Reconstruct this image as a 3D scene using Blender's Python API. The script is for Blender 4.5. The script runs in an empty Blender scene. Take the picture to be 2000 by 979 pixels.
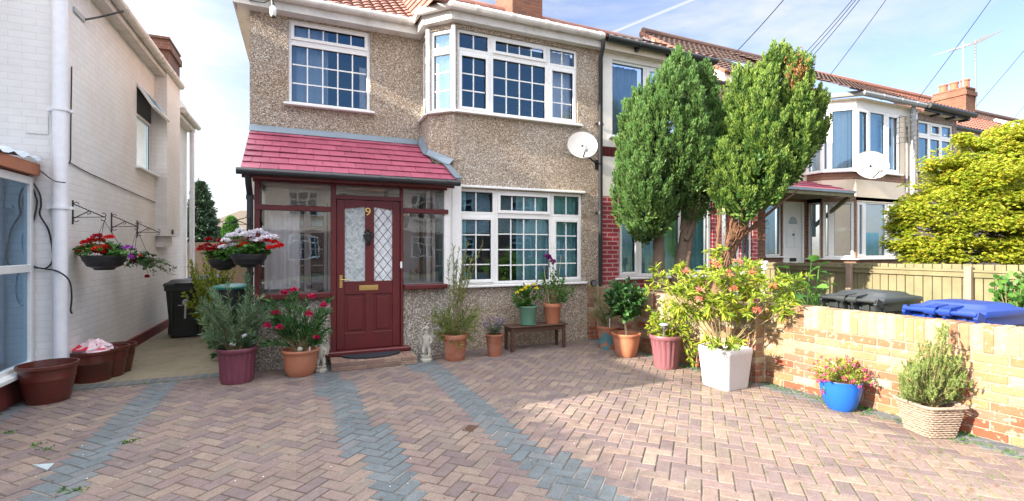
import bpy, math, random
import numpy as np
from mathutils import Vector, Matrix, noise as mnoise
R = math.radians
random.seed(7)
scn = bpy.context.scene
col = scn.collection
# ------------------------------------------------------------------ camera
F = 942.0; HZ = 485.0; H = 1.53; YAW = math.atan2(413, 942)
CA, SA = math.cos(YAW), math.sin(YAW)
cam = bpy.data.objects.new('camera', bpy.data.cameras.new('camera'))
col.objects.link(cam); scn.camera = cam
cam.location = (0, 0, H); cam.rotation_euler = (R(90), 0, -YAW)
cam.data.sensor_width = 36; cam.data.lens = F/2000*36
cam.data.shift_y = -(489.5-HZ)/2000; cam.data.clip_end = 3000; cam.data.clip_start = .05
# ------------------------------------------------------------------ light
SUN_EL, SUN_D = R(22), R(3)
S = Vector((-math.cos(SUN_EL)*math.cos(SUN_D), -math.cos(SUN_EL)*math.sin(SUN_D), math.sin(SUN_EL)))
sun = bpy.data.objects.new('sun', bpy.data.lights.new('sun', 'SUN')); col.objects.link(sun)
sun.data.energy = 3.5; sun.data.angle = R(.5); sun.data.color = (1, .88, .72)
sun.rotation_euler = (-S).to_track_quat('-Z', 'Y').to_euler()
sun.location = (-20, 0, 20)
w = bpy.data.worlds.new('World'); scn.world = w; w.use_nodes = True
nt = w.node_tree; nt.nodes.clear()
def N(t, ty, **kw):
    n = t.nodes.new(ty)
    for k, v in kw.items(): setattr(n, k, v)
    return n
sky = N(nt, 'ShaderNodeTexSky', sky_type='NISHITA', sun_disc=False, sun_elevation=SUN_EL, sun_rotation=math.atan2(S.x, S.y))
sky.air_density = 1.0; sky.dust_density = 1.6; sky.ozone_density = 2.6
tc = N(nt, 'ShaderNodeTexCoord')
mp = N(nt, 'ShaderNodeMapping'); mp.inputs['Scale'].default_value = (1.2, 2.6, 5.0); mp.inputs['Rotation'].default_value = (.25, .3, .5)
nz = N(nt, 'ShaderNodeTexNoise'); nz.inputs['Scale'].default_value = 1.6; nz.inputs['Detail'].default_value = 9; nz.inputs['Roughness'].default_value = .62; nz.inputs['Distortion'].default_value = .5
rp = N(nt, 'ShaderNodeValToRGB'); rp.color_ramp.elements[0].position = .42; rp.color_ramp.elements[1].position = .70
rp.color_ramp.elements[1].color = (.75, .75, .75, 1)
nt.links.new(tc.outputs['Generated'], mp.inputs['Vector']); nt.links.new(mp.outputs[0], nz.inputs['Vector']); nt.links.new(nz.outputs['Fac'], rp.inputs[0])
# aircraft trail: a great circle band through two sky directions
def pdir(px, py):
    a = (px-1000)/F; b = (HZ-py)/F
    return Vector((CA*a+SA, CA-SA*a, b)).normalized()
d1, d2 = pdir(1190, 66), pdir(1352, 0)
gn = d1.cross(d2).normalized()
dp = N(nt, 'ShaderNodeVectorMath', operation='DOT_PRODUCT'); dp.inputs[1].default_value = gn
ab = N(nt, 'ShaderNodeMath', operation='ABSOLUTE')
mr = N(nt, 'ShaderNodeMapRange'); mr.inputs[1].default_value = .0008; mr.inputs[2].default_value = .0042; mr.inputs[3].default_value = .85; mr.inputs[4].default_value = 0
dq = N(nt, 'ShaderNodeVectorMath', operation='DOT_PRODUCT'); dq.inputs[1].default_value = (d1-d2*.85).normalized()
mq = N(nt, 'ShaderNodeMapRange'); e1 = d1.dot((d1-d2*.85).normalized()); mq.inputs[1].default_value = e1; mq.inputs[2].default_value = e1+.02; mq.inputs[3].default_value = 1; mq.inputs[4].default_value = 0
mm = N(nt, 'ShaderNodeMath', operation='MULTIPLY'); mx = N(nt, 'ShaderNodeMath', operation='MAXIMUM')
nt.links.new(tc.outputs['Generated'], dp.inputs[0]); nt.links.new(dp.outputs['Value'], ab.inputs[0]); nt.links.new(ab.outputs[0], mr.inputs[0])
nt.links.new(tc.outputs['Generated'], dq.inputs[0]); nt.links.new(dq.outputs['Value'], mq.inputs[0])
nt.links.new(mr.outputs[0], mm.inputs[0]); nt.links.new(mq.outputs[0], mm.inputs[1])
nt.links.new(mm.outputs[0], mx.inputs[0]); nt.links.new(rp.outputs[0], mx.inputs[1])
mix = N(nt, 'ShaderNodeMix', data_type='RGBA'); mix.inputs[7].default_value = (2.75, 2.8, 2.85, 1)
bg = N(nt, 'ShaderNodeBackground'); bg.inputs[1].default_value = .072
out = N(nt, 'ShaderNodeOutputWorld')
nt.links.new(mx.outputs[0], mix.inputs[0]); tn = N(nt, 'ShaderNodeMix', data_type='RGBA', blend_type='MULTIPLY'); tn.inputs[0].default_value = 1; tn.inputs[7].default_value = (.98, .84, .88, 1); nt.links.new(sky.outputs[0], tn.inputs[6]); nt.links.new(tn.outputs[2], mix.inputs[6]); 
# bright cloud added for fill light: overhead, and increasing toward the sun side
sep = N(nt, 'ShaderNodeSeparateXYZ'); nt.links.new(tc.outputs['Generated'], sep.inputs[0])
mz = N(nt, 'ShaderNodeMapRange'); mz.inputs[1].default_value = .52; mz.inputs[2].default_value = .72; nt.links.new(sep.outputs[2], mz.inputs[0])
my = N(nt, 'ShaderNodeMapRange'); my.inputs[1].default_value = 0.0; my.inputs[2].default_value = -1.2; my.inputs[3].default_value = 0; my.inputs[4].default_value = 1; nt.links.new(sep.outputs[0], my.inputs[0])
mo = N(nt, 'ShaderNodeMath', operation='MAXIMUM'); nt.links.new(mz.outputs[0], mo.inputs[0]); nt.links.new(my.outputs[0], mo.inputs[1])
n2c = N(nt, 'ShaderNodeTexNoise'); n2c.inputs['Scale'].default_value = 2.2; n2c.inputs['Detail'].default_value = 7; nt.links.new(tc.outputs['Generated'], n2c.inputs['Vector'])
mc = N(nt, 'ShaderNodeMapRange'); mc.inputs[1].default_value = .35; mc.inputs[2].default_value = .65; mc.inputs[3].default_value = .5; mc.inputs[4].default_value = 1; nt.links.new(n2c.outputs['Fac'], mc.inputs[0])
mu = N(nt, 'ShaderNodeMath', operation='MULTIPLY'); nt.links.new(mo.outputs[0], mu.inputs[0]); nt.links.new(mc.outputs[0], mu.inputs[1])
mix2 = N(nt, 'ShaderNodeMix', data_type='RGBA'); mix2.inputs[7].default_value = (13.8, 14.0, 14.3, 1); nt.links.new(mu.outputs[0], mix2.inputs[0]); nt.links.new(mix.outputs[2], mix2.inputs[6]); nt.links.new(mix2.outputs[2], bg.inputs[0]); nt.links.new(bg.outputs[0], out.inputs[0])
scn.view_settings.view_transform = 'Standard'; scn.view_settings.look = 'None'; scn.view_settings.gamma = 1
scn.view_settings.exposure = 2.36
# ------------------------------------------------------------------ pixel to place helpers (all at real depths)
def ray(px, py=HZ):
    a = (px-1000)/F; return (CA*a+SA, CA-SA*a, (HZ-py)/F)
def AX(px, Y): d = ray(px); return d[0]/d[1]*Y                      # x where the column meets the plane y=Y
def AZ(px, py, Y): d = ray(px, py); return H+d[2]/d[1]*Y
def BY(px, X): d = ray(px); return d[1]/d[0]*X                      # y where the column meets the plane x=X
def BZ(px, py, X): d = ray(px, py); return H+d[2]/d[0]*X
def G(px, py): d = ray(px, py); t = -H/d[2]; return (d[0]*t, d[1]*t)
def T(px, py, t): d = ray(px, py); return Vector((d[0]*t, d[1]*t, H+d[2]*t))
# ------------------------------------------------------------------ materials
MATS = {}
def ramp(t, cols):
    r = N(t, 'ShaderNodeValToRGB'); e = r.color_ramp.elements
    e[0].position = 0; e[0].color = (*cols[0], 1); e[1].position = 1; e[1].color = (*cols[-1], 1)
    for i, c in enumerate(cols[1:-1]): k = e.new((i+1)/(len(cols)-1)); k.color = (*c, 1)
    return r
def newmat(name, rough=.6, metal=0, spec=.5):
    m = bpy.data.materials.new(name); m.use_nodes = True; t = m.node_tree; b = t.nodes['Principled BSDF']
    b.inputs['Roughness'].default_value = rough; b.inputs['Metallic'].default_value = metal
    b.inputs['Specular IOR Level'].default_value = spec
    MATS[name] = m; return m, t, b
def bump(t, b, src, strength=.3, dist=.01):
    n = N(t, 'ShaderNodeBump'); n.inputs['Strength'].default_value = strength; n.inputs['Distance'].default_value = dist
    t.links.new(src, n.inputs['Height']); t.links.new(n.outputs[0], b.inputs['Normal']); return n
def pos(t):
    return N(t, 'ShaderNodeNewGeometry').outputs['Position']
def noisen(t, scale, detail=4, rough=.55, vec=None):
    n = N(t, 'ShaderNodeTexNoise'); n.inputs['Scale'].default_value = scale; n.inputs['Detail'].default_value = detail; n.inputs['Roughness'].default_value = rough
    t.links.new(vec if vec else pos(t), n.inputs['Vector']); return n
def mixc(t, fac, a, b, mode='MIX'):
    n = N(t, 'ShaderNodeMix', data_type='RGBA', blend_type=mode)
    for s, v in ((0, fac), (6, a), (7, b)):
        if hasattr(v, 'links') or isinstance(v, bpy.types.NodeSocket): t.links.new(v, n.inputs[s])
        elif s == 0: n.inputs[0].default_value = v
        else: n.inputs[s].default_value = (*v, 1)
    return n.outputs[2]
def mrange(t, src, a, b, c=0, d=1):
    n = N(t, 'ShaderNodeMapRange'); t.links.new(src, n.inputs[0])
    for i, v in enumerate((a, b, c, d)): n.inputs[i+1].default_value = v
    return n.outputs[0]
def plain(name, c, rough=.6, var=.15, scale=8, metal=0, bmp=.1, spec=.5, dirt=None):
    m, t, b = newmat(name, rough, metal, spec)
    n = noisen(t, scale, 6); n2 = noisen(t, scale*9, 4)
    lo = tuple(x*(1-var) for x in c); hi = tuple(min(1, x*(1+var)) for x in c)
    c1 = mixc(t, n.outputs['Fac'], lo, hi)
    c2 = mixc(t, mrange(t, n2.outputs['Fac'], .35, .75, 0, .35), c1, tuple(x*.75 for x in c))
    if dirt:
        n3 = noisen(t, 4.6, 8, .68); c2 = mixc(t, mrange(t, n3.outputs['Fac'], .5, .72, 0, .8), c2, dirt)
    t.links.new(c2, b.inputs['Base Color'])
    if bmp: bump(t, b, n2.outputs['Fac'], bmp, .004)
    return m
def wallvec(t):
    s = N(t, 'ShaderNodeSeparateXYZ'); t.links.new(pos(t), s.inputs[0])
    a = N(t, 'ShaderNodeMath', operation='ADD'); t.links.new(s.outputs[0], a.inputs[0]); t.links.new(s.outputs[1], a.inputs[1])
    c = N(t, 'ShaderNodeCombineXYZ'); t.links.new(a.outputs[0], c.inputs[0]); t.links.new(s.outputs[2], c.inputs[1]); return c.outputs[0], s
def brickmat(name, c1, c2, mortar, rough=.8, bmp=.5, msize=.01, var=True, dirt=None, gloss_noise=0):
    m, t, b = newmat(name, rough)
    v, s = wallvec(t)
    br = N(t, 'ShaderNodeTexBrick'); t.links.new(v, br.inputs['Vector'])
    br.inputs['Scale'].default_value = 1; br.inputs['Brick Width'].default_value = .225; br.inputs['Row Height'].default_value = .075
    br.inputs['Mortar Size'].default_value = msize; br.inputs['Mortar Smooth'].default_value = .3; br.inputs['Bias'].default_value = 0
    br.inputs['Color1'].default_value = (*c1, 1); br.inputs['Color2'].default_value = (*c2, 1); br.inputs['Mortar'].default_value = (*mortar, 1)
    n = noisen(t, 6, 6); n2 = noisen(t, 60, 4)
    c = mixc(t, mrange(t, n.outputs['Fac'], .3, .7, 0, .35 if max(c1) < .6 else .15), br.outputs['Color'], tuple(x*.6 for x in c1))
    if dirt: 
        n3 = noisen(t, 1.6, 8, .65); c = mixc(t, mrange(t, n3.outputs['Fac'], .48, .75, 0, .7), c, dirt)
    t.links.new(c, b.inputs['Base Color'])
    ma = N(t, 'ShaderNodeMath', operation='MULTIPLY_ADD'); t.links.new(n2.outputs['Fac'], ma.inputs[0]); ma.inputs[1].default_value = .35
    iv = N(t, 'ShaderNodeMath', operation='SUBTRACT'); iv.inputs[0].default_value = 1; t.links.new(br.outputs['Fac'], iv.inputs[1]); t.links.new(iv.outputs[0], ma.inputs[2])
    bump(t, b, ma.outputs[0], bmp, .012); return m
def pebble(name, cols, scale=66, tint=(.75, .63, .45)):
    m, t, b = newmat(name, .85)
    v = N(t, 'ShaderNodeTexVoronoi'); v.inputs['Scale'].default_value = scale; t.links.new(pos(t), v.inputs['Vector'])
    v2 = N(t, 'ShaderNodeTexVoronoi'); v2.inputs['Scale'].default_value = scale*.45; t.links.new(pos(t), v2.inputs['Vector'])
    s = N(t, 'ShaderNodeSeparateColor'); t.links.new(v.outputs['Color'], s.inputs[0])
    r = ramp(t, cols); t.links.new(s.outputs[0], r.inputs[0])
    edge = mrange(t, v.outputs['Distance'], .34, .7, 0, .6)
    c = mixc(t, edge, r.outputs[0], (.05, .04, .03))
    n = noisen(t, 1.1, 7, .6); c = mixc(t, mrange(t, n.outputs['Fac'], .42, .68, 0, .55), c, tint, 'MULTIPLY')
    n4 = noisen(t, 5, 5, .6); c = mixc(t, mrange(t, n4.outputs['Fac'], .64, .72, 0, .55), c, (.12, .085, .03))
    t.links.new(c, b.inputs['Base Color'])
    iv = N(t, 'ShaderNodeMath', operation='SUBTRACT'); iv.inputs[0].default_value = 1; t.links.new(v.outputs['Distance'], iv.inputs[1])
    bump(t, b, iv.outputs[0], .8, .012); return m
def attrmat(name, rough=.8, bscale=90, bmp=.25, blotch=None, speck=.3, stain=False):
    m, t, b = newmat(name, rough)
    a = N(t, 'ShaderNodeAttribute'); a.attribute_name = 'Col'
    n = noisen(t, bscale, 4, .6); n2 = noisen(t, 7, 6, .6)
    c = mixc(t, mrange(t, n.outputs['Fac'], .35, .7, 0, speck), a.outputs['Color'], (.04, .035, .03))
    n5 = noisen(t, bscale*2.1, 2, .5); c = mixc(t, mrange(t, n5.outputs['Fac'], .66, .74, 0, .4), c, (.6, .55, .5))
    c = mixc(t, mrange(t, n2.outputs['Fac'], .4, .75, 0, .4), c, (.55, .5, .48), 'MULTIPLY')
    if stain:
        s1 = noisen(t, 1.3, 8, .7); c = mixc(t, mrange(t, s1.outputs['Fac'], .5, .7, 0, .55), c, (.55, .48, .52), 'MULTIPLY')
        s2 = noisen(t, 3.1, 9, .75); c = mixc(t, mrange(t, s2.outputs['Fac'], .62, .72, 0, .3), c, (.5, .46, .43))
        s3 = noisen(t, 22, 3, .6); c = mixc(t, mrange(t, s3.outputs['Fac'], .45, .7, 0, .35), c, (.62, .5, .45), 'MULTIPLY')
    if blotch:
        v = noisen(t, 26, 2, .4); c = mixc(t, mrange(t, v.outputs['Fac'], .6, .66, 0, .45), c, blotch)
    t.links.new(c, b.inputs['Base Color']); bump(t, b, n.outputs['Fac'], bmp, .004); return m
def leafmat(name, cols, trans=.35, rough=.5, spec=.35):
    m, t, b = newmat(name, rough, 0, spec)
    g = N(t, 'ShaderNodeNewGeometry'); r = ramp(t, cols); t.links.new(g.outputs['Random Per Island'], r.inputs[0])
    n = noisen(t, 2.2, 3); c = mixc(t, mrange(t, n.outputs['Fac'], .35, .7, 0, .45), r.outputs[0], cols[0])
    t.links.new(c, b.inputs['Base Color'])
    if trans:
        tr = N(t, 'ShaderNodeBsdfTranslucent'); ms = N(t, 'ShaderNodeMixShader'); ms.inputs[0].default_value = trans
        o = t.nodes['Material Output']; t.links.new(c, tr.inputs[0]); t.links.new(b.outputs[0], ms.inputs[1]); t.links.new(tr.outputs[0], ms.inputs[2]); t.links.new(ms.outputs[0], o.inputs[0])
    return m
def glassmat(name, tint=(.92, .96, .97), base=.1, mul=2.0, wob=.02, gc=(.4, .72, 1, 1)):
    m = bpy.data.materials.new(name); m.use_nodes = True; t = m.node_tree; t.nodes.remove(t.nodes['Principled BSDF'])
    o = t.nodes['Material Output']; gl = N(t, 'ShaderNodeBsdfGlossy'); gl.inputs['Roughness'].default_value = .01; gl.inputs['Color'].default_value = gc
    tr = N(t, 'ShaderNodeBsdfTransparent'); tr.inputs[0].default_value = (*tint, 1)
    fr = N(t, 'ShaderNodeFresnel'); fr.inputs[0].default_value = 1.5
    ma = N(t, 'ShaderNodeMath', operation='MULTIPLY_ADD', use_clamp=True); ma.inputs[1].default_value = mul; ma.inputs[2].default_value = base
    n = noisen(t, 1.5, 2); bp = N(t, 'ShaderNodeBump'); bp.inputs['Strength'].default_value = wob; bp.inputs['Distance'].default_value = .1
    t.links.new(n.outputs['Fac'], bp.inputs['Height']); t.links.new(bp.outputs[0], gl.inputs['Normal'])
    ms = N(t, 'ShaderNodeMixShader'); t.links.new(fr.outputs[0], ma.inputs[0]); t.links.new(ma.outputs[0], ms.inputs[0])
    t.links.new(tr.outputs[0], ms.inputs[1]); t.links.new(gl.outputs[0], ms.inputs[2]); t.links.new(ms.outputs[0], o.inputs[0]); MATS[name] = m; return m
M = {}
M['pebble'] = pebble('pebbledash', [(.2, .15, .12), (.5, .4, .3), (.34, .26, .2), (.62, .53, .42), (.42, .33, .26), (.8, .75, .67), (.28, .21, .17)])
M['pebble_grey'] = pebble('pebbledash_grey', [(.2, .16, .13), (.48, .42, .36), (.3, .25, .2), (.62, .57, .5), (.34, .3, .25), (.8, .76, .7), (.24, .2, .16)], 60, (.85, .8, .7))
M['pebble_far'] = pebble('pebbledash_far', [(.2, .15, .14), (.42, .34, .33), (.3, .24, .23), (.55, .47, .45)], 40)
M['upvc'] = plain('white_upvc', (.78, .78, .77), .3, .05, 3, bmp=0)
M['upvc_dirty'] = plain('white_gutter', (.62, .6, .57), .45, .12, 4, bmp=.05, dirt=(.38, .35, .3))
M['white_pipe'] = plain('white_pipe', (.8, .81, .85), .35, .05, 2, bmp=0)
M['white_brick'] = brickmat('white_painted_brick', (.78, .77, .76), (.81, .8, .79), (.74, .72, .71), .7, .4, .006, dirt=(.66, .62, .58))
M['cream'] = plain('cream_render', (.72, .62, .5), .9, .06, 3, bmp=.25, dirt=(.62, .53, .42))
M['white_render'] = plain('white_render', (.78, .74, .7), .9, .06, 3, bmp=.25, dirt=(.66, .62, .57))
M['red_brick'] = brickmat('red_painted_brick', (.3, .025, .04), (.36, .035, .05), (.55, .34, .33), .55, .5, .012)
M['brown_brick'] = brickmat('brown_brick', (.2, .095, .06), (.28, .14, .09), (.28, .2, .15))
M['orange_brick'] = brickmat('orange_brick', (.19, .07, .035), (.12, .045, .028), (.12, .085, .065), dirt=(.2, .12, .08))
M['far_brick'] = brickmat('far_brick', (.2, .11, .075), (.16, .085, .055), (.2, .16, .13))
M['maroon'] = plain('maroon_painted_wood', (.105, .012, .014), .38, .3, 5, bmp=.12, dirt=(.075, .012, .013))
M['maroon_dark'] = plain('dark_maroon_wood', (.10, .012, .018), .4, .2, 5, bmp=.1)
M['plinth_red'] = plain('painted_plinth', (.17, .03, .025), .8, .3, 4, bmp=.3, dirt=(.06, .04, .03))
M['porch_tile'] = None
M['black_plastic'] = plain('black_plastic', (.02, .022, .026), .35, .2, 4, bmp=0)
M['lead'] = plain('lead_flashing', (.2, .25, .3), .45, .2, 5, bmp=.3, metal=.3)
M['concrete'] = plain('alley_concrete', (.21, .175, .12), .9, .3, 1.6, bmp=.5, dirt=(.12, .105, .05))
M['soil'] = plain('soil', (.04, .028, .02), .95, .4, 30, bmp=1)
M['terracotta'] = plain('terracotta', (.4, .15, .08), .7, .16, 5, bmp=.15, dirt=(.42, .2, .12))
M['terracotta_old'] = plain('weathered_terracotta', (.34, .12, .065), .8, .2, 6, bmp=.25, dirt=(.42, .26, .2))
M['brown_glaze'] = plain('brown_plastic_pot', (.1, .022, .015), .3, .4, 5, bmp=.1, dirt=(.08, .04, .02))
M['purple_glaze'] = plain('purple_glaze', (.16, .045, .07), .3, .35, 9, bmp=.15, dirt=(.12, .06, .07))
M['mauve_plastic'] = plain('mauve_plastic', (.19, .075, .09), .4, .15, 6, bmp=.08)
M['blue_glaze'] = plain('blue_glaze', (.012, .1, .42), .15, .12, 4, bmp=0)
M['green_glaze'] = plain('green_glaze', (.11, .24, .17), .3, .2, 6, bmp=0)
M['white_pot'] = plain('white_plastic_pot', (.56, .55, .57), .5, .05, 3, bmp=.03)
M['wicker'] = plain('wicker', (.27, .21, .165), .8, .55, 30, bmp=.4)
M['bark'] = plain('bark', (.13, .095, .07), .95, .45, 14, bmp=1)
M['bark_red'] = plain('red_brown_bark', (.15, .08, .05), .95, .45, 14, bmp=1)
M['stem'] = plain('green_brown_stem', (.2, .17, .08), .8, .3, 14, bmp=.2)
M['pale_stem'] = plain('pale_stem', (.42, .36, .28), .8, .25, 20, bmp=.3)
M['bamboo'] = plain('bamboo_cane', (.6, .42, .2), .6, .2, 12, bmp=0)
M['iron'] = plain('black_iron', (.012, .012, .013), .5, .2, 10, bmp=.05)
M['bench'] = plain('dark_brown_wood', (.075, .035, .022), .55, .35, 9, bmp=.2)
M['fence'] = plain('weathered_fence', (.17, .15, .085), .9, .35, 5, bmp=.3, dirt=(.1, .115, .05))
M['fence_post'] = plain('fence_post', (.25, .18, .14), .9, .25, 6, bmp=.3)
M['stone'] = plain('weathered_stone', (.4, .38, .32), .9, .3, 12, bmp=.5, dirt=(.22, .22, .15))
M['brass'] = plain('brass', (.6, .42, .16), .35, .15, 20, metal=.9, bmp=0)
M['gold'] = plain('gold_numeral', (.85, .6, .2), .3, .1, 20, metal=.5, bmp=0)
M['dish'] = plain('dish_grey', (.3, .3, .31), .5, .08, 6, bmp=0)
M['dish_white'] = plain('dish_white', (.33, .33, .325), .4, .05, 6, bmp=0)
M['grey_plastic'] = plain('grey_plastic', (.25, .27, .28), .5, .15, 8, bmp=0)
M['silver'] = plain('aluminium', (.12, .125, .13), .5, .1, 8, metal=.0, bmp=0)
M['lead_line'] = plain('pale_lead', (.62, .66, .66), .5, .1, 8, bmp=0)
M['galv'] = plain('galvanised_plate', (.42, .5, .53), .5, .2, 12, metal=.4, bmp=.1)
M['bin_black'] = plain('bin_black', (.018, .022, .022), .38, .25, 4, bmp=.05)
M['bin_grey'] = plain('bin_grey', (.028, .033, .036), .3, .25, 4, bmp=.05)
M['bin_blue'] = plain('bin_blue', (.006, .032, .22), .35, .2, 4, bmp=.04)
M['bin_navy'] = plain('bin_navy', (.02, .03, .08), .4, .2, 4, bmp=.05)
M['teal'] = plain('teal_plastic', (.02, .2, .17), .35, .2, 4, bmp=0)
M['curtain'] = plain('white_curtain', (.85, .87, .88), .95, .06, 3, bmp=.1)
M['curtain_teal'] = plain('teal_curtain', (.36, .72, .74), .95, .12, 3, bmp=.1)
M['curtain_blue'] = plain('pale_blue_curtain', (.5, .62, .72), .95, .08, 3, bmp=.1)
M['room'] = plain('room_wall', (.85, .82, .74), .9, .05, 2, bmp=0)
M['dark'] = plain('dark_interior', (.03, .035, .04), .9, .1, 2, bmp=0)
M['mat'] = plain('coir_mat', (.018, .02, .028), .95, .4, 60, bmp=1)
M['bag'] = plain('clear_pink_bag', (.75, .55, .6), .25, .1, 10, bmp=.3)
M['bag_red'] = plain('red_print', (.6, .02, .05), .3, .1, 10, bmp=.1)
M['sticker'] = plain('worn_sticker', (.5, .5, .5), .6, .2, 30, bmp=0)
M['label'] = plain('plant_label', (.75, .78, .85), .4, .05, 10, bmp=0)
M['skirt'] = plain('tarp_blue', (.55, .62, .7), .5, .2, 8, bmp=.3)
M['tarmac'] = plain('tarmac', (.05, .05, .052), .95, .2, 5, bmp=.4)
M['pavement'] = plain('pavement', (.25, .24, .22), .9, .2, 3, bmp=.3)
M['ground'] = plain('garden_ground', (.1, .09, .05), .95, .4, 3, bmp=.5, dirt=(.06, .09, .03))
M['opp_cream'] = plain('opposite_cream', (.85, .76, .62), .9, .05, 3)
M['opp_white'] = plain('opposite_white', (.88, .86, .84), .9, .05, 3)
M['mortar'] = plain('mortar', (.42, .36, .28), .95, .2, 12, bmp=.4)
M['chim_cap'] = plain('chimney_pot_clay', (.36, .11, .06), .8, .2, 8)
M['roof_far'] = plain('far_roof', (.13, .105, .08), .9, .15, 1.2, bmp=0)
M['glass'] = glassmat('window_glass', tint=(.93, .96, .98), base=.085, mul=2.1)
M['glass_porch'] = glassmat('porch_glass', tint=(.97, .98, .98), base=.05, mul=1.6, wob=.03, gc=(1, 1, 1, 1))
m, t, b = newmat('obscure_glass', .25); b.inputs['Base Color'].default_value = (.45, .5, .52, 1)
v = noisen(t, 22, 3); c = mixc(t, mrange(t, v.outputs['Fac'], .35, .65), (.25, .3, .31), (.5, .54, .55)); t.links.new(c, b.inputs['Base Color']); bump(t, b, v.outputs['Fac'], .5, .01); M['obscure'] = m
m, t, b = newmat('frosted_light_glass', .25)
v = noisen(t, 22, 3); c = mixc(t, mrange(t, v.outputs['Fac'], .35, .65), (.5, .53, .56), (.72, .74, .76)); t.links.new(c, b.inputs['Base Color']); bump(t, b, v.outputs['Fac'], .5, .01); M['obscure2'] = m
def tilemat(name, c1, c2, c3, rough=.75):
    m, t, b = newmat(name, rough); a = N(t, 'ShaderNodeAttribute'); a.attribute_name = 'Col'
    n = noisen(t, 5, 6, .65); n2 = noisen(t, 60, 4)
    s = N(t, 'ShaderNodeSeparateColor'); t.links.new(a.outputs['Color'], s.inputs[0])
    r = ramp(t, [c1, c2]); t.links.new(s.outputs[0], r.inputs[0])
    c = mixc(t, mrange(t, n.outputs['Fac'], .5, .72, 0, .7), r.outputs[0], c3); t.links.new(c, b.inputs['Base Color']); bump(t, b, n2.outputs['Fac'], .3, .004); M[name] = m
tilemat('roof_tan', (.2, .08, .06), (.28, .13, .1), (.12, .055, .045))
tilemat('roof_brown', (.06, .03, .022), (.1, .05, .035), (.045, .032, .025))
tilemat('roof_orange', (.22, .08, .05), (.26, .11, .07), (.11, .06, .045))
tilemat('porch_tile', (.27, .052, .095), (.35, .075, .125), (.22, .045, .075), .5)
M['paving'] = attrmat('block_paving', .85, 85, .45, speck=.5, stain=True)
M['brickattr'] = attrmat('stock_brick', .85, 60, .4, blotch=(.38, .32, .26), speck=.2)
# joint sand with moss towards the wall
m, t, b = newmat('joint_sand', .95)
n = noisen(t, 1.7, 5); n2 = noisen(t, 14, 4); s = N(t, 'ShaderNodeSeparateXYZ'); t.links.new(pos(t), s.inputs[0])
c = mixc(t, mrange(t, n.outputs['Fac'], .5, .62), (.07, .055, .04), (.3, .26, .22))
e = N(t, 'ShaderNodeMath', operation='MULTIPLY'); t.links.new(mrange(t, s.outputs[0], 2.6, 3.8), e.inputs[0]); t.links.new(mrange(t, n2.outputs['Fac'], .42, .52), e.inputs[1])
c = mixc(t, e.outputs[0], c, (.16, .2, .03)); t.links.new(c, b.inputs['Base Color']); M['joint'] = m
# foliage
M['lf_conifer'] = leafmat('conifer_foliage', [(.03, .075, .022), (.06, .13, .035), (.11, .2, .05), (.18, .28, .065)], .35)
M['lf_conifer2'] = leafmat('conifer_foliage_warm', [(.022, .07, .02), (.05, .13, .025), (.1, .19, .03), (.22, .28, .05)], .3)
M['lf_conifer_tip'] = leafmat('conifer_tips', [(.07, .17, .05), (.12, .24, .06), (.19, .31, .085)], .35)
M['lf_conifer2_tip'] = leafmat('conifer_tips_warm', [(.1, .2, .04), (.17, .27, .05), (.28, .36, .07)], .3)
M['lf_dead'] = leafmat('dead_conifer_foliage', [(.12, .05, .02), (.3, .12, .04), (.22, .1, .04)], .2)
M['lf_maple'] = leafmat('maple_foliage', [(.17, .28, .02), (.3, .4, .03), (.42, .46, .035), (.5, .47, .04), (.52, .36, .06)], .5)
M['lf_willow'] = leafmat('grey_willow_leaves', [(.07, .14, .07), (.13, .22, .12), (.2, .28, .15)], .35)
M['lf_willow_y'] = leafmat('pale_willow_leaves', [(.09, .14, .04), (.2, .26, .07), (.34, .36, .1)], .4)
M['lf_oleander'] = leafmat('oleander_leaves', [(.02, .09, .03), (.05, .16, .045), (.12, .24, .06)], .35)
M['lf_dark'] = leafmat('glossy_dark_leaves', [(.025, .08, .025), (.05, .14, .04), (.1, .22, .06)], .2, .3)
M['lf_mid'] = leafmat('mid_green_leaves', [(.03, .11, .02), (.07, .2, .03), (.14, .3, .05)], .35)
M['lf_pieris'] = leafmat('pieris_leaves', [(.1, .19, .02), (.24, .36, .03), (.42, .48, .05), (.5, .5, .07)], .45)
M['lf_fuchsia'] = leafmat('fuchsia_leaves', [(.12, .2, .03), (.28, .34, .05), (.42, .4, .08)], .4)
M['lf_lime'] = leafmat('lime_leaves', [(.15, .25, .02), (.35, .45, .05), (.45, .45, .06)], .45)
M['lf_lavender'] = leafmat('lavender_leaves', [(.06, .1, .06), (.13, .18, .11)], .2)
M['lf_rosemary'] = leafmat('rosemary_leaves', [(.04, .1, .03), (.1, .17, .05)], .2)
M['lf_dwarf'] = leafmat('dwarf_conifer_foliage', [(.1, .17, .05), (.22, .3, .08), (.36, .42, .15)], .4)
M['lf_spruce'] = leafmat('spruce_foliage', [(.03, .06, .04), (.06, .11, .06), (.1, .15, .07)], .15)
M['lf_big'] = leafmat('large_soft_leaves', [(.04, .14, .03), (.08, .22, .04), (.18, .32, .06)], .4)
M['red_petal'] = leafmat('red_petals', [(.6, .01, .01), (.75, .03, .015)], .2)
M['darkred_petal'] = leafmat('dark_red_petals', [(.35, .005, .015), (.5, .01, .03)], .2)
M['white_petal'] = leafmat('white_petals', [(.75, .72, .78), (.85, .82, .86)], .3)
M['purple_petal'] = leafmat('purple_petals', [(.4, .04, .5), (.55, .1, .65)], .3)
M['plum_petal'] = leafmat('plum_petals', [(.16, .01, .12), (.4, .06, .32)], .2)
M['pink_petal'] = leafmat('pink_petals', [(.6, .03, .15), (.7, .1, .25)], .3)
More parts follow.
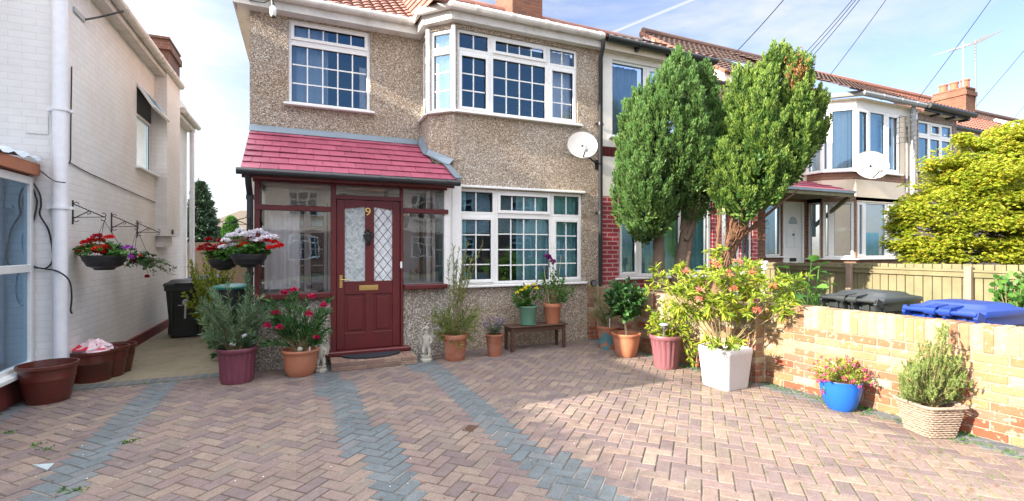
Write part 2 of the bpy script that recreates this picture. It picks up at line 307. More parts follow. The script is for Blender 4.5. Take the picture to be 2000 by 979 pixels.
M['oleander_petal'] = leafmat('oleander_petals', [(.4, .01, .06), (.6, .02, .12)], .2)
M['coral_petal'] = leafmat('coral_bracts', [(.7, .12, .1), (.75, .3, .22)], .3)
M['yellow_petal'] = leafmat('yellow_petals', [(.8, .65, .02), (.85, .75, .05)], .3)
M['lav_petal'] = leafmat('lavender_petals', [(.13, .08, .3), (.25, .16, .42)], .2)

# ------------------------------------------------------------------ mesh builder
WORLD = {}
class MB:
    def __init__(s): s.v = []; s.f = []; s.c = None; s.X = None; s.smooth = False
    def add(s, vs, fs, colr=None):
        o = len(s.v)
        if s.X is not None: vs = [s.X @ Vector(p) for p in vs]
        s.v += [tuple(p) for p in vs]; s.f += [tuple(i+o for i in f) for f in fs]
        if colr is not None or s.c is not None:
            if s.c is None: s.c = [(1, 1, 1)]*(len(s.f)-len(fs))
            s.c += [colr or (1, 1, 1)]*len(fs)
        return s
    def box(s, a, b, colr=None):
        x0, x1 = sorted((a[0], b[0])); y0, y1 = sorted((a[1], b[1])); z0, z1 = sorted((a[2], b[2]))
        return s.add([(x0, y0, z0), (x1, y0, z0), (x1, y1, z0), (x0, y1, z0), (x0, y0, z1), (x1, y0, z1), (x1, y1, z1), (x0, y1, z1)],
              [(0, 3, 2, 1), (4, 5, 6, 7), (0, 1, 5, 4), (1, 2, 6, 5), (2, 3, 7, 6), (3, 0, 4, 7)], colr)
    def bbox(s, a, b, e=.004, colr=None):      # box with chamfered edges
        x0, x1 = sorted((a[0], b[0])); y0, y1 = sorted((a[1], b[1])); z0, z1 = sorted((a[2], b[2]))
        e = min(e, (x1-x0)*.3, (y1-y0)*.3, (z1-z0)*.3); P = []; idx = {}
        for i, x in enumerate((x0, x1)):
            for j, y in enumerate((y0, y1)):
                for k, z in enumerate((z0, z1)):
                    sx, sy, sz = (1-2*i)*e, (1-2*j)*e, (1-2*k)*e
                    idx[i, j, k] = len(P); P += [(x, y+sy, z+sz), (x+sx, y, z+sz), (x+sx, y+sy, z)]
        Fs = []
        q = lambda i, j, k, a: idx[i, j, k]+a
        Fs += [(q(0,0,0,0), q(0,0,1,0), q(0,1,1,0), q(0,1,0,0)), (q(1,0,0,0), q(1,1,0,0), q(1,1,1,0), q(1,0,1,0)),
               (q(0,0,0,1), q(1,0,0,1), q(1,0,1,1), q(0,0,1,1)), (q(0,1,0,1), q(0,1,1,1), q(1,1,1,1), q(1,1,0,1)),
               (q(0,0,0,2), q(0,1,0,2), q(1,1,0,2), q(1,0,0,2)), (q(0,0,1,2), q(1,0,1,2), q(1,1,1,2), q(0,1,1,2))]
        for i in (0, 1):
            for j in (0, 1): Fs.append((q(i,j,0,0), q(i,j,0,1), q(i,j,1,1), q(i,j,1,0)))
            for k in (0, 1): Fs.append((q(i,0,k,0), q(i,0,k,2), q(i,1,k,2), q(i,1,k,0)))
        for j in (0, 1):
            for k in (0, 1): Fs.append((q(0,j,k,1), q(0,j,k,2), q(1,j,k,2), q(1,j,k,1)))
        for i in (0, 1):
            for j in (0, 1):
                for k in (0, 1): Fs.append((q(i,j,k,0), q(i,j,k,1), q(i,j,k,2)))
        return s.add(P, Fs, colr)
    def seg(s, a, b, wd, ht=None, up=(0, 0, 1)):       # bar from a to b with rectangular section
        a, b = Vector(a), Vector(b); d = (b-a).normalized(); ht = ht or wd
        u = Vector(up); sd = d.cross(u)
        if sd.length < 1e-4: sd = d.cross(Vector((1, 0, 0)))
        sd.normalize(); u = sd.cross(d).normalized(); P = []
        for p in (a, b):
            for i, j in ((-1, -1), (1, -1), (1, 1), (-1, 1)): P.append(p+sd*i*wd/2+u*j*ht/2)
        return s.add(P, [(3, 2, 1, 0), (4, 5, 6, 7), (0, 1, 5, 4), (1, 2, 6, 5), (2, 3, 7, 6), (3, 0, 4, 7)])
    def tube(s, pts, r, n=8, caps=True):
        pts = [Vector(p) for p in pts]; rs = r if isinstance(r, (list, tuple)) else [r]*len(pts)
        P = []; Fs = []; prev = None
        for i, p in enumerate(pts):
            d = (pts[min(i+1, len(pts)-1)]-pts[max(i-1, 0)])
            d = d.normalized() if d.length > 1e-9 else Vector((0, 0, 1))
            if prev is None: x = d.cross(Vector((0, 0, 1))); x = x if x.length > .01 else d.cross(Vector((1, 0, 0)))
            else: x = prev-d*prev.dot(d)
            x.normalize(); prev = x; y = d.cross(x)
            for k in range(n): a = 2*math.pi*k/n; P.append(p+(x*math.cos(a)+y*math.sin(a))*rs[i])
            if i:
                o = (i-1)*n
                for k in range(n): Fs.append((o+k, o+(k+1) % n, o+n+(k+1) % n, o+n+k))
        if caps: Fs += [tuple(range(n-1, -1, -1)), tuple(range(len(P)-n, len(P)))]
        return s.add(P, Fs)
    def lathe(s, prof, c, n=28, sx=1, sy=1, rib=None):
        P = []; Fs = []
        for i, (r, z) in enumerate(prof):
            for k in range(n):
                a = 2*math.pi*k/n; rr = r
                if rib and rib[0] <= i <= rib[1] and (k//2) % 2: rr = r*rib[2]
                P.append((c[0]+rr*math.cos(a)*sx, c[1]+rr*math.sin(a)*sy, c[2]+z))
            if i:
                o = (i-1)*n
                for k in range(n): Fs.append((o+k, o+(k+1) % n, o+n+(k+1) % n, o+n+k))
        Fs += [tuple(range(n-1, -1, -1)), tuple(range(len(P)-n, len(P)))]
        return s.add(P, Fs)
    def ball(s, c, r, n=10, sc=(1, 1, 1)):
        m = n//2+1
        prof = [(max(.001, math.sin(math.pi*i/m))*r, -math.cos(math.pi*i/m)*r*sc[2]) for i in range(m+1)]
        return s.lathe(prof, c, n, sc[0], sc[1])
    def prism(s, poly, z0, z1):
        n = len(poly); P = [(x, y, z0) for x, y in poly]+[(x, y, z1) for x, y in poly]
        return s.add(P, [tuple(range(n-1, -1, -1)), tuple(range(n, 2*n))]+[(i, (i+1) % n, n+(i+1) % n, n+i) for i in range(n)])
    def build(s, name, mat, parent=None, smooth=None, origin=None):
        v = np.array(s.v, dtype=float)
        return arr_obj(name, v, s.f, mat, parent, s.smooth if smooth is None else smooth, s.c, origin)
def arr_obj(name, v, faces, mat, parent=None, smooth=False, fcol=None, origin=None):
    if origin is None: origin = Vector(((v[:,0].min()+v[:,0].max())/2, (v[:,1].min()+v[:,1].max())/2, v[:,2].min()))
    origin = Vector(origin); v = v-np.array(origin)
    me = bpy.data.meshes.new(name)
    if isinstance(faces, np.ndarray):
        nf, k = faces.shape; me.vertices.add(len(v)); me.vertices.foreach_set('co', v.ravel())
        me.loops.add(nf*k); me.loops.foreach_set('vertex_index', faces.ravel().astype(np.int32))
        me.polygons.add(nf); me.polygons.foreach_set('loop_start', np.arange(0, nf*k, k, dtype=np.int32)); me.update(calc_edges=True)
    else: me.from_pydata([tuple(p) for p in v], [], faces); me.update()
    if fcol is not None:
        at = me.color_attributes.new('Col', 'FLOAT_COLOR', 'CORNER'); buf = []
        for p, cc in zip(me.polygons, fcol): buf += [*cc, 1]*p.loop_total
        at.data.foreach_set('color', buf)
    if smooth:
        me.polygons.foreach_set('use_smooth', [True]*len(me.polygons))
        try: me.set_sharp_from_angle(angle=R(40))
        except Exception: pass
    me.materials.append(mat if not isinstance(mat, str) else M[mat])
    o = bpy.data.objects.new(name, me); col.objects.link(o); WORLD[o.name] = origin
    if parent is not None: o.parent = parent; o.location = origin-WORLD[parent.name]
    else: o.location = origin
    return o
def tag(o, label=None, cat=None, group=None, kind=None):
    if label: o['label'] = label
    if cat: o['category'] = cat
    if group: o['group'] = group
    if kind: o['kind'] = kind
    return o
def thing(name, label, cat, loc, group=None):
    o = bpy.data.objects.new(name, None); col.objects.link(o); o.location = loc; o.empty_display_size = .1
    WORLD[o.name] = Vector(loc); return tag(o, label, cat, group)
def struct(name, mb, mat): return tag(mb.build(name, mat), kind='structure')

# ------------------------------------------------------------------ walls and windows
def wall(mb, p0, p1, z0, z1, holes=(), reveal=.09):
    p0, p1 = Vector(p0), Vector(p1); L = (p1-p0).length; d = (p1-p0)/L; inn = Vector((-d.y, d.x))
    us = sorted({0, L, *[h[0] for h in holes], *[h[1] for h in holes]}); zs = sorted({z0, z1, *[h[2] for h in holes], *[h[3] for h in holes]})
    P = lambda u, z, k=0: (p0.x+d.x*u+inn.x*k, p0.y+d.y*u+inn.y*k, z)
    for i in range(len(us)-1):
        for j in range(len(zs)-1):
            cu, cz = (us[i]+us[i+1])/2, (zs[j]+zs[j+1])/2
            if any(h[0] < cu < h[1] and h[2] < cz < h[3] for h in holes): continue
            mb.add([P(us[i], zs[j]), P(us[i+1], zs[j]), P(us[i+1], zs[j+1]), P(us[i], zs[j+1])], [(0, 1, 2, 3)])
    for a, b, c, e in holes:
        q = [(a, c), (b, c), (b, e), (a, e)]
        for i in range(4):
            u, v = q[i], q[(i+1) % 4]
            mb.add([P(*u), P(*v), P(*v, reveal), P(*u, reveal)], [(0, 1, 2, 3)])
def window(parent, p0, p1, u0, u1, z0, z1, lights, frame='upvc', inset=.03, sill=True, curtain=None, bars='upvc', fw=.045, glass='glass', label=None, sillw=.06, silld=.07, depth=.07, name='window', back=None):
    """lights: (ua, ub, za, zb, nx, nz) absolute u / z; sits in the wall p0->p1"""
    p0, p1 = Vector(p0), Vector(p1); d = (p1-p0).normalized(); inn = Vector((-d.y, d.x))
    X = Matrix(((d.x, inn.x, 0, p0.x), (d.y, inn.y, 0, p0.y), (0, 0, 1, 0), (0, 0, 0, 1)))
    fb = MB(); fb.X = X; bb = MB(); bb.X = X; gb = MB(); gb.X = X; kb = MB(); kb.X = X
    y0, y1 = inset, inset+depth
    for (a, b, c, e, *r) in lights:
        nx, nz_ = (r+[1, 1])[:2]; op = len(r) > 2 and r[2]
        f = fw; yy = y0
        fb.bbox((a, y0, c), (a+f, y1, e)); fb.bbox((b-f, y0, c), (b, y1, e)); fb.bbox((a+f, y0, c), (b-f, y1, c+f)); fb.bbox((a+f, y0, e-f), (b-f, y1, e))
        ia, ib, ic, ie = a+f, b-f, c+f, e-f
        if op:
            g = .035; fb.bbox((ia-.012, y0-.018, ic-.012), (ia+g, y0-.001, ie+.012)); fb.bbox((ib-g, y0-.018, ic-.012), (ib+.012, y0-.001, ie+.012)); fb.bbox((ia+g, y0-.018, ic-.012), (ib-g, y0-.001, ic+g)); fb.bbox((ia+g, y0-.018, ie-g), (ib-g, y0-.001, ie+.012))
            ia += g; ib -= g; ic += g; ie -= g
        k = .008
        kb.box((ia-.001, y0+.012, ic), (ia+k, y0+.022, ie)); kb.box((ib-k, y0+.012, ic), (ib+.001, y0+.022, ie)); kb.box((ia, y0+.012, ie-k), (ib, y0+.022, ie+.001)); kb.box((ia, y0+.012, ic-.001), (ib, y0+.022, ic+k))
        gb.add([(ia-.005, y0+.03, ic-.005), (ib+.005, y0+.03, ic-.005), (ib+.005, y0+.03, ie+.005), (ia-.005, y0+.03, ie+.005)], [(0, 1, 2, 3)])
        for i in range(1, nx): u = ia+(ib-ia)*i/nx; bb.box((u-.009, y0+.016, ic), (u+.009, y0+.029, ie))
        for i in range(1, nz_): z = ic+(ie-ic)*i/nz_; bb.box((ia, y0+.017, z-.009), (ib, y0+.0285, z+.009))
    w_ = fb.build(name, frame, parent)
    if label: w_['label'] = label
    gb.build('pane', glass, w_); kb.build('gasket', 'black_plastic', w_)
    if bb.v: bb.build('glazing_bar', bars, w_)
    if sill:
        s_ = MB(); s_.X = X; s_.bbox((u0-sillw, -silld, z0-.035), (u1+sillw, y0+.02, z0-.001), .006); s_.build('sill', frame, w_)
    if curtain:
        for (a, b, c, e, mt) in curtain:
            cb = MB(); cb.X = X; n = max(8, int((b-a)/.02)); P = []; rr = random.Random(int(a*1000)+7)
            ph = rr.random()*6; k1 = rr.uniform(50, 70)
            for i in range(n+1):
                u = a+(b-a)*i/n; dy = .022*math.sin(u*k1+ph)+.014*math.sin(u*23+ph*2); P += [(u, y1+.09+dy, c), (u, y1+.09+dy*.7, e)]
            cb.add(P, [(2*i, 2*i+2, 2*i+3, 2*i+1) for i in range(n)]); cb.build('curtain', mt, w_, True)
    return w_
def gutter(mb, pts, r=.055, bottom=True):
    mb.tube(pts, r, 10)
def pantiles(mb, x0, x1, y0, z0, y1, z1, tw=.165, rows=13, amp=.028, step=.022, rnd=random.Random(3)):
    nx = max(1, int(round((x1-x0)/tw))); k = 5; n = nx*k
    sl = Vector((0, y1-y0, z1-z0)); nrm = Vector((0, -(z1-z0), y1-y0)).normalized()
    for r in range(rows):
        a, b = r/rows, (r+1)/rows
        P = []; Fs = []; C = []
        for row, (tt, lift) in enumerate(((a, step), (b, 0), (a, -.01))):
            for i in range(n+1):
                x = x0+(x1-x0)*i/n; ph = (i % k)/k; h = amp*(math.sin(math.pi*ph)**.8 if 0 < ph < 1 else 0)
                if row == 2: h = h*.2
                p = Vector((x, y0, z0))+sl*tt+nrm*(h+lift); P.append(p)
        for i in range(n): Fs.append((i, i+1, n+1+i+1, n+1+i)); Fs.append((2*(n+1)+i, 2*(n+1)+i+1, i+1, i))
        base = len(mb.f)
        mb.add(P, Fs, (.5, .5, .5))
        cv = [rnd.random() for _ in range(nx)]
        for i in range(n):
            for q in (0, 1): c_ = cv[i//k]; mb.c[base+2*i+q] = (c_, c_, c_)
def flat_tiles(mb, quad, rows, tw, rnd, th=.012):
    """quad: lower-left, lower-right, upper-right, upper-left"""
    a, b, c, d = [Vector(q) for q in quad]; nrm = (b-a).cross(d-a).normalized()
    for r in range(rows):
        t0, t1 = r/rows, (r+1.25)/rows; t1 = min(t1, 1)
        l0, r0 = a.lerp(d, t0), b.lerp(c, t0); l1, r1 = a.lerp(d, t1), b.lerp(c, t1)
        W = (r0-l0).length; n = max(1, int(W/tw)); off = .5 if r % 2 else 0; us = [0]+[(i+off)/n for i in range(0 if off else 1, n) if 0 < (i+off)/n < 1]+[1]
        for i in range(len(us)-1):
            g = .002/W; j = rnd.uniform(-.003, .003)
            p = [l0.lerp(r0, us[i]+g), l0.lerp(r0, us[i+1]-g), l1.lerp(r1, us[i+1]-g), l1.lerp(r1, us[i]+g)]
            up = [th*2.0+j, th*2.0+rnd.uniform(-.003, .003), th*.35, th*.35]
            top = [q+nrm*u for q, u in zip(p, up)]; bot = [q-nrm*(-u+th) for q, u in zip(p, up)]
            cc = rnd.random(); mb.add(bot+top, [(4, 5, 6, 7), (0, 1, 5, 4), (1, 2, 6, 5), (3, 0, 4, 7)], (cc, cc, cc))
# ================================================================== SETTING
gb_ = MB(); gb_.add([(-900, -900, -.06), (900, -900, -.06), (900, 900, -.06), (-900, 900, -.06)], [(0, 1, 2, 3)]); struct('ground', gb_, 'ground')
pv = MB(); pv.box((-30, -4.2, -.3), (60, -1.6, -.012)); struct('pavement', pv, 'pavement')
rd = MB(); rd.box((-40, -13, -.4), (70, -4.35, -.05)); struct('road', rd, 'tarmac')
kb = MB(); kb.bbox((-40, -4.349, -.3), (70, -4.201, -.008), .01); struct('kerb', kb, 'pavement')
al = MB(); al.box((-2.37, 6.66, -.3), (-.5, 16, .004)); struct('alley_path', al, 'concrete')
js = MB(); js.box((-2.62, -1.58, -.3), (5.3, 7.6, -.006)); struct('joint_sand', js, 'joint')
pb = MB(); rnd = random.Random(11)
BASE = [(.235, .17, .15), (.2, .15, .145), (.26, .19, .155), (.215, .17, .145), (.275, .21, .17), (.2, .148, .145), (.245, .18, .155), (.175, .13, .13), (.23, .175, .15), (.225, .16, .15)]
GREY = [(.12, .145, .16), (.135, .155, .17), (.11, .135, .15), (.14, .15, .16)]
c45 = math.sqrt(.5); bw = .1
def inside(x, y):
    return -2.6 < x < (4.92+(3.9-y)*.097 if y < 3.9 else 4.6+(6.86-y)*.0503) and -1.5 < y < 7.5 and not (y > 6.64 and x < -.5) and not (y > 6.78 and x < 1.9)
for i in range(-75, 110):
    for j in range(-110, 75):
        dd = (i-j) % 4
        if dd not in (0, 3): continue
        L_, W_ = (2, 1) if dd == 0 else (1, 2)
        cx, cy = (i+L_/2)*bw, (j+W_/2)*bw
        wx, wy = cx*c45-cy*c45+.6, cx*c45+cy*c45+2.0
        if not inside(wx, wy): continue
        band = any(abs(wx-bx-(wy-3)*sl) < .165 for bx, sl in ((-1.415, 0), (.6-.02, -.085), (1.61, -.035))) or wx < -2.42 or wx > (4.66+(3.9-wy)*.097 if wy < 3.85 else 4.42+(6.86-wy)*.0503)
        cc = rnd.choice(GREY if band else BASE); k = rnd.uniform(.9, 1.04)*(1.12 if band else 1.0); cc = tuple(q*k for q in cc)
        g = .0042; h0 = rnd.uniform(-.0015, .0015); X = Matrix.Translation((wx, wy, 0)) @ Matrix.Rotation(R(45)+rnd.uniform(-.006, .006), 4, 'Z') @ Matrix.Rotation(rnd.uniform(-.006, .006), 4, 'X')
        a, b_ = L_*bw/2-g, W_*bw/2-g; e = .005
        pb.X = X; z = h0; P = [(-a, -b_, -.02), (a, -b_, -.02), (a, b_, -.02), (-a, b_, -.02), (-a, -b_, z-e*.7), (a, -b_, z-e*.7), (a, b_, z-e*.7), (-a, b_, z-e*.7), (-a+e, -b_+e, z), (a-e, -b_+e, z), (a-e, b_-e, z), (-a+e, b_-e, z)]
        Fs = [(8, 9, 10, 11)]
        for q in range(4): r_ = (q+1) % 4; Fs += [(q, r_, 4+r_, 4+q), (4+q, 4+r_, 8+r_, 8+q)]
        pb.add(P, Fs, cc)
pb.X = None
x = -2.3
while x < -.55:
    cc = rnd.choice(GREY); pb.bbox((x+.003, 6.655, -.02), (x+.097, 6.855, .006), .005, cc); x += .1
struct('driveway', pb, 'paving')

# ================================================================== OUR HOUSE
YF, YB, XL, XB, XP = 6.9, 7.7, -.656, 1.774, 4.66
ZS = 4.88
house = thing('terrace_house', 'pebbledashed end house with maroon porch, white bay windows and door number 9', 'house', (2, 9, 0))
# openings
def oz(px, py, Y): return AZ(px, py, Y)
hb = MB()
# upper left window on the set back wall
ulx0, ulx1 = AX(563, YB), AX(723, YB); ulz0, ulz1 = 3.63, 4.865
wall(hb, (XL, YB), (XB, YB), 2.9, ZS, [(ulx0-XL, ulx1-XL, ulz0, ulz1)])
wall(hb, (XL, 12.6), (XL, YB), 0, ZS)
# bay side, facet, front
wall(hb, (XB, YB), (XB, 7.21), 0, ZS, [(.03, .46, 3.58, 4.81), (.05, .44, .97, 2.43)], .06)
fx0, fy0, fx1, fy1 = XB, 7.21, 2.083, YF
fl = math.hypot(fx1-fx0, fy1-fy0)
wall(hb, (fx0, fy0), (fx1, fy1), 0, ZS, [(.03, fl-.03, 3.58, 4.81), (.05, fl-.05, .97, 2.43)], .06)
fwx0, fwx1 = AX(893, YF), AX(1128, YF); gwx0, gwx1 = AX(893, YF), AX(1137, YF)
wall(hb, (fx1, YF), (XP, YF), 0, ZS, [(fwx0-fx1+.002, fwx1-fx1, 3.58, 4.81), (gwx0-fx1+.002, gwx1-fx1, .975, 2.43)])
hb.add([(XP, 12.6, 0), (XL, 12.6, 0), (XL, 12.6, ZS), (XP, 12.6, ZS)], [(0, 1, 2, 3)])
hb.add([(XP, YF, 0), (XP, 12.6, 0), (XP, 12.6, ZS), (XP, YF, ZS)], [(0, 1, 2, 3)])
hb.build('wall', 'pebble', house)
# porch back wall (inside)
ib = MB(); wall(ib, (XL+.01, YB+.02), (XB-.02, YB+.02), 0, 2.9, [(.08, 1.02, .75, 2.2)], .06); ib.build('porch_inner_wall', 'room', house)
fl_ = MB(); fl_.box((XL+.05, 6.9, 2.6), (XB, 12.5, 2.7)); fl_.box((XL+.05, YB+.1, .02), (XP-.05, 12.5, .03)); fl_.box((XL+.02, 7.75, ZS-.05), (XP-.03, 12.5, ZS-.03)); fl_.box((XB+.02, 7.3, ZS-.05), (XP-.03, 7.749, ZS-.03)); fl_.box((XL+.02, 7.75, 3.0), (XP-.03, 12.5, 3.02)); fl_.build('floor', 'dark', house)
# low pebbledash walls under porch glazing
PF = 6.78; pxl = AX(497, PF); dl, dr = AX(657, PF), AX(781, PF); pjl, pjr = AX(646, PF), AX(787, PF); pxr = AX(868, PF)
lw = MB()
for a, b, zt in ((pxl, pjl, .93), (pjr, fx1+.02, .99)):
    if zt > .95: l2 = MB(); l2.box((a, PF, 0), (b, PF+.12, zt)); l2.build('dwarf_wall', 'pebble_grey', house)
    else: lw.box((a, PF, 0), (b, PF+.12, zt))
lw.box((pxl, PF+.12, 0), (pxl+.12, YB-.002, .93)); lw.build('dwarf_wall', 'pebble_grey', house)
# porch timber frame
pf = MB(); zb = oz(700, 365, PF); e = .004
zt = oz(650, 350, PF)
pf.bbox((pxl, PF-.03, .93), (AX(507, PF), PF+.05, zt)); pf.bbox((pjl, PF-.035, .16), (dl-.004, PF+.05, zt)); pf.bbox((dr+.004, PF-.035, .16), (pjr, PF+.05, zt)); 
pf.bbox((pxl-.02, PF-.04, zb+.005), (AX(872, PF), PF+.06, zt+.07))
ztr = oz(570, 407, PF); pf.bbox((AX(498, PF), PF-.045, ztr-.032), (pjl-.001, PF+.04, ztr+.032)); ztr2 = oz(830, 413, PF); pf.bbox((pjr+.001, PF-.05, ztr2-.032), (AX(874, PF), PF+.04, ztr2+.032))
zdt = oz(718, 392, PF); pf.bbox((dl-.01, PF-.033, zdt+.004), (dr+.01, PF+.045, zdt+.06))
pf.bbox((pxl-.02, PF-.1, .885), (pjl-.002, PF+.06, .955), .01); pf.bbox((pjr+.002, PF-.1, .955), (AX(871, PF), PF+.06, 1.02), .01)
pf.bbox((pjl-.07, PF-.12, .115), (pjr+.09, PF+.08, .175), .012)
pf.bbox((pxl, PF+.06, .93), (pxl+.05, YB-.01, .99)); pf.bbox((pxl, PF+.06, zb), (pxl+.05, YB-.01, zt)); pf.bbox((pxl, 7.2, .99), (pxl+.05, 7.26, zb))
pf.build('porch_frame', 'maroon', house)
pn = MB()
def pane(mb, x0, x1, z0, z1, y): mb.add([(x0, y, z0), (x1, y, z0), (x1, y, z1), (x0, y, z1)], [(0, 1, 2, 3)])
for k, (a, b, c, d) in enumerate(((AX(507, PF), pjl, .955, ztr-.03), (AX(507, PF), pjl, ztr+.03, zb+.01), (dl-.01, dr+.01, zdt+.055, zb+.01), (pjr, AX(866, PF), 1.02, ztr2-.03), (pjr, AX(866, PF), ztr2+.03, zb+.01))):
    q = MB(); pane(q, a-.003, b+.003, c, d, PF+.012+k*.0005); q.build('porch_pane', 'glass_porch', house)
q = MB(); q.add([(pxl+.02, YB-.02, .98), (pxl+.02, PF+.06, .98), (pxl+.02, PF+.06, zb), (pxl+.02, YB-.02, zb)], [(0, 1, 2, 3)]); q.build('porch_pane', 'glass_porch', house)
# white panel between porch and ground window
wp = MB(); a, b = AX(867, PF), AX(894, YF)
wp.bbox((a, PF-.02, 1.0), (a+.09, PF+.1, oz(868, 362, PF)), .006); wp.bbox((a+.088, PF+.03, .98), (b+.03, PF+.13, 2.46), .006); wp.bbox((a+.13, PF+.015, .98), (a+.155, PF+.03, 2.45)); wp.build('white_post', 'upvc', house)
# porch roof
zg, ztp = 2.47, 3.2; PY0 = 6.5
rt = MB(); rl, rr_ = -.66, 2.03
flat_tiles(rt, [(rl+.01, PY0, zg), (rr_-.04, PY0, zg), (rr_-.04, PY0+.5, zg+.5*.608), (rl+.01, PY0+.5, zg+.5*.608)], 3, .2, rnd)
flat_tiles(rt, [(rl+.01, PY0+.5, zg+.5*.608), (XB-.0, PY0+.5, zg+.5*.608), (XB-.0, YB-.01, ztp), (rl+.01, YB-.01, ztp)], 4, .2, rnd)
rt.build('porch_roof', 'porch_tile', house)
ru = MB(); ru.add([(rl, PY0, zg-.03), (rr_, PY0, zg-.03), (rr_, PY0+.35, zg+.18), (XB-.02, PY0+.5, zg+.27), (XB-.02, YB, ztp-.04), (rl, YB, ztp-.04)], [(5, 4, 3, 2, 1, 0)]); ru.box((rl+.02, PY0+.02, zg-.1), (AX(879, PF-.1)+.02, PY0+.04, zg+.0)); ru.build('porch_soffit', 'maroon', house)
q = MB(); q.box((pxl+.02, PF+.062, zb+.02), (1.74, YB-.03, zb+.035)); q.build('porch_ceiling', 'room', house)
le = MB(); le.add([(rl, YB-.012, ztp+.075), (XB, YB-.012, ztp+.07), (XB, YB-.1, ztp-.03), (rl, YB-.1, ztp-.03)], [(3, 2, 1, 0)])
def ll(p, q, wd): le.seg(p, q, wd, .02)
zz = lambda y: zg+(y-PY0)*.608+.035
ll((XB-.03, YB, zz(YB)+.02), (XB-.03, 7.2, zz(7.2)+.02), .1); ll((XB-.03, 7.22, zz(7.22)+.02), (2.0, 6.9, zz(6.9)+.01), .1); ll((1.98, 6.93, zz(6.93)+.01), (rr_, PY0-.02, zz(PY0)), .1)
le.add([(XB-.05, 7.22, zz(7.2)+.02), (XB+.0, 7.19, zz(7.2)+.1), (2.075, 6.885, zz(6.9)+.1), (2.0, 6.87, zz(6.9)+.01)], [(0, 3, 2, 1)])
le.add([(XB-.06, YB-.1, zz(YB)), (XB-.06, 7.2, zz(7.2)+.015), (XB-.004, 7.2, zz(7.2)+.1), (XB-.004, YB-.1, zz(YB)+.1)], [(0, 1, 2, 3)])
le.build('lead_flashing', 'lead', house)
gt = MB(); gt.tube([(rl-.03, PY0-.045, zg-.03), (rr_+.01, PY0-.045, zg-.035)], .042, 10)
for x in (.35, .95, 1.3, 1.85, -.3): gt.tube([(x, PY0-.045, zg-.031), (x+.05, PY0-.045, zg-.031)], .049, 10)
gt.build('porch_gutter', 'black_plastic', house, True)
dp_ = MB(); xx = AX(488, 6.72); dp_.tube([(xx, PY0-.03, zg-.05), (xx, PY0+.05, zg-.16), (xx+.0, 6.74, zg-.3), (xx, 6.74, 0)], .036, 12); dp_.tube([(xx, 6.74, 2.13), (xx, 6.74, 2.19)], .045, 12); dp_.tube([(xx, 6.74, 1.2), (xx, 6.74, 1.24)], .043, 12); dp_.build('porch_downpipe', 'black_plastic', house, True)
# front door
dz0 = .18; DH = zdt-dz0; dw = dr-dl
door = MB(); y0, y1 = PF-.01, PF+.035
dx = lambda f: dl+dw*f
dzf = lambda py: oz(718, py, PF)
zgb = dzf(549); zgt = dzf(412); zl0, zl1 = dzf(640+8), dzf(574); st = .125
door.bbox((dl, y0, dz0), (dx(st), y1, zdt)); door.bbox((dx(1-st), y0, dz0), (dr, y1, zdt)); door.bbox((dx(.44), y0, zgb), (dx(.58), y1, zdt)); door.bbox((dx(.44), y0, zl0), (dx(.58), y1, zl1))
door.bbox((dx(st), y0, dz0), (dx(1-st), y1, zl0)); door.bbox((dx(st), y0, zl1), (dx(1-st), y1, zgb))
for a, b, s in ((st, .44, 0), (.58, 1-st, 1)):
    ha, hb_ = (.02, .055) if s == 0 else (.055, .02)
    door.add([(dx(a), y0, zgt+ha), (dx(b), y0, zgt+hb_), (dx(b), y0, zdt), (dx(a), y0, zdt), (dx(a), y1, zgt+ha), (dx(b), y1, zgt+hb_), (dx(b), y1, zdt), (dx(a), y1, zdt)], [(0, 1, 2, 3), (0, 4, 5, 1)])
    door.box((dx(a), y0+.018, zl0), (dx(b), y1, zl1)); door.bbox((dx(a)+.035, y0+.006, zl0+.035), (dx(b)-.035, y0+.02, zl1-.035), .012)
D = door.build('front_door', 'maroon', house)
for a, b, mt in ((st, .44, 'obscure'), (.58, 1-st, 'obscure2')):
    q = MB(); x0, x1 = dx(a), dx(b); q.box((x0-.003, y0+.02, zgb-.003), (x1+.003, y0+.028, zgt+.07)); G_ = q.build('door_glass', mt, D)
    l = MB(); n = 2.0; sx = (x1-x0)/2; sz = (zgt+.06-zgb)/6.5
    for sgn in (1, -1):
        for k in range(-8, 10):
            p, r_ = Vector((x0, zgb+sz*k*1.0)), Vector((x1, zgb+sz*(k*1.0+2*sgn)))
            # clip to pane
            def clip(p, r_):
                lo, hi = zgb, zgt+.05; d = r_-p
                if abs(d.y) < 1e-9: return None
                ts = sorted(((lo-p.y)/d.y, (hi-p.y)/d.y)); t0, t1 = max(0, ts[0]), min(1, ts[1])
                return (p+d*t0, p+d*t1) if t1 > t0 else None
            cl = clip(p, r_)
            if cl: l.seg((cl[0].x, y0+.018, cl[0].y), (cl[1].x, y0+.018, cl[1].y), .006, .004, (0, 1, 0))
    l.build('leading', 'lead_line' if a == st else 'iron', G_)
q = MB(); hx = AX(665.5, PF); hz0 = dzf(558); q.bbox((hx-.018, y0-.008, hz0-.02), (hx+.022, y0-.0005, hz0+.15), .003); q.tube([(hx, y0-.008, hz0+.09), (hx, y0-.045, hz0+.09), (hx+.03, y0-.05, hz0+.092), (hx+.11, y0-.045, hz0+.085)], .007, 8); q.build('handle', 'brass', D)
q = MB(); lx, lz = AX(720, PF), dzf(562); q.bbox((lx-.125, y0-.008, lz-.035), (lx+.125, y0-.0005, lz+.035), .004); q.bbox((lx-.09, y0-.014, lz-.02), (lx+.09, y0-.0085, lz+.02), .004); q.build('letter_plate', 'brass', D)
q = MB(); kx = AX(718.5, PF); kz = dzf(462)
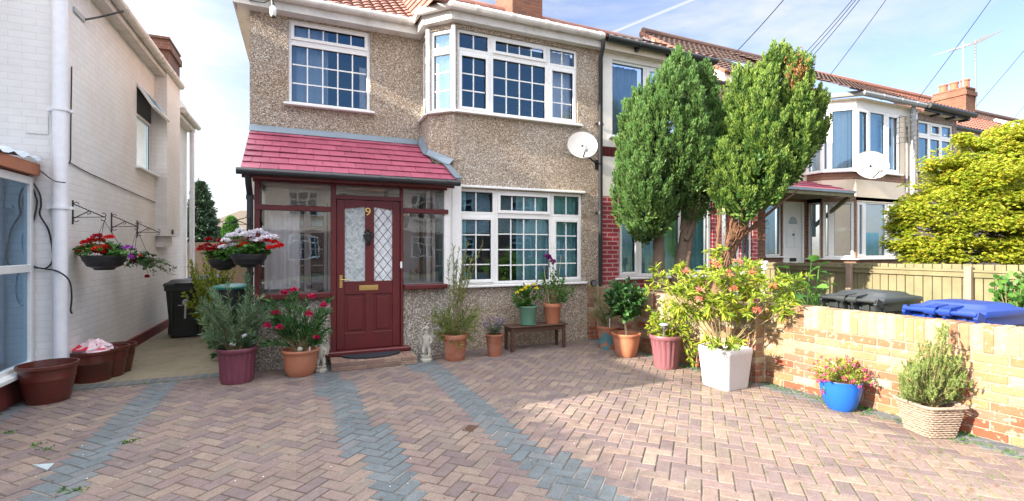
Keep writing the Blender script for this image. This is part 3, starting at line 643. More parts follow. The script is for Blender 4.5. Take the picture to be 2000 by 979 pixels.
q.ball((kx, y0-.012, kz), .055, 12, (1, .25, 1.25)); q.ball((kx, y0-.03, kz+.025), .032, 10, (1, .7, 1.1)); q.ball((kx, y0-.02, kz+.09), .018, 8); q.ball((kx, y0-.035, kz-.005), .018, 8, (1, 1.2, 1)); q.lathe([(.018, -.035), (.03, -.01), (.022, .03)], (kx, y0-.025, kz-.04), 10)
for s in (-1, 1): q.ball((kx+s*.055, y0-.012, kz+.01), .014, 8); q.ball((kx+s*.022, y0-.018, kz-.1), .016, 8); q.ball((kx+s*.04, y0-.012, kz+.055), .014, 8)
q.tube([(kx-.03, y0-.02, kz-.02), (kx-.02, y0-.035, kz-.09), (kx+.02, y0-.035, kz-.09), (kx+.03, y0-.02, kz-.02)], .007, 6)
q.build('knocker', 'iron', D, True)
cu = bpy.data.curves.new('house_number', 'FONT'); cu.body = '9'; cu.size = .15; cu.extrude = .004; cu.align_x = 'CENTER'
fo = bpy.data.objects.new('tmp', cu); col.objects.link(fo); dg = bpy.context.evaluated_depsgraph_get(); me = bpy.data.meshes.new_from_object(fo.evaluated_get(dg)); me.name = 'house_number'; bpy.data.objects.remove(fo)
no = bpy.data.objects.new('house_number', me); col.objects.link(no); me.materials.clear(); me.materials.append(M['gold']); no.parent = D
no.rotation_euler = (R(90), 0, 0); no.location = Vector((AX(718.5, PF), y0-.006, dzf(421)))-WORLD[D.name]; no.scale = (1.15, 1.0, 1)
q = MB(); q.bbox((AX(780.5, PF), PF-.05, dzf(525)), (AX(784.5, PF), PF-.036, dzf(512))); q.build('doorbell', 'upvc', house)
# inner porch window and curtains
window(house, (XL, YB+.02), (XB, YB+.02), .08, 1.02, .75, 2.2, [(.08, .42, 1.8, 2.2, 2, 1), (.42, .75, 1.8, 2.2, 2, 1), (.75, 1.02, 1.8, 2.2, 1, 1), (.08, .42, .75, 1.8, 2, 4), (.42, .75, .75, 1.8, 2, 4), (.75, 1.02, .75, 1.8, 1, 4)], inset=.0, name='porch_inner_window', sill=True, silld=.12)
cb = MB(); P = []
for i in range(61):
    u = pxl+.1+.42*i/60; dy = .02*math.sin(u*60)+.012*math.sin(u*25); P += [(u, PF+.16+dy, 1.0), (u, PF+.16+dy, ztr+.02)]
cb.add(P, [(2*i, 2*i+2, 2*i+3, 2*i+1) for i in range(60)]); cb.build('net_curtain', 'curtain', house, True)
q = MB(); wall(q, (1.0, YB-.01), (1.7, YB-.01), .05, 2.4); q.build('inner_door', 'upvc', house)
# main windows
def bars3(x0, a, b, xe, zlo, zt, zhi, rows):
    return [(x0, a, zt, zhi, 2, 1), (a, b, zt, zhi, 4, 1, True), (b, xe, zt, zhi, 2, 1), (x0, a, zlo, zt, 2, rows, True), (a, b, zlo, zt, 4, rows), (b, xe, zlo, zt, 2, rows, True)]
o = fx1
a1, a2 = AX(959.5, YF)-o, AX(1071.5, YF)-o
window(house, (o, YF), (XP, YF), fwx0-o, fwx1-o, 3.58, 4.81, bars3(fwx0-o, a1, a2, fwx1-o, 3.58, 4.5, 4.81, 3), curtain=[(fwx1-o-.42, fwx1-o-.02, 3.6, 4.8, 'curtain'), (fwx0-o+.0, fwx0-o+.07, 3.6, 4.8, 'curtain')], name='bay_window')
b1, b2 = AX(969, YF)-o, AX(1079, YF)-o
window(house, (o, YF), (XP, YF), gwx0-o, gwx1-o, .975, 2.43, bars3(gwx0-o, b1, b2, gwx1-o, .975, 2.04, 2.43, 4), curtain=[(gwx0-o+.02, gwx0-o+.2, 1, 2.4, 'curtain_teal'), (b1+.42, b2+.05, 1, 2.4, 'curtain_teal'), (b2+.05, gwx1-o-.02, 1, 2.4, 'curtain_teal')], name='bay_window')
q = MB(); q.bbox((AX(890, YF), YF-.05, 2.44), (AX(1141, YF), YF+.05, 2.475), .006); q.build('window_head_trim', 'upvc', house)
for z0, z1, zt, r_, mt in ((3.58, 4.81, 4.5, 3, 'curtain'), (.97, 2.43, 2.04, 4, 'curtain_teal')):
    m0 = .03 if z0 > 3 else .05
    window(house, (fx0, fy0), (fx1, fy1), m0, fl-m0, z0, z1, [(m0, fl-m0, zt, z1, 1, 1), (m0, fl-m0, z0, zt, 1, r_)], fw=.05, curtain=[(.03, fl-.03, z0, z1, mt)], name='bay_facet_window', sillw=.03)
    window(house, (XB, YB), (XB, fy0), .03, .46, z0, z1, [(.03, .46, zt, z1, 1, 1), (.03, .46, z0, zt, 1, r_)], fw=.05, name='bay_side_window', sillw=.02, silld=.05)
# white corner posts of the upper bay
for (x, y) in ((fx0, fy0), (fx1, fy1)):
    cp = MB(); cp.tube([(x, y, 3.55), (x, y, 4.84)], .035, 8); cp.build('bay_corner_post', 'upvc', house, True)
    cp = MB(); cp.tube([(x, y, .95), (x, y, 2.45)], .035, 8); cp.build('bay_corner_post', 'upvc', house, True)
o = XL; nxs = [ulx0-o+(ulx1-ulx0)*0, ulx1-o]
window(house, (XL, YB), (XB, YB), nxs[0], nxs[1], ulz0, ulz1, [(nxs[0], nxs[1], 4.54, ulz1, 5, 1, True), (nxs[0], nxs[1], ulz0, 4.54, 5, 3)], curtain=[(nxs[0]+.03, nxs[0]+.55, ulz0, ulz1, 'curtain_blue'), (nxs[1]-.14, nxs[1]-.02, ulz0, ulz1-.5, 'curtain')], silld=.09, name='upper_window')
# fascia, soffit, gutter
ev = [(-.82, 7.52), (1.68, 7.52), (1.68, 7.17), (2.02, 6.78), (4.7, 6.78)]
fs = MB()
for i in range(len(ev)-1):
    p, q_ = Vector(ev[i]), Vector(ev[i+1]); fs.seg((p.x, p.y, ZS+.07), (q_.x, q_.y, ZS+.07), .025, .15)
fs.add([(-.82, 7.52, ZS), (1.68, 7.52, ZS), (1.68, YB+.02, ZS), (-.82, YB+.02, ZS)], [(3, 2, 1, 0)]); fs.add([(1.68, 7.17, ZS), (2.02, 6.78, ZS), (4.7, 6.78, ZS), (4.7, 6.92, ZS), (2.1, 6.92, ZS), (1.8, 7.25, ZS), (1.8, 7.72, ZS), (1.68, 7.72, ZS)], [(7, 6, 5, 4, 3, 2, 1, 0)])
fs.box((-.845, 7.51, ZS), (-.81, 12.6, ZS+.17)); fs.add([(-.82, YB, ZS+.001), (XL+.01, YB, ZS+.001), (XL+.01, 12.6, ZS+.001), (-.82, 12.6, ZS+.001)], [(3, 2, 1, 0)])
for x in np.arange(-.7, 1.6, .11): fs.box((x, 7.54, ZS-.003), (x+.006, YB-.002, ZS+.0))
fs.build('fascia', 'upvc_dirty', house)
gu = MB(); gz = ZS+.16
def off(pts, d):
    return [(p[0]+q[0]*d, p[1]+q[1]*d) for p, q in zip(pts, [(0, -1), (-.3, -1), (-.6, -.6), (-.4, -.9), (0, -1)])]
gp = [(-.86, 7.46), (1.6, 7.46), (1.6, 7.12), (1.98, 6.71), (4.6, 6.71)]
gu.tube([(x, y, gz) for x, y in gp], .058, 10)
for x in (-.2, .35, .9, 1.35): gu.tube([(x, 7.46, gz), (x+.06, 7.46, gz)], .064, 10)
for x in (2.35, 2.9, 3.5, 4.1, 4.5): gu.tube([(x, 6.71, gz), (x+.06, 6.71, gz)], .064, 10)
gu.build('gutter', 'upvc_dirty', house, True)
# roof
RY, RZ = 10.1, 6.87
rf = MB(); pantiles(rf, -.9, 1.72, 7.44, ZS+.17, RY, RZ, rows=14); pantiles(rf, 1.72, 4.7, 6.7, ZS+.17, RY, RZ-.02, rows=16)
rf.tube([(-.9, RY, RZ+.02), (4.7, RY, RZ)], .12, 12)
pantiles(rf, -.9, 4.7, 13.0, ZS+.1, RY, RZ, rows=4)
flat_tiles(rf, [(1.60, 7.5, ZS+.16), (1.74, 6.7, ZS+.16), (1.745, RY, RZ+.01), (1.70, RY, RZ)], 12, .2, rnd)
rf.add([(XL, YB-.2, ZS), (XL, 12.8, ZS), (XL, RY, RZ)], [(0, 2, 1)], (.5, .5, .5))
rf.build('roof', 'roof_tan', house)
def chimney(name, x0, x1, y0, y1, z0, z1, parent, mat, pots=2, mortar=True):
    cb = MB(); cb.box((x0, y0, z0), (x1, y1, z1)); 
    c = cb.build('chimney', mat, parent)
    cc = MB(); cc.box((x0-.04, y0-.04, z1-.22), (x1+.04, y1+.04, z1-.08)); cc.box((x0-.02, y0-.02, z1), (x1+.02, y1+.02, z1+.05)); cc.build('corbel', mat, c)
    for i in range(pots):
        pp = MB(); pp.lathe([(.12, 0), (.11, .25), (.13, .27), (.13, .31), (.09, .31)], ((x0+x1)/2, y0+(y1-y0)*(i+.5)/pots, z1+.04), 14); pp.build('chimney_pot', 'chim_cap', c)
    l = MB(); l.seg((x0-.03, y0-.03, z0+.2), (x0-.03, y1, z0+.2+(y1-y0)*.58), .03, .12); l.seg((x0-.05, y0-.02, z0+.2), (x1+.05, y0-.02, z0+.2), .03, .1); l.build('flashing', 'lead', c)
chimney('c', 4.22, 4.95, 9.6, 10.6, 6.2, 8.4, house, 'orange_brick')
# black downpipe at the boundary (belongs to the neighbour's gutter run)
# satellite dish
def dish(label, c, r, mat, wallpt, group, back=Vector((-.35, -.93, .25))):
    root = thing('satellite_dish', label, 'satellite dish', wallpt, group)
    fwd = Vector(back).normalized(); z = Vector((0, 0, 1)); sx = z.cross(fwd).normalized(); up = fwd.cross(sx)
    d = MB(); P = []; Fs = []; n = 32
    for i in range(7):
        rr = r*i/6
        for k in range(n):
            a = 2*math.pi*k/n; P.append(Vector(c)+sx*rr*math.cos(a)+up*rr*math.sin(a)*.94+fwd*(rr*rr*.55-r*r*.55))
        if i:
            for k in range(n): Fs.append(((i-1)*n+k, (i-1)*n+(k+1) % n, i*n+(k+1) % n, i*n+k))
    off_ = len(P); P2 = [p-fwd*.008 for p in P]; Fs2 = [tuple(q+off_ for q in reversed(f)) for f in Fs]
    rim = [((6*n)+k, (6*n)+(k+1) % n, off_+6*n+(k+1) % n, off_+6*n+k) for k in range(n)]
    d.add(P+P2, Fs+Fs2+rim); d.build('reflector', mat, root, True)
    a = MB(); lnb = Vector(c)+fwd*r*.85-up*r*.75; a.tube([Vector(c)-up*r*.85-fwd*.02, lnb], .011, 8); a.build('arm', 'iron', root)
    l = MB(); q = (Vector(c)+fwd*.0-lnb).normalized(); l.tube([lnb-q*.05, lnb+q*.06], .03, 10); l.tube([lnb+q*.06, lnb+q*.08], .04, 10); l.build('receiver', 'grey_plastic', root)
    m_ = MB(); m_.tube([Vector(c)-fwd*.02, Vector(c)-fwd*.12-up*.05, Vector(wallpt)], .016, 8); m_.box(Vector(wallpt)-Vector((.05, .0, .08)), Vector(wallpt)+Vector((.05, .012, .08))); m_.build('bracket', 'iron', root)
    return root
dc = T(1138, 283, 7.75)
dish('grey satellite dish on the pebbledash wall above the bench', dc, .245, M['dish'], (AX(1166, YF), YF-.014, AZ(1166, 322, YF)), 'satellite dishes on house fronts')
# cctv camera
cm = T(533, 8, 6.55); cr = thing('security_camera', 'white bullet camera under the eaves at the corner of the house', 'camera', (cm.x, 7.5, cm.z+.1))
q = MB(); q.lathe([(.028, -.13), (.04, -.11), (.042, -.02), (.03, .0), (.02, .01)], (cm.x, 7.36, 4.835), 14); q.build('housing', 'upvc', cr, True)
q = MB(); q.tube([(cm.x, 7.36, 4.84), (cm.x-.01, 7.38, 4.92), (cm.x+.0, 7.45, 5.05)], .022, 8); q.tube([(cm.x, 7.36, 4.69), (cm.x, 7.36, 4.72)], .03, 12); q.tube([(cm.x-.3, 7.5, 4.93), (cm.x-.12, 7.44, 4.9), (cm.x, 7.38, 4.96)], .006, 6); q.build('mount', 'iron', cr)
# step and mat
stp = MB(); stp.c = []; rs = random.Random(5)
sx0, sx1, sy0 = AX(650, 6.33)-.02, AX(815, 6.36), 6.34
BR = [(.27, .17, .13), (.32, .2, .15), (.23, .15, .12), (.35, .24, .18)]
stp.box((sx0+.006, sy0+.006, 0), (sx1-.006, PF+.02, .104), (.35, .3, .24))
x = sx0
while x < sx1-.05:
    stp.bbox((x+.004, sy0, .055), (min(x+.211, sx1), sy0+.1, .108), .004, rs.choice(BR)); x += .215
x = sx0
while x < sx1-.05:
    stp.bbox((x+.004, sy0-.002, .002), (min(x+.211, sx1), sy0+.1, .05), .004, rs.choice(BR)); x += .215
x = sx0
while x < sx1-.05:
    stp.bbox((x+.003, sy0+.003, .07), (min(x+.1, sx1), sy0+.215, .114), .004, rs.choice(BR)); stp.bbox((x+.003, sy0+.22, .07), (min(x+.1, sx1), PF-.05, .113), .004, rs.choice(BR)); x += .104
tag(stp.build('door_step', 'paving'), 'low brown brick doorstep below the maroon front door', 'step')
mt = MB(); cx = AX(728, 6.5); P = []; n = 24
pts = [(cx+.38*math.cos(math.pi+math.pi*i/n), 6.66+.27*math.sin(math.pi+math.pi*i/n)) for i in range(n+1)]
mt.prism(pts, .116, .134); tag(mt.build('door_mat', 'mat'), 'black half moon mat lying on the brick doorstep', 'mat')

# ================================================================== LEFT NEIGHBOUR (white painted brick)
LX, LY = -2.36, 6.75
lh = thing('white_house', 'white painted brick house across the alley with a white downpipe at its corner', 'house', (-5, 10, 0))
lb = MB(); LZ = 4.72; w0, w1 = BY(267, LX), BY(302, LX); wz0, wz1 = BZ(267, 325, LX), BZ(267, 163, LX)
wall(lb, (LX, LY), (LX, 13.0), .16, LZ, [(w0-LY, w1-LY, wz0, wz1)], .1)
wall(lb, (-9, LY), (LX, LY), .0, 6.0); wall(lb, (LX, 13), (-9, 13), 0, LZ)
lb.add([(-9, 6.6, 5.9), (-2.3, 6.6, 5.9), (-5.6, 6.62, 7.4)], [(0, 1, 2)])
py0, py1 = BY(317, LX+.18), BY(345, LX+.18)
lb.box((LX-.01, 10.35, 1.75), (LX+.18, 11.35, LZ-.002))
lb.box((LX-.01, 10.45, 1.55), (LX+.1, 11.1, 1.749))
lb.build('wall', 'white_brick', lh)
pl = MB(); pl.box((LX-.02, LY, 0), (LX+.03, 13, .16)); pl.build('plinth', 'plinth_red', lh)
ww = w1-w0
window(lh, (LX, LY), (LX, 13.0), w0-LY, w1-LY, wz0, wz1, [(w0-LY, w1-LY, wz0, wz0+.9, 1, 1)], inset=.06, fw=.05, name='side_window')
q = MB(); q.X = Matrix.Translation((LX-.02, w0, wz1)) @ Matrix.Rotation(R(-32), 4, 'Y')
f_ = .05; hh = .42
q.bbox((0, 0, -hh), (.04, f_, 0)); q.bbox((0, ww-f_, -hh), (.04, ww, 0)); q.bbox((0, f_, -hh), (.04, ww-f_, -hh+f_)); q.bbox((0, f_, -f_), (.04, ww-f_, 0)); F_ = q.build('opening_light', 'upvc', lh)
q2 = MB(); q2.X = q.X; q2.add([(.02, f_, -hh+f_), (.02, ww-f_, -hh+f_), (.02, ww-f_, -f_), (.02, f_, -f_)], [(0, 1, 2, 3)]); q2.build('pane', 'glass', F_)
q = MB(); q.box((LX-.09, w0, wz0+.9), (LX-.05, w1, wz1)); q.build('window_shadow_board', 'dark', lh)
lf = MB(); lf.box((LX-.02, LY-.2, LZ-.14), (LX+.13, 10.9, LZ-.12)); lf.box((LX+.13, LY-.2, LZ-.14), (LX+.155, 11.4, LZ+.03)); lf.box((LX-.02, 11.4, LZ-.56), (LX+.16, 13.0, LZ-.42)); lf.build('fascia', 'upvc_dirty', lh)
lg = MB(); lg.tube([(LX+.2, LY-.25, LZ+.0), (LX+.2, 11.35, LZ)], .065, 10)
for y in np.arange(7, 11.3, .9): lg.tube([(LX+.2, y, LZ), (LX+.2, y+.06, LZ)], .071, 10)
lg.tube([(LX+.2, 11.5, LZ-.42), (LX+.2, 13.1, LZ-.42)], .06, 10); lg.build('gutter', 'upvc_dirty', lh, True)
q = MB(); xx, yy = LX-.0, LY-.07; q.tube([(LX+.0, LY-.06, 6.2), (xx, yy, 6), (xx, yy, 0.05)], .064, 16)
for z in (3.0, 1.95): q.tube([(xx, yy, z), (xx, yy, z+.035)], .075, 16); q.box((xx-.12, yy+.02, z), (xx+.1, yy+.07, z+.03))
q.build('downpipe', 'white_pipe', lh, True)
q = MB(); yy = 12.85; q.tube([(LX+.12, yy, LZ-.5), (LX+.12, yy, 0)], .05, 12); q.build('rear_downpipe', 'white_pipe', lh, True)
rf = MB(); rf.c = []; pantiles(rf, -9, LX+.15, 7, 5.0, 12, 5.2, rows=2)
rf = MB(); X_ = Matrix(((0, 1, 0, 0), (1, 0, 0, 0), (0, 0, 1, 0), (0, 0, 0, 1)))
rf.add([(LX+.16, LY-.2, LZ+.03), (LX+.16, 11.4, LZ+.03), (-5.6, 11.4, 6.6), (-5.6, LY-.2, 6.6)], [(0, 1, 2, 3)], (.5, .5, .5)); rf.add([(LX+.16, 11.4, LZ-.4), (LX+.16, 13.2, LZ-.4), (-5, 13.2, 5.6), (-5, 11.4, 5.6)], [(0, 1, 2, 3)], (.5, .5, .5)); rf.build('roof', 'roof_brown', lh)
chimney('c', -3.05, -2.5, 12.0, 13.0, 4.3, 5.85, lh, 'orange_brick', 0)
q = MB(); q.bbox((LX-.12+.0, LY-.012, 2.75), (LX-.0-.3, LY-.002, 2.95)); q.build('blank_plaque', 'white_brick', lh)
# its glazed porch, mostly outside the frame
lp = MB(); GX = -2.62; g0, g1 = 5.0, LY-.03
lp.box((GX-.02, g0, 0), (GX+.04, g1, .26)); lp.build('porch_plinth', 'plinth_red', lh)
lp = MB()
for y in (g1-.06, 5.6, g0): lp.bbox((GX-.03, y, .27), (GX+.03, y+.06, 2.28))
for z in (.27, 1.28, 2.2): lp.bbox((GX-.028, g0+.06, z), (GX+.028, g1-.06, z+.08))
lp.bbox((GX-.03, g0, .26), (GX+.12, g1, .3)); lp.build('porch_frame', 'upvc', lh)
q = MB(); q.add([(GX, g0, .3), (GX, g1, .3), (GX, g1, 2.25), (GX, g0, 2.25)], [(0, 1, 2, 3)]); q.build('porch_pane', 'glass', lh)
q = MB(); q.box((-5, g0-.1, 2.3), (GX+.08, g1-.0, 2.42)); q.build('porch_roof_edge', 'terracotta', lh)
q = MB(); P = []; n = 20
for i in range(n+1):
    y = g0-.1+(g1-g0+.08)*i/n; zz_ = 2.43+.02*math.sin(i*1.9)+.06*(i/n); P += [(GX+.1, y, zz_-.03), (GX+.07, y, zz_+.01), (GX-1.2, y, zz_+.12)]
q.add(P, [(3*i+j, 3*i+3+j, 3*i+4+j, 3*i+1+j) for i in range(n) for j in (0, 1)]); q.build('porch_roof_sheet', 'skirt', lh, True)
q = MB(); q.box((-4.6, 5.0, .03), (-4.5, 6.5, 2.3)); q.build('porch_inner_wall', 'room', lh)

# ================================================================== HOUSES TO THE RIGHT
h2 = thing('terrace_house', 'white rendered middle house with glossy red brick ground floor behind the conifers', 'house', (6.4, 9, 0), 'houses along the terrace')
X2, X3, X4, X5 = 4.66, 8.42, 13.95, 15.75
mb = MB(); uw = (AX(1194, YF)-X2, AX(1194, YF)-X2+1.5, 3.45, 4.78); XM = 6.98; wall(mb, (X2+.02, YF+.0), (XM, YF), 3.27, ZS, [uw]); wall(mb, (X2+.02, YF), (XM, YF), 2.42, 3.1); wall(mb, (XM, YF), (XM, YB), 2.42, ZS); wall(mb, (XM, YB), (X3, YB), 2.5, ZS); mb.add([(XM, YF, 2.421), (X3, YF, 2.421), (X3, YB, 2.6), (XM, YB, 2.6)], [(0, 1, 2, 3)]); mb.build('render_wall', 'white_render', h2)
g2 = (AX(1207, YF)-X2, AX(1390, YF)-X2, 1.02, 2.42); dr2 = (AX(1408, YF)-X2, AX(1440, YF)-X2+.08, .15, 2.42); s2 = (AX(1441, YF)-X2+.09, AX(1469, YF)-X2, 1.05, 2.2)
mb = MB(); wall(mb, (X2+.02, YF), (X3, YF), 0, 2.42, [g2, dr2, s2]); 
wall(mb, (X3, YF), (X3, 7.7), 0, ZS+.2); mb.build('brick_wall', 'red_brick', h2)
mb = MB(); nb = int((XM-X2)/.075)
for i in range(nb): mb.bbox((X2+.03+i*.075+.004, YF-.006, 3.105), (X2+.03+i*.075+.069, YF+.03, 3.265), .004)
mb.build('brick_band', 'maroon', h2)
mb = MB(); mb.box((X2+.02, YF+.012, 3.08), (XM, YF+.05, 3.29)); mb.build('band_mortar', 'mortar', h2)
a, b = uw[0], uw[1]
uwe = b
window(h2, (X2, YF), (X3, YF), a, b, 3.45, 4.78, [(a, a+.75, 3.45, 4.78, 1, 1), (a+.75, a+1.5, 4.4, 4.78, 1, 1, True), (a+.75, a+1.5, 3.45, 4.4, 1, 1)], curtain=[(a+.02, a+.7, 3.45, 4.75, 'curtain_blue')], name='upper_window')
a, b = g2[0], g2[1]; t1, t2 = AX(1250, YF)-X2, AX(1332, YF)-X2
window(h2, (X2, YF), (X3, YF), a, b, 1.02, 2.42, [(a, t1, 1.02, 2.42, 1, 1, True), (t1, t2, 1.02, 2.42, 2, 1), (t2, b, 1.02, 2.42, 1, 1, True)], curtain=[(a, b, 1.0, 2.4, 'curtain_teal')], name='ground_window', fw=.06)
a, b, c, d = dr2; window(h2, (X2, YF), (X3, YF), a, b, c, d, [(a, b, c, 1.2, 1, 1), (a, b, 1.2, d, 1, 1)], name='glazed_door', fw=.07, sill=False)
a, b, c, d = s2; window(h2, (X2, YF), (X3, YF), a, b, c, d, [(a, b, c, d, 1, 1)], name='side_light', fw=.05, curtain=[(a, b, c, d, 'curtain')])
mb = MB(); mb.box((X2+.03, 6.78, ZS+.0), (XM+.05, 6.81, ZS+.14)); mb.add([(X2+.03, 6.8, ZS), (XM+.1, 6.8, ZS), (XM+.1, YF+.05, ZS), (X2+.03, YF+.05, ZS)], [(3, 2, 1, 0)]); mb.box((XM+.05, 7.5, ZS-.06), (X3, 7.53, ZS+.08)); mb.box((XM+.05, 7.53, ZS-.03), (X3, YB-.002, ZS-.02)); mb.box((XM+.06, 6.812, ZS), (XM+.09, 7.5, ZS+.13)); mb.build('fascia', 'cream', h2)
mb = MB(); mb.tube([(X2+.02, 6.70, ZS+.15), (XM+.1, 6.70, ZS+.13), (XM+.13, 7.4, ZS+.08), (X3-.03, 7.42, ZS+.06)], .06, 10); 
for x in (5.3, 6.0, 6.7): mb.tube([(x, 6.7, ZS+.14), (x+.05, 6.7, ZS+.14)], .068, 10); mb.box((x-.02, 6.72, ZS+.04), (x+.03, 6.79, ZS+.12))
mb.build('gutter', 'bin_black', h2, True)
xd = AX(1171, 6.85)
mb = MB(); mb.tube([(xd-.02, 6.70, ZS+.1), (xd-.02, 6.72, ZS-.02), (xd+.01, 6.83, ZS-.16), (xd+.01, 6.84, 0)], .036, 12)
for z in (3.6, 2.1): mb.tube([(xd+.01, 6.84, z), (xd+.01, 6.84, z+.05)], .045, 12); mb.box((xd-.07, 6.86, z+.01), (xd+.09, 6.89, z+.04))
mb.build('downpipe', 'black_plastic', h2, True)
mb = MB(); pantiles(mb, 4.72, XM+.1, 6.68, ZS+.16, RY, RZ-.04, rows=16); pantiles(mb, XM+.1, X3-.25, 7.42, ZS+.08, RY, RZ-.04, rows=14); mb.tube([(4.7, RY, RZ-.01), (X3, RY, RZ-.03)], .12, 12); mb.build('roof', 'roof_tan', h2)
def skylight(parent, x, y, wd, ln, slope, zbase):
    mb = MB(); sl = math.atan(slope); mb.X = Matrix.Translation((x, y, zbase)) @ Matrix.Rotation(sl, 4, 'X')
    mb.bbox((0, 0, 0), (.06, ln, .045)); mb.bbox((wd-.06, 0, 0), (wd, ln, .045)); mb.bbox((.06, 0, 0), (wd-.06, .06, .045)); mb.bbox((.06, ln-.06, 0), (wd-.06, ln, .045)); s_ = mb.build('skylight', 'bin_grey', parent)
    g = MB(); g.X = mb.X; g.add([(.06, .06, .03), (wd-.06, .06, .03), (wd-.06, ln-.06, .03), (.06, ln-.06, .03)], [(0, 1, 2, 3)]); g.build('pane', 'lead', s_)
rz2 = lambda y: ZS+.16+(RZ-.2-ZS)*(y-6.68)/(RY-6.68)
skylight(h2, 5.9, 7.35, .6, .8, .52, rz2(7.35)+.04)
# house 3
h3 = thing('terrace_house', 'cream rendered house with brown brick ground floor, canopy and white front door', 'house', (11.2, 9, 0), 'houses along the terrace')
Z3 = ZS+.02
f3a = AX(1614, 7.5); c3 = AX(1672, YF); e3 = AX(1756, YF)
bx3 = 11.05
mb = MB(); wall(mb, (X3, YB), (bx3, YB), 2.9, Z3+.2); 
fu = math.hypot(c3-bx3-.05, .5)
wall(mb, (bx3, YB), (bx3, 7.35), 2.6, 3.1); wall(mb, (bx3, 7.35), (c3, YF), 2.6, 3.1); wall(mb, (c3, YF), (X4, YF), 2.6, 3.1)
wall(mb, (e3+.05, YF+.01), (X4, YF+.01), 3.1, Z3); wall(mb, (X4, YF), (X4, 9), 0, Z3)
mb.build('render_wall', 'cream', h3)
L3 = math.hypot(c3-bx3, 7.35-YF)
uz0, uz1 = 3.3, 4.74
mb = MB(); wall(mb, (bx3, YB), (bx3, 7.35), 3.1, 3.3); wall(mb, (bx3, 7.35), (c3, YF), 3.1, 3.3); wall(mb, (c3, YF), (X4, YF), 3.1, 3.3)
wall(mb, (X3, YB), (bx3, YB), 0, 2.9, [(AX(1495, YB)-X3, AX(1527, YB)-X3, 1.35, 2.6), (AX(1529, YB)-X3, AX(1572, YB)-X3, .5, 2.62)])
wall(mb, (bx3, YB), (bx3, 7.35), 0, 2.7, [(.02, .33, 1.3, 2.6)]); wall(mb, (bx3, 7.35), (c3, YF), 0, 2.7, [(.03, L3-.03, 1.3, 2.6)]); ge = AX(1763, YF)
wall(mb, (c3, YF), (X4, YF), 0, 2.7, [(.03, ge-c3, 1.3, 2.62)]); mb.build('brick_wall', 'brown_brick', h3)
# upper bay glazing
window(h3, (bx3, YB), (bx3, 7.35), 0, .35, uz0, uz1, [(0, .35, uz0, uz1, 1, 1)], name='bay_side_window', inset=0, curtain=[(0, .3, uz0, uz1, 'curtain')])
window(h3, (bx3, 7.35), (c3, YF), 0, L3, uz0, uz1, [(0, .16, uz0, uz1, 1, 1), (.16, L3, uz0, uz1, 1, 1)], name='bay_facet_window', inset=0, fw=.06, curtain=[(0, L3, uz0, uz1, 'curtain_blue')])
k1, k2, k3 = AX(1697, YF)-c3, AX(1730, YF)-c3, e3-c3
window(h3, (c3, YF), (X4, YF), 0, k3, uz0, uz1, [(0, k1, uz0, uz1, 1, 1, True), (k1, k2, uz0, uz1, 1, 1), (k2, k3, uz0, uz1, 1, 1, True)], name='bay_window', inset=0, fw=.06, curtain=[(0, k3, uz0, uz1, 'curtain_blue')])
mb = MB(); wall(mb, (bx3, YB), (bx3, 7.35), uz1, Z3+.05); wall(mb, (bx3, 7.35), (c3, YF), uz1, Z3+.05); wall(mb, (c3, YF), (X4, YF), uz1, Z3+.05); mb.build('bay_head', 'upvc', h3)
window(h3, (bx3, YB), (bx3, 7.35), .02, .33, 1.3, 2.6, [(.02, .33, 1.3, 2.6, 1, 1)], name='bay_side_window', inset=0.02)
window(h3, (bx3, 7.35), (c3, YF), .03, L3-.03, 1.3, 2.6, [(.03, .2, 1.3, 2.6, 1, 1), (.2, L3-.03, 1.3, 2.6, 1, 1)], name='bay_facet_window', inset=0.02, fw=.06)
k1, k2, k3 = AX(1690, YF)-c3, AX(1733, YF)-c3, ge-c3
window(h3, (c3, YF), (X4, YF), .03, k3, 1.3, 2.62, [(.03, k1, 1.3, 2.62, 1, 1, True), (k1, k2, 1.3, 2.62, 1, 1), (k2, k3, 1.3, 2.62, 1, 1, True)], name='bay_window', inset=.02, fw=.06, curtain=[(k1, k2, 1.3, 1.9, 'curtain_teal')])
a, b = AX(1495, YB)-X3, AX(1527, YB)-X3
window(h3, (X3, YB), (bx3, YB), a, b, 1.35, 2.6, [(a, b, 1.35, 2.6, 1, 1)], name='side_light', curtain=[(a, b, 1.35, 2.6, 'curtain')])
# its door
a, b = AX(1530, YB), AX(1571, YB)
mb = MB(); y = YB+.03; mb.bbox((a, y-.03, .5), (a+.07, y+.06, 2.62)); mb.bbox((b-.07, y-.03, .5), (b, y+.06, 2.62)); mb.bbox((a+.07, y-.03, 2.54), (b-.07, y+.06, 2.62)); mb.bbox((a+.07, y, .5), (b-.07, y+.05, 2.54))
cxd = (a+b)/2; q = (b-a)/2
for s in (-1, 1):
    mb.bbox((cxd+s*.04, y-.012, 1.55), (cxd+s*(q-.13), y+.001, 1.95), .01); mb.bbox((cxd+s*.04, y-.012, .95), (cxd+s*(q-.13), y+.001, 1.15), .01)
d3 = mb.build('front_door', 'upvc', h3)
mb = MB(); P = [(cxd+.15*math.cos(math.pi*i/10), 2.1+.17*math.sin(math.pi*i/10)) for i in range(11)]; mb.add([(x, y-.004, z) for x, z in P], [tuple(range(11))]); mb.build('fan_light', 'obscure', d3)
mb = MB(); mb.box((cxd-.11, y-.01, 1.22), (cxd+.11, y-.002, 1.3)); mb.build('letter_plate', 'iron', d3)
mb = MB(); mb.ball((cxd, y-.02, 1.85), .03, 8); mb.build('knocker', 'grey_plastic', d3)
mb = MB(); mb.ball((cxd+.05, YB-.1, 2.78), .06, 8); mb.build('porch_lamp', 'brass', h3)
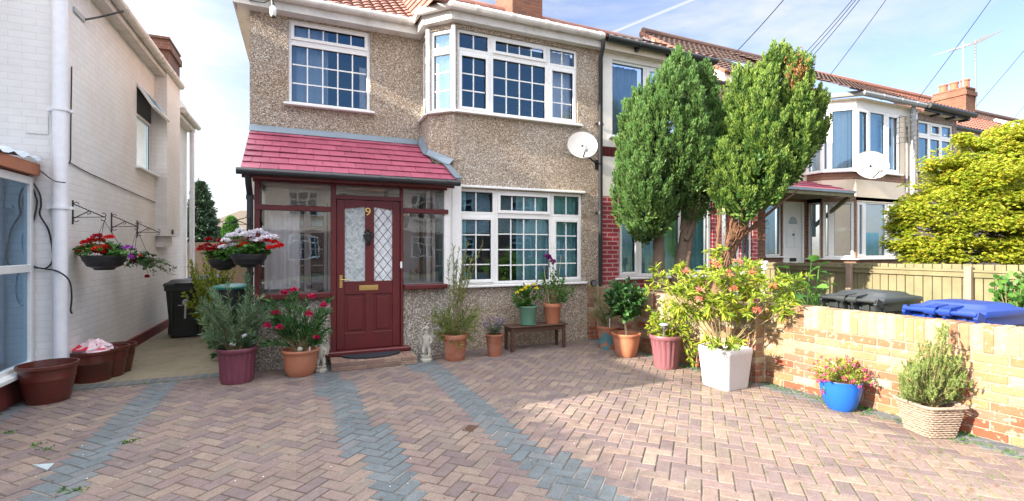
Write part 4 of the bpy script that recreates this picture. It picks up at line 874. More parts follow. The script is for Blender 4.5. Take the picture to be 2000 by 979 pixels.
# canopy
cz0 = AZ(1600, 372, 6.75); c0x, c1x = X3+.1, AX(1668, 6.75)
mb = MB(); flat_tiles(mb, [(c0x, 6.75, 2.78), (c1x, 6.75, 2.78), (bx3+.2, YB-.01, 3.12), (c0x, YB-.01, 3.12)], 4, .22, rnd); mb.build('canopy_roof', 'porch_tile', h3)
mb = MB(); mb.box((c0x, 6.74, 2.66), (c1x, 6.78, 2.76)); mb.box((c0x, 6.78, 2.68), (bx3, YB, 2.72)); 
for x in (AX(1572, YB)+.15, c0x+.3): mb.seg((x+.1, 6.85, 2.68), (x+.1, YB-.05, 2.05), .07); mb.box((x+.06, YB-.07, 1.8), (x+.14, YB-.001, 2.7))
mb.build('canopy_frame', 'fence', h3); mb = MB(); mb.box((c0x-.01, 6.72, 2.74), (c1x+.02, 6.745, 2.8)); mb.build('canopy_edge', 'lead', h3)
mb = MB()
g3 = [(bx3-.1, 7.55), (bx3-.1, 7.3), (c3-.05, 6.72), (X4-.02, 6.72)]
mb.tube([(X3+.2, 7.5, Z3+.1), (bx3-.15, 7.5, Z3+.1)], .06, 8); mb.tube([(x, y, Z3+.1) for x, y in g3], .065, 8); 
for x in (12.2, 12.9, 13.5): mb.tube([(x, 6.72, Z3+.1), (x+.06, 6.72, Z3+.1)], .072, 8)
mb.build('gutter', 'grey_plastic', h3, True)
mb = MB(); mb.add([(X3, 7.5, Z3+.01), (bx3-.1, 7.5, Z3+.01), (bx3-.1, 7.3, Z3+.01), (c3-.05, 6.75, Z3+.01), (X4, 6.75, Z3+.01), (X4, YB, Z3+.01), (X3, YB, Z3+.01)], [(6, 5, 4, 3, 2, 1, 0)]); mb.build('soffit', 'cream', h3)
R3 = 7.12; mb = MB(); vx = 8.12
pantiles(mb, vx+.02, 11.0, 7.4, Z3+.28, RY, R3, rows=14, amp=.02); pantiles(mb, 11.0, X4, 6.7, Z3+.13, RY, R3, rows=15, amp=.02); mb.tube([(vx, RY, R3), (X4, RY, R3-.05)], .13, 12); mb.build('roof', 'roof_brown', h3)
mb = MB(); mb.add([(vx, 7.45, ZS-.1), (vx, RY, RZ-.3), (vx, RY, R3-.04), (vx, 7.45, ZS+.34), (vx+.2, 7.45, ZS+.34), (vx+.2, RY, R3-.04), (vx+.2, 7.45, ZS-.1)], [(0, 3, 2, 1), (3, 4, 5, 2), (0, 6, 4, 3)]); mb.build('gable_upstand', 'white_render', h3)
mb = MB()
for i in range(14):
    t0, t1 = i/14, (i+1)/14-.01
    p, q_ = Vector((vx-.02, 7.38, ZS+.32)).lerp(Vector((vx-.02, RY, R3-.02)), t0), Vector((vx-.02, 7.38, ZS+.32)).lerp(Vector((vx-.02, RY, R3-.02)), t1); mb.seg(p, q_, .1, .05)
mb.c = [(.5, .5, .5)]*len(mb.f); mb.build('verge_tiles', 'roof_orange', h3)
skylight(h3, 9.2, 7.7, .8, 1.0, .7, Z3+.28+(R3-Z3-.28)*(.3/2.7)+.05)
# house 4
h4 = thing('terrace_house', 'pebbledashed house with white upper window, orange roof and an aerial topped chimney', 'house', (16, 9, 0), 'houses along the terrace')
mb = MB(); w4a, w4b = AX(1794, YF), AX(1862, YF); z4a, z4b = 3.45, 4.72
wall(mb, (X4+.02, YF), (X5, YF), 0, ZS, [(w4a-X4-.02, w4b-X4-.02, z4a, z4b)]); wall(mb, (X5, YF), (X5, YB), 0, ZS); wall(mb, (X5, YB), (22.0, YB), 0, ZS-.05); wall(mb, (22.0, YB), (22.0, 12), 0, ZS); mb.build('wall', 'pebble_far', h4)
u0, u1 = w4a-X4-.02, w4b-X4-.02; s = (u1-u0)/3
window(h4, (X4+.02, YF), (X5, YF), u0, u1, z4a, z4b, [(u0+s*i, u0+s*(i+1), 4.35, z4b, 1, 1, i == 1) for i in range(3)]+[(u0+s*i, u0+s*(i+1), z4a, 4.35, 1, 1) for i in range(3)], name='upper_window', fw=.06, curtain=[(u0, u1, z4a, z4b, 'curtain_blue')])
mb = MB(); mb.tube([(X4, 6.65, ZS+.12), (X5+.3, 6.65, ZS+.1)], .07, 8); mb.box((X4, 6.7, ZS), (X5+.2, 6.74, ZS+.12)); mb.tube([(X5+.2, 7.4, ZS+.05), (22.1, 7.4, ZS+.0)], .06, 8); 
for x in (14.5, 15.2, 15.8): mb.box((x, 6.68, ZS-.05), (x+.08, YF-.01, ZS))
mb.build('gutter', 'bin_black', h4)
mb = MB(); mb.add([(X4, 6.7, ZS), (X5+.2, 6.7, ZS), (X5+.2, YF, ZS), (X4, YF, ZS)], [(3, 2, 1, 0)]); mb.box((X5, 7.45, ZS-.1), (22.0, 7.48, ZS+.05)); mb.build('fascia', 'cream', h4)
mb = MB(); pantiles(mb, X4+.02, X5+.3, 6.62, ZS+.14, RY, R3-.15, rows=12, amp=.015); pantiles(mb, X5+.3, 22.1, 7.4, ZS+.08, RY, R3-.15, rows=12, amp=.03); mb.tube([(X4, RY, R3-.12), (22.1, RY, R3-.12)], .13, 10); mb.build('roof', 'roof_orange', h4)
cX, cY = AX(1866, 9.0), 9.0
chx0, chx1 = AX(1843, 9.4), AX(1897, 8.9)
chimney('c', 20.2, 20.8, 8.6, 9.5, 5.2, 6.85, h4, 'orange_brick', 3)
# far houses further along
h5 = thing('terrace_house', 'far end of the terrace with brown roof behind the yellow tree', 'house', (23, 9, 0), 'houses along the terrace')
mb = MB(); mb.box((22.1, YB, 0), (30, 12.5, ZS-.1)); mb.build('wall', 'cream', h5)
mb = MB(); pantiles(mb, 22.12, 30, 7.2, ZS-.1, RY, R3-.3, rows=12, amp=.03); pantiles(mb, 22.12, 30, 13, ZS-.1, RY, R3-.3, rows=3); mb.tube([(22.1, RY, R3-.25), (30, RY, R3-.25)], .13, 10); mb.build('roof', 'roof_brown', h5)
mb = MB(); mb.add([(23.9, 6.9, 4.7), (23.9, 9.3, 6.4), (23.9, 11.7, 4.7), (25.9, 6.9, 4.7), (25.9, 9.3, 6.4), (25.9, 11.7, 4.7)], [(0, 2, 1), (3, 4, 5), (0, 1, 4, 3), (1, 2, 5, 4)]); mb.build('white_dormer', 'white_render', h5)
# opposite side of the street (seen in the window reflections)
def opposite(x0, x1, label, wm, rm, seed):
    o_ = thing('street_house', label, 'house', ((x0+x1)/2, -17, 0), 'houses across the street')
    mb = MB(); mb.box((x0, -24, 0), (x1, -17, 2.6)); mb.build('brick_wall', 'far_brick', o_)
    mb = MB(); mb.box((x0, -24, 2.6), (x1, -17, 5.2)); mb.build('wall', wm, o_)
    mb = MB(); mb.add([(x0-.1, -16.6, 5.15), (x1+.1, -16.6, 5.15), (x1+.1, -20.5, 7.6), (x0-.1, -20.5, 7.6), (x0-.1, -24.4, 5.15), (x1+.1, -24.4, 5.15)], [(0, 3, 2, 1), (3, 4, 5, 2), (0, 4, 3), (1, 2, 5)], (.5, .5, .5)); mb.build('roof', rm, o_)
    for zz0 in (.9, 3.4):
        for fx in (.2, .6):
            xa = x0+(x1-x0)*fx; fr = MB()
            for i in range(4): fr.box((xa+i*.5, -16.99, zz0), (xa+i*.5+.08, -16.92, zz0+1.3))
            for z in (zz0, zz0+.9, zz0+1.3): fr.box((xa, -16.985, z), (xa+1.58, -16.93, z+.08))
            f_ = fr.build('window', 'upvc', o_); g = MB(); g.box((xa+.02, -16.98, zz0+.02), (xa+1.56, -16.96, zz0+1.3)); g.build('pane', 'dark', f_)
for i, (x0, x1, l, wm, rm) in enumerate(((-16, -9.2, 'cream house across the street, left of the others', 'opp_cream', 'roof_tan'), (-9, -2.2, 'white house across the street beside the cream one', 'opp_white', 'roof_brown'), (-2, 4.8, 'cream house straight across the street from the porch', 'opp_cream', 'roof_orange'), (5, 11.8, 'white house across the street opposite the conifers', 'white_render', 'roof_tan'), (12, 19, 'cream house across the street, furthest right', 'cream', 'roof_brown'))):
    opposite(x0, x1, l, wm, rm, i)
# background house beyond the alley
bh = thing('brick_house', 'distant brick house with a tan hipped roof at the end of the alley', 'house', tuple(T(440, 487, 70)))
def Q(px, py, t): return tuple(T(px, py, t))
FY = 72; xa, xb = AX(376, FY), AX(530, FY); zt5 = AZ(400, 449, FY)
mb = MB(); mb.box((xa, FY, -.06), (xb, FY+12, zt5)); mb.build('wall', 'far_brick', bh)
mb = MB(); zr = AZ(470, 411, FY+5); xr = AX(470, FY+5); mb.add([(xa-.5, FY-.6, zt5-.1), (xb+.5, FY-.6, zt5-.1), (xb+.5, FY+12.5, zt5-.1), (xa-.5, FY+12.5, zt5-.1), (xr, FY+5, zr), (xb-2, FY+5, zr)], [(0, 1, 5, 4), (1, 2, 5), (2, 3, 4, 5), (3, 0, 4), (0, 3, 2, 1)]); mb.build('roof', 'roof_far', bh)
mb = MB(); mb.box((xa-.55, FY-.66, zt5-.22), (xb+.5, FY-.6, zt5-.05)); mb.build('gutter', 'upvc_dirty', bh)
mb = MB()
for a, b in ((388, 402), (403, 417)): mb.box((AX(a, FY), FY-.08, AZ(a, 475, FY)), (AX(b, FY), FY-.002, AZ(a, 454, FY)))
f_ = mb.build('window', 'upvc', bh); mb = MB()
for a, b in ((390.5, 399.5), (405.5, 414.5)): mb.box((AX(a, FY), FY-.1, AZ(a, 473, FY)), (AX(b, FY), FY-.081, AZ(a, 456, FY)))
mb.build('pane', 'curtain_blue', f_)
# blocks added on the white house, unseen left of frame, to shade the drive
lb = MB(); lb.box((-7, 5.15, 0), (-3.1, LY-.002, 4.9)); lb.box((-7, 4.0, 0), (-3.1, 5.148, 2.85)); lb.build('shade_blocks', 'white_brick', lh)

# ================================================================== GARDEN WALLS AND FENCE
def brickwall(name, label, p0, p1, h, th=.215, seed=1, soldiers=True, grp=None, base_red=3):
    rg = random.Random(seed); p0, p1 = Vector(p0), Vector(p1); L = (p1-p0).length; d = (p1-p0)/L
    mb = MB(); mb.c = []; X = Matrix(((d.x, -d.y, 0, p0.x), (d.y, d.x, 0, p0.y), (0, 0, 1, 0), (0, 0, 0, 1))); mb.X = X
    YEL = [(.27, .18, .085), (.33, .25, .14), (.26, .15, .07), (.34, .27, .18), (.28, .17, .09), (.21, .11, .055)]; RED = [(.23, .06, .026), (.23, .085, .04), (.25, .13, .06), (.2, .055, .025), (.24, .11, .07)]
    hs = h-.222 if soldiers else h; n = int(round(hs/.075)); ch = hs/n
    mb.box((.004, .006, 0), (L-.004, th-.006, h-.006), (.24, .2, .15))
    for r in range(n):
        x = -.1125 if r % 2 else 0
        while x < L:
            a, b = max(0, x+.006), min(L, x+.219)
            pr = .85 if r < base_red else (.4 if r < base_red+2 else .12)
            if b-a > .02:
                cc = rg.choice(RED if rg.random() < pr else YEL); k = rg.uniform(.88, 1.1); mb.bbox((a, rg.uniform(-.002, .002), r*ch+.005), (b, th+rg.uniform(-.002, .002), (r+1)*ch-.005), .005, tuple(min(.85, q*k) for q in cc))
            x += .225
    if soldiers:
        k = int(round(L/.075)); w_ = L/k
        for i in range(k):
            cc = rg.choice(YEL if rg.random() < .9 else RED); q = rg.uniform(.9, 1.12); mb.bbox((i*w_+.005, rg.uniform(-.002, .002), hs+.004), ((i+1)*w_-.005, th+rg.uniform(-.002, .002), h+rg.uniform(-.003, .003)), .006, tuple(min(.85, v*q) for v in cc))
    return tag(mb.build(name, 'brickattr'), label, 'wall', grp)
brickwall('brick_wall', 'yellow brick garden wall running from the house corner behind the row of pots', (4.55, 6.86), (4.70, 3.88), .885, seed=4)
brickwall('brick_wall', 'sunlit yellow brick wall with upright capping bricks beside the blue pot', (4.86, 3.90), (5.14, 1.0), .905, seed=9)
brickwall('brick_return', 'short brick return stepping back between the two lengths of garden wall', (4.70, 3.885), (4.875, 3.885), .88, .12, seed=15)
mb = MB(); mb.seg((4.862, 3.889, 0), (4.862, 3.889, .66), .012, .02); tag(mb.build('mortar_joint', 'mortar'), 'pale mortar strip in the corner where the two brick walls meet', 'mortar')
brickwall('brick_pier', 'narrow brick pier against the pebbledash by the window sill end', (4.40, 6.86), (4.62, 6.84), .93, .12, seed=6, soldiers=False)
# fence
FX = 8.42
fe = thing('wooden_fence', 'weathered vertical board fence with three posts behind the bins', 'fence', (FX, 4, 0))
mb = MB(); y = 6.85; i = 0; rg = random.Random(2)
while y > .6:
    k = (6.85-y)*.018; mb.bbox((FX+rg.uniform(-.004, .006), y-.112, 0), (FX+.02+rg.uniform(0, .006), y-.006, 1.25+k+rg.uniform(-.004, .004)), .004); y -= .115
mb.build('boards', 'fence', fe)
for zr in (1.13, .35): mb = MB(); mb.bbox((FX-.035, .6, zr), (FX-.004, 6.84, zr+.09)); mb.seg((FX-.037, .6, zr+.09), (FX-.037, 6.84, zr+.09), .045, .03); mb.build('rail', 'fence', fe)
for px in (1660, 1893): yy = BY(px, FX-.06); mb = MB(); mb.bbox((FX-.11, yy-.04, 0), (FX-.04, yy+.04, 1.28)); mb.build('post', 'fence_post', fe)
mb = MB(); mb.bbox((FX-.11, 1.9, 0), (FX-.04, 1.98, 1.3)); mb.build('post', 'fence_post', fe)

# ================================================================== FOLIAGE TOOLS
class Lf:
    def __init__(s, seed=0): s.P = []; s.D = []; s.L = []; s.W = []; s.r = np.random.RandomState(seed)
    def add(s, P, D, L, W):
        P = np.atleast_2d(P).astype(float); n = len(P); D = np.broadcast_to(np.asarray(D, float), (n, 3)); s.P.append(P); s.D.append(D.copy())
        s.L.append(np.broadcast_to(L, (n,)).astype(float)*s.r.uniform(.7, 1.2, n)); s.W.append(np.broadcast_to(W, (n,)).astype(float)*s.r.uniform(.8, 1.2, n))
    def count(s): return sum(len(p) for p in s.P)
    def build(s, name, mat, parent=None, droop=.0, up=None, nverts=4, origin=None):
        P, D, L, W = (np.concatenate(a) for a in (s.P, s.D, s.L, s.W)); n = len(P)
        D = D/np.maximum(np.linalg.norm(D, axis=1, keepdims=True), 1e-6); rv = s.r.normal(size=(n, 3))
        if up is not None: rv = rv*.45+np.array([0, 0, up])
        sd = np.cross(D, rv); sd /= np.maximum(np.linalg.norm(sd, axis=1, keepdims=True), 1e-6); nn = np.cross(sd, D)
        L = L[:, None]; W = W[:, None]; dz = np.zeros((n, 3)); dz[:, 2] = 1
        if nverts == 4:
            V = np.stack([P, P+D*L*.45+sd*W*.5+nn*W*.12, P+D*L-dz*L*droop, P+D*L*.45-sd*W*.5+nn*W*.12], 1).reshape(-1, 3)
            b = np.arange(n)[:, None]*4; Fc = np.concatenate([b+np.array([[0, 1, 2]]), b+np.array([[0, 2, 3]])], 0)
        else:
            V = np.stack([P, P+D*L*.3+sd*W*.45+nn*W*.1, P+D*L*.68+sd*W*.38-dz*L*droop*.4+nn*W*.1, P+D*L-dz*L*droop, P+D*L*.68-sd*W*.38-dz*L*droop*.4+nn*W*.1, P+D*L*.3-sd*W*.45+nn*W*.1, P+D*L*.5-dz*L*droop*.2], 1).reshape(-1, 3)
            b = np.arange(n)[:, None]*7; Fc = np.concatenate([b+np.array([[a, c, 6]]) for a, c in ((0, 1), (1, 2), (2, 3), (3, 4), (4, 5), (5, 0))], 0)
        return arr_obj(name, V, Fc, mat, parent, origin=origin)
def curve(a, b, bend, n=8, rg=random, j=.0):
    a, b = Vector(a), Vector(b); m = (a+b)/2+Vector(bend); out = []
    for i in range(n+1):
        t = i/n; p = a*(1-t)**2+m*2*t*(1-t)+b*t*t
        if 0 < i < n and j: p += Vector((rg.uniform(-j, j), rg.uniform(-j, j), rg.uniform(-j, j)))
        out.append(p)
    return out
def along(lf, pts, t0, n, L, W, ang=.8, up=.3, jit=.25, t1=1.0):
    r = lf.r; k = len(pts)-1; A = np.array([tuple(p) for p in pts]); ts = r.uniform(t0, t1, n)*k; i = np.minimum(ts.astype(int), k-1); f = (ts-i)[:, None]
    P = A[i]*(1-f)+A[i+1]*f; T_ = A[i+1]-A[i]; T_ /= np.maximum(np.linalg.norm(T_, axis=1, keepdims=True), 1e-6)
    rv = r.normal(size=(n, 3)); side = rv-T_*(rv*T_).sum(1, keepdims=True); side /= np.maximum(np.linalg.norm(side, axis=1, keepdims=True), 1e-6)
    D = T_*math.cos(ang)+side*math.sin(ang)+np.array([0, 0, up])+r.normal(size=(n, 3))*jit; lf.add(P, D, L, W)
def whorl(lf, p, d, n, L, W, spread=.9):
    r = lf.r; d = np.array(tuple(d), float); d /= np.linalg.norm(d)+1e-9; rv = r.normal(size=(n, 3)); side = rv-d*(rv@d)[:, None]; side /= np.maximum(np.linalg.norm(side, axis=1, keepdims=True), 1e-6)
    lf.add(np.repeat(np.array([tuple(p)]), n, 0)+d*r.uniform(-.02, .02, n)[:, None], d*math.cos(spread)+side*math.sin(spread)+r.normal(size=(n, 3))*.12, L, W)
def flower(name, c, rad, mat, parent, n=40, L=.018, W=.016, flat=.7, seed=1, label=None):
    n = int(n*2.2); L *= 1.25; W *= 1.4
    lf = Lf(seed); v = lf.r.normal(size=(n, 3)); v /= np.linalg.norm(v, axis=1, keepdims=True); v[:, 2] = np.abs(v[:, 2])*1.0-.25
    P = np.array(tuple(c))+v*rad*np.array([1, 1, flat])*lf.r.uniform(.5, 1, (n, 1)); lf.add(P, v+lf.r.normal(size=(n, 3))*.5, L, W); o = lf.build(name, mat, parent)
    return o
# ------------------------------------------------------------------ pots
def place(px, py, rimw, basew, h):
    t0 = H/((py-HZ)/F); rb = basew/2/F*t0; t = t0+rb*.9; c = T(px, HZ, t); s = t/F; return Vector((c.x, c.y, 0)), rimw/2*s, basew/2*s, h*t0/F*1.02, t
def pot_shape(c, rr, rb, h, style='terracotta'):
    mb = MB(); n = 36
    if style == 'terracotta': pr = [(rb*.96, 0), (rb, .01), (rr*.9, h*.8), (rr*.92, h*.81), (rr*.98, h*.82), (rr, h*.86), (rr, h*.98), (rr*.985, h), (rr*.9, h), (rr*.88, h*.9)]
    elif style == 'bellied': pr = [(rb*.95, 0), (rb, .012), (rb*1.2, h*.25), (rr*.86, h*.6), (rr*.89, h*.8), (rr*.9, h*.83), (rr*.92, h*.86), (rr*.99, h*.93), (rr, h*.97), (rr*.985, h), (rr*.88, h), (rr*.85, h*.9)]
    elif style == 'round': pr = [(rb*.95, 0), (rb, .01), (rb*1.25, h*.2), (rr*.93, h*.55), (rr*.99, h*.78), (rr*.97, h*.9), (rr, h*.95), (rr*1.0, h*.985), (rr*.98, h), (rr*.9, h), (rr*.88, h*.9)]
    elif style == 'ribbed':
        pr = [(rb*.98, 0), (rb, .01), (rb*1.02, h*.08), (rb*1.06, h*.12), (rb*.4+rr*.55, h*.55), (rr*.93, h*.86), (rr*.97, h*.88), (rr, h*.93), (rr, h*.985), (rr*.98, h), (rr*.9, h), (rr*.88, h*.9)]; return mb.lathe(pr, c, 72, rib=(3, 5, .945))
    elif style == 'banded': pr = [(rb*.98, 0), (rb, .01), (rb+(rr-rb)*.55, h*.6), (rb+(rr-rb)*.62, h*.61), (rb+(rr-rb)*.64, h*.64), (rb+(rr-rb)*.6, h*.67), (rr*.93, h*.88), (rr*.98, h*.9), (rr, h*.95), (rr*.99, h), (rr*.93, h), (rr*.9, h*.9), (rb*.95, h*.1)]
    elif style == 'plain': pr = [(rb*.98, 0), (rb, .01), (rr*.96, h*.9), (rr, h*.92), (rr, h*.99), (rr*.98, h), (rr*.9, h), (rr*.88, h*.88)]
    return mb.lathe(pr, c, n)
def potted(label, px, py, rimw, basew, h, mat, style, name='potted_plant', base_z=0, cat='potted plant', at=None, group='potted plants around the drive'):
    if at: c, rr, rb, hh, t = at
    else: c, rr, rb, hh, t = place(px, py, rimw, basew, h)
    c = Vector((c.x, c.y, base_z)); root = thing(name, label, cat, c, group)
    pot_shape(c, rr, rb, hh, style).build('pot', mat, root, True)
    s = MB(); s.lathe([(.001, hh*.9), (rr*.86, hh*.9-.002), (rr*.85, hh*.8)], c, 20); s.build('soil', 'soil', root)
    return root, c, rr, hh, t
def crown(px0, px1, py0, py1, t):
    a, b = T((px0+px1)/2, (py0+py1)/2, t), (px1-px0)/2*t/F; return a, b, (py1-py0)/2*t/F
def bushy(root, c, rr, hh, cr, n, leafn, L, W, mat, seed, stemmat='stem', t0=.3, ang=.8, up=.25, sr=.004, shell=.5, nverts=4, droop=.1, upn=None, bend=.05, base=None):
    rg = random.Random(seed); cc, rx, rz = cr; lf = Lf(seed); st = MB(); tips = []
    for i in range(n):
        while True:
            v = Vector((rg.uniform(-1, 1), rg.uniform(-1, 1), rg.uniform(-1, 1)))
            if shell < v.length < 1: break
        tip = cc+Vector((v.x*rx, v.y*rx*.85, v.z*rz))
        a0 = base if base else Vector((c.x+rg.uniform(-.3, .3)*rr, c.y+rg.uniform(-.3, .3)*rr, c.z+hh*.88))
        pts = curve(a0, tip, (rg.uniform(-bend, bend), rg.uniform(-bend, bend), rg.uniform(0, bend*1.5)), 7)
        st.tube(pts, [sr*(1.15-.8*k/7) for k in range(8)], 5, False); along(lf, pts, t0, leafn, L, W, ang, up); tips.append((pts[-1], (pts[-1]-pts[-2]).normalized()))
    st.build('stem', stemmat, root); 
    return lf, tips

# 1 purple glazed pot, grey willow leaved shrub
root, c, rr, hh, t = potted('glossy purple ribbed pot of grey willow leaved shrub with canes by the alley corner', 463, 752, 72, 56, 68, 'purple_glaze', 'ribbed')
lf, tips = bushy(root, c, rr, hh, crown(374, 532, 552, 688, t), 72, 46, .08, .014, 'lf_willow', 21, t0=.35, ang=.7)
for k in range(5):
    p = curve((c.x+.03, c.y, hh), T(488+k*4-8, 525+k*14, t), (.05, 0, .05), 8); along(lf, p, .35, 60, .07, .012, .7)
lf.build('foliage', 'lf_willow', root)
for px in (466, 474): mb = MB(); mb.tube([(c.x+(.02 if px > 470 else -.01), c.y-.05, hh*.85), T(px+10, 640, t)], .008, 6); mb.build('cane', 'bamboo', root)
mb = MB(); mb.tube(curve((c.x-.07, c.y, hh*.85), T(447, 640, t), (.02, 0, 0)), [.03, .026, .022, .02, .016, .014, .012, .01, .008], 8); mb.build('trunk', 'bark', root)
for (px, py, a) in ((433, 658, .5), (478, 655, -.5), (455, 672, .1)):
    q = T(px, py, t-.1); mb = MB(); mb.X = Matrix.Translation(q) @ Matrix.Rotation(-YAW, 4, 'Z') @ Matrix.Rotation(a, 4, 'Y'); mb.bbox((-.035, -.001, -.016), (.035, .001, .016)); mb.build('plant_tag', 'label', root)
# 2 oleander
root, c, rr, hh, t = potted('wide terracotta pot of dark red flowering oleander left of the front door', 587, 737, 70, 48, 50, 'terracotta', 'bellied')
rg = random.Random(4); lf = Lf(31); st = MB(); tips = []
for i in range(46):
    tip = T(rg.uniform(520, 640), 0, t); tz = rg.uniform(-1, 1); px = 582+62*rg.uniform(-1, 1); py = 575+rg.uniform(0, 1)**1.2*90+abs(px-582)*.25; tip = T(px, py, t+rg.uniform(-.28, .28))
    pts = curve((c.x+rg.uniform(-.05, .05), c.y+rg.uniform(-.05, .05), hh*.85), tip, (0, 0, .05), 7); st.tube(pts, [.005-.0005*k for k in range(8)], 5, False); along(lf, pts, .35, 26, .11, .018, .55, .35, .15); whorl(lf, pts[-1], pts[-1]-pts[-2], 7, .11, .018, .6)
st.build('stem', 'stem', root); lf.build('foliage', 'lf_oleander', root, .12, nverts=7)
for i, (px, py) in enumerate(((555, 572), (609, 580), (632, 596), (604, 613), (538, 611), (546, 639), (619, 660), (522, 636), (573, 566))): flower('flower_head', T(px, py, t-.25), .028, 'oleander_petal', root, 22, .026, .022, .8, i)
mb = MB(); mb.ball(T(586, 683, t-.12), .032, 14); mb.build('glass_globe', 'stone', root, True); mb = MB(); mb.box(T(605, 690, t-.1)-Vector((.008, .002, 0)), T(605, 680, t-.1)+Vector((.008, .002, .03))); mb.build('plant_tag', 'label', root)
# 3 tall willow in weathered terracotta
root, c, rr, hh, t = potted('weathered terracotta pot of tall pale feathery willow right of the door', 888, 706, 51, 40, 50, 'terracotta_old', 'terracotta')
lf, tips = bushy(root, c, rr, hh, crown(828, 950, 580, 680, t), 44, 44, .075, .011, '', 41, t0=.3, ang=.7)
for k in range(13):
    p = curve((c.x, c.y, hh), T(880+random.uniform(-5, 65), random.uniform(470, 545), t+random.uniform(-.1, .1)), (random.uniform(-.08, .02), 0, .02), 9); along(lf, p, .35, 46, .07, .012, .7)
    mb = MB(); mb.tube(p, .004, 5, False); mb.build('stem', 'stem', root)
lf.build('foliage', 'lf_willow_y', root)
# 4 lavender
root, c, rr, hh, t = potted('small weathered terracotta pot of purple lavender at the left end of the bench', 966, 697, 34, 26, 42, 'terracotta_old', 'plain')
lf, tips = bushy(root, c, rr, hh, crown(942, 990, 620, 660, t), 70, 26, .035, .005, '', 51, t0=.25, ang=.5, sr=.002); lf.build('foliage', 'lf_lavender', root)
fl = Lf(5)
for p, d in tips:
    if p.z > .4: fl.add(np.array(tuple(p))+fl.r.normal(size=(10, 3))*.006+np.array([[0, 0, k*.005] for k in range(10)]), (0, 0, 1), .012, .008)
fl.build('blossom', 'lav_petal', root)
# bench
by0 = 6.47; bz = .375; bxa, bxb = AX(1000, 6.45), AX(1106, 6.5)-.02
bn = thing('wooden_bench', 'low dark brown wooden bench under the window holding two pots', 'bench', ((bxa+bxb)/2, 6.6, 0))
for k in range(4): mb = MB(); mb.bbox((bxa-.03, by0-.02+k*.076, bz-.022), (bxb+.03, by0+.05+k*.076, bz), .006); mb.build('slat', 'bench', bn)
for x in (bxa, bxb-.05):
    for y in (by0, by0+.23): mb = MB(); mb.bbox((x, y, 0), (x+.045, y+.045, bz-.023), .005); mb.build('leg', 'bench', bn)
for y in (by0+.01, by0+.24): mb = MB(); mb.bbox((bxa+.046, y, bz-.09), (bxb-.051, y+.025, bz-.024)); mb.build('rail', 'bench', bn)
for x in (bxa+.01, bxb-.04): mb = MB(); mb.bbox((x, by0+.046, bz-.09), (x+.025, by0+.229, bz-.024)); mb.build('rail', 'bench', bn)
# 5 green pot with yellow flowers
def onbench(px, rimw, basew, h): y = by0+.11; x = AX(px, y); tt = SA*x+CA*y; s = tt/F; return Vector((x, y, 0)), rimw/2*s, basew/2*s, h*s, tt
root, c, rr, hh, t = potted('green glazed pot of yellow flowers standing on the bench', 0, 0, 0, 0, 0, 'green_glaze', 'plain', base_z=bz+.012, at=onbench(1031, 38, 28, 36))
mb = MB(); mb.lathe([(.08, -.011), (.13, -.006), (.135, 0.0), (.1, -.004)], c, 24); mb.build('saucer', 'green_glaze', root)
lf, tips = bushy(root, c, rr, hh, crown(992, 1056, 553, 606, t), 60, 18, .042, .028, '', 61, t0=.5, sr=.003); lf.build('foliage', 'lf_mid', root, .1, 1.0, 7)
for i, (px, py) in enumerate(((1018, 567), (1031, 559), (1042, 556), (1026, 563), (1010, 572), (1048, 563))): flower('flower_head', T(px, py, t-.2), .022, 'yellow_petal', root, 26, .016, .012, .7, i)
# 6 dahlia
root, c, rr, hh, t = potted('terracotta pot of leggy plum coloured dahlia on the right end of the bench', 0, 0, 0, 0, 0, 'terracotta', 'terracotta', base_z=bz, at=onbench(1079, 37, 27, 39))
lf, tips = bushy(root, c, rr, hh, crown(1040, 1126, 520, 598, t), 42, 15, .055, .026, '', 71, t0=.4, sr=.004)
for px, py in ((1072, 500), (1081, 512), (1104, 540)):
    p = curve((c.x, c.y, c.z+hh), T(px, py, t-.05), (0, 0, .03)); along(lf, p, .3, 16, .06, .026); mb = MB(); mb.tube(p, .004, 5, False); mb.build('stem', 'stem', root)
lf.build('foliage', 'lf_mid', root, .15, nverts=7)
for i, (px, py, m_) in enumerate(((1070, 500, 'plum_petal'), (1080, 511, 'plum_petal'), (1073, 505, 'plum_petal'))): flower('flower_head', T(px, py, t-.07), .035, m_, root, 60, .022, .014, .8, i)
for px in (1062, 1096): mb = MB(); mb.tube([(c.x+(px-1079)*.003, c.y, c.z+hh*.8), T(px, 500 if px > 1080 else 520, t)], .004, 6); mb.build('cane', 'bamboo', root)
# 7 painted pot with wispy plant
m, t_, b = newmat('peeling_blue_green_paint', .6); n = noisen(t_, 9, 5, .6); c_ = mixc(t_, mrange(t_, n.outputs['Fac'], .5, .55), (.08, .2, .23), (.42, .16, .08)); t_.links.new(c_, b.inputs['Base Color']); M['peel'] = m
root, c, rr, hh, t = potted('pot with peeling blue green paint and a wispy green shrub by the brick pier', 1188, 684, 42, 34, 44, 'peel', 'plain')
mb = MB(); mb.lathe([(rr*1.005, hh*.9), (rr*1.04, hh*.92), (rr*1.04, hh), (rr*.97, hh*1.003), (rr*.95, hh*.95)], c, 36); mb.build('rim', 'terracotta', root, True)
lf, tips = bushy(root, c, rr, hh, crown(1150, 1206, 545, 640, t), 60, 40, .04, .004, '', 81, t0=.2, ang=.5, sr=.003); lf.build('foliage', 'lf_rosemary', root)
mb = MB(); mb.tube([(c.x-.03, c.y-.08, hh*.9), (c.x-.03, c.y-.08, hh+.13)], .006, 6); mb.build('plant_tag', 'label', root)
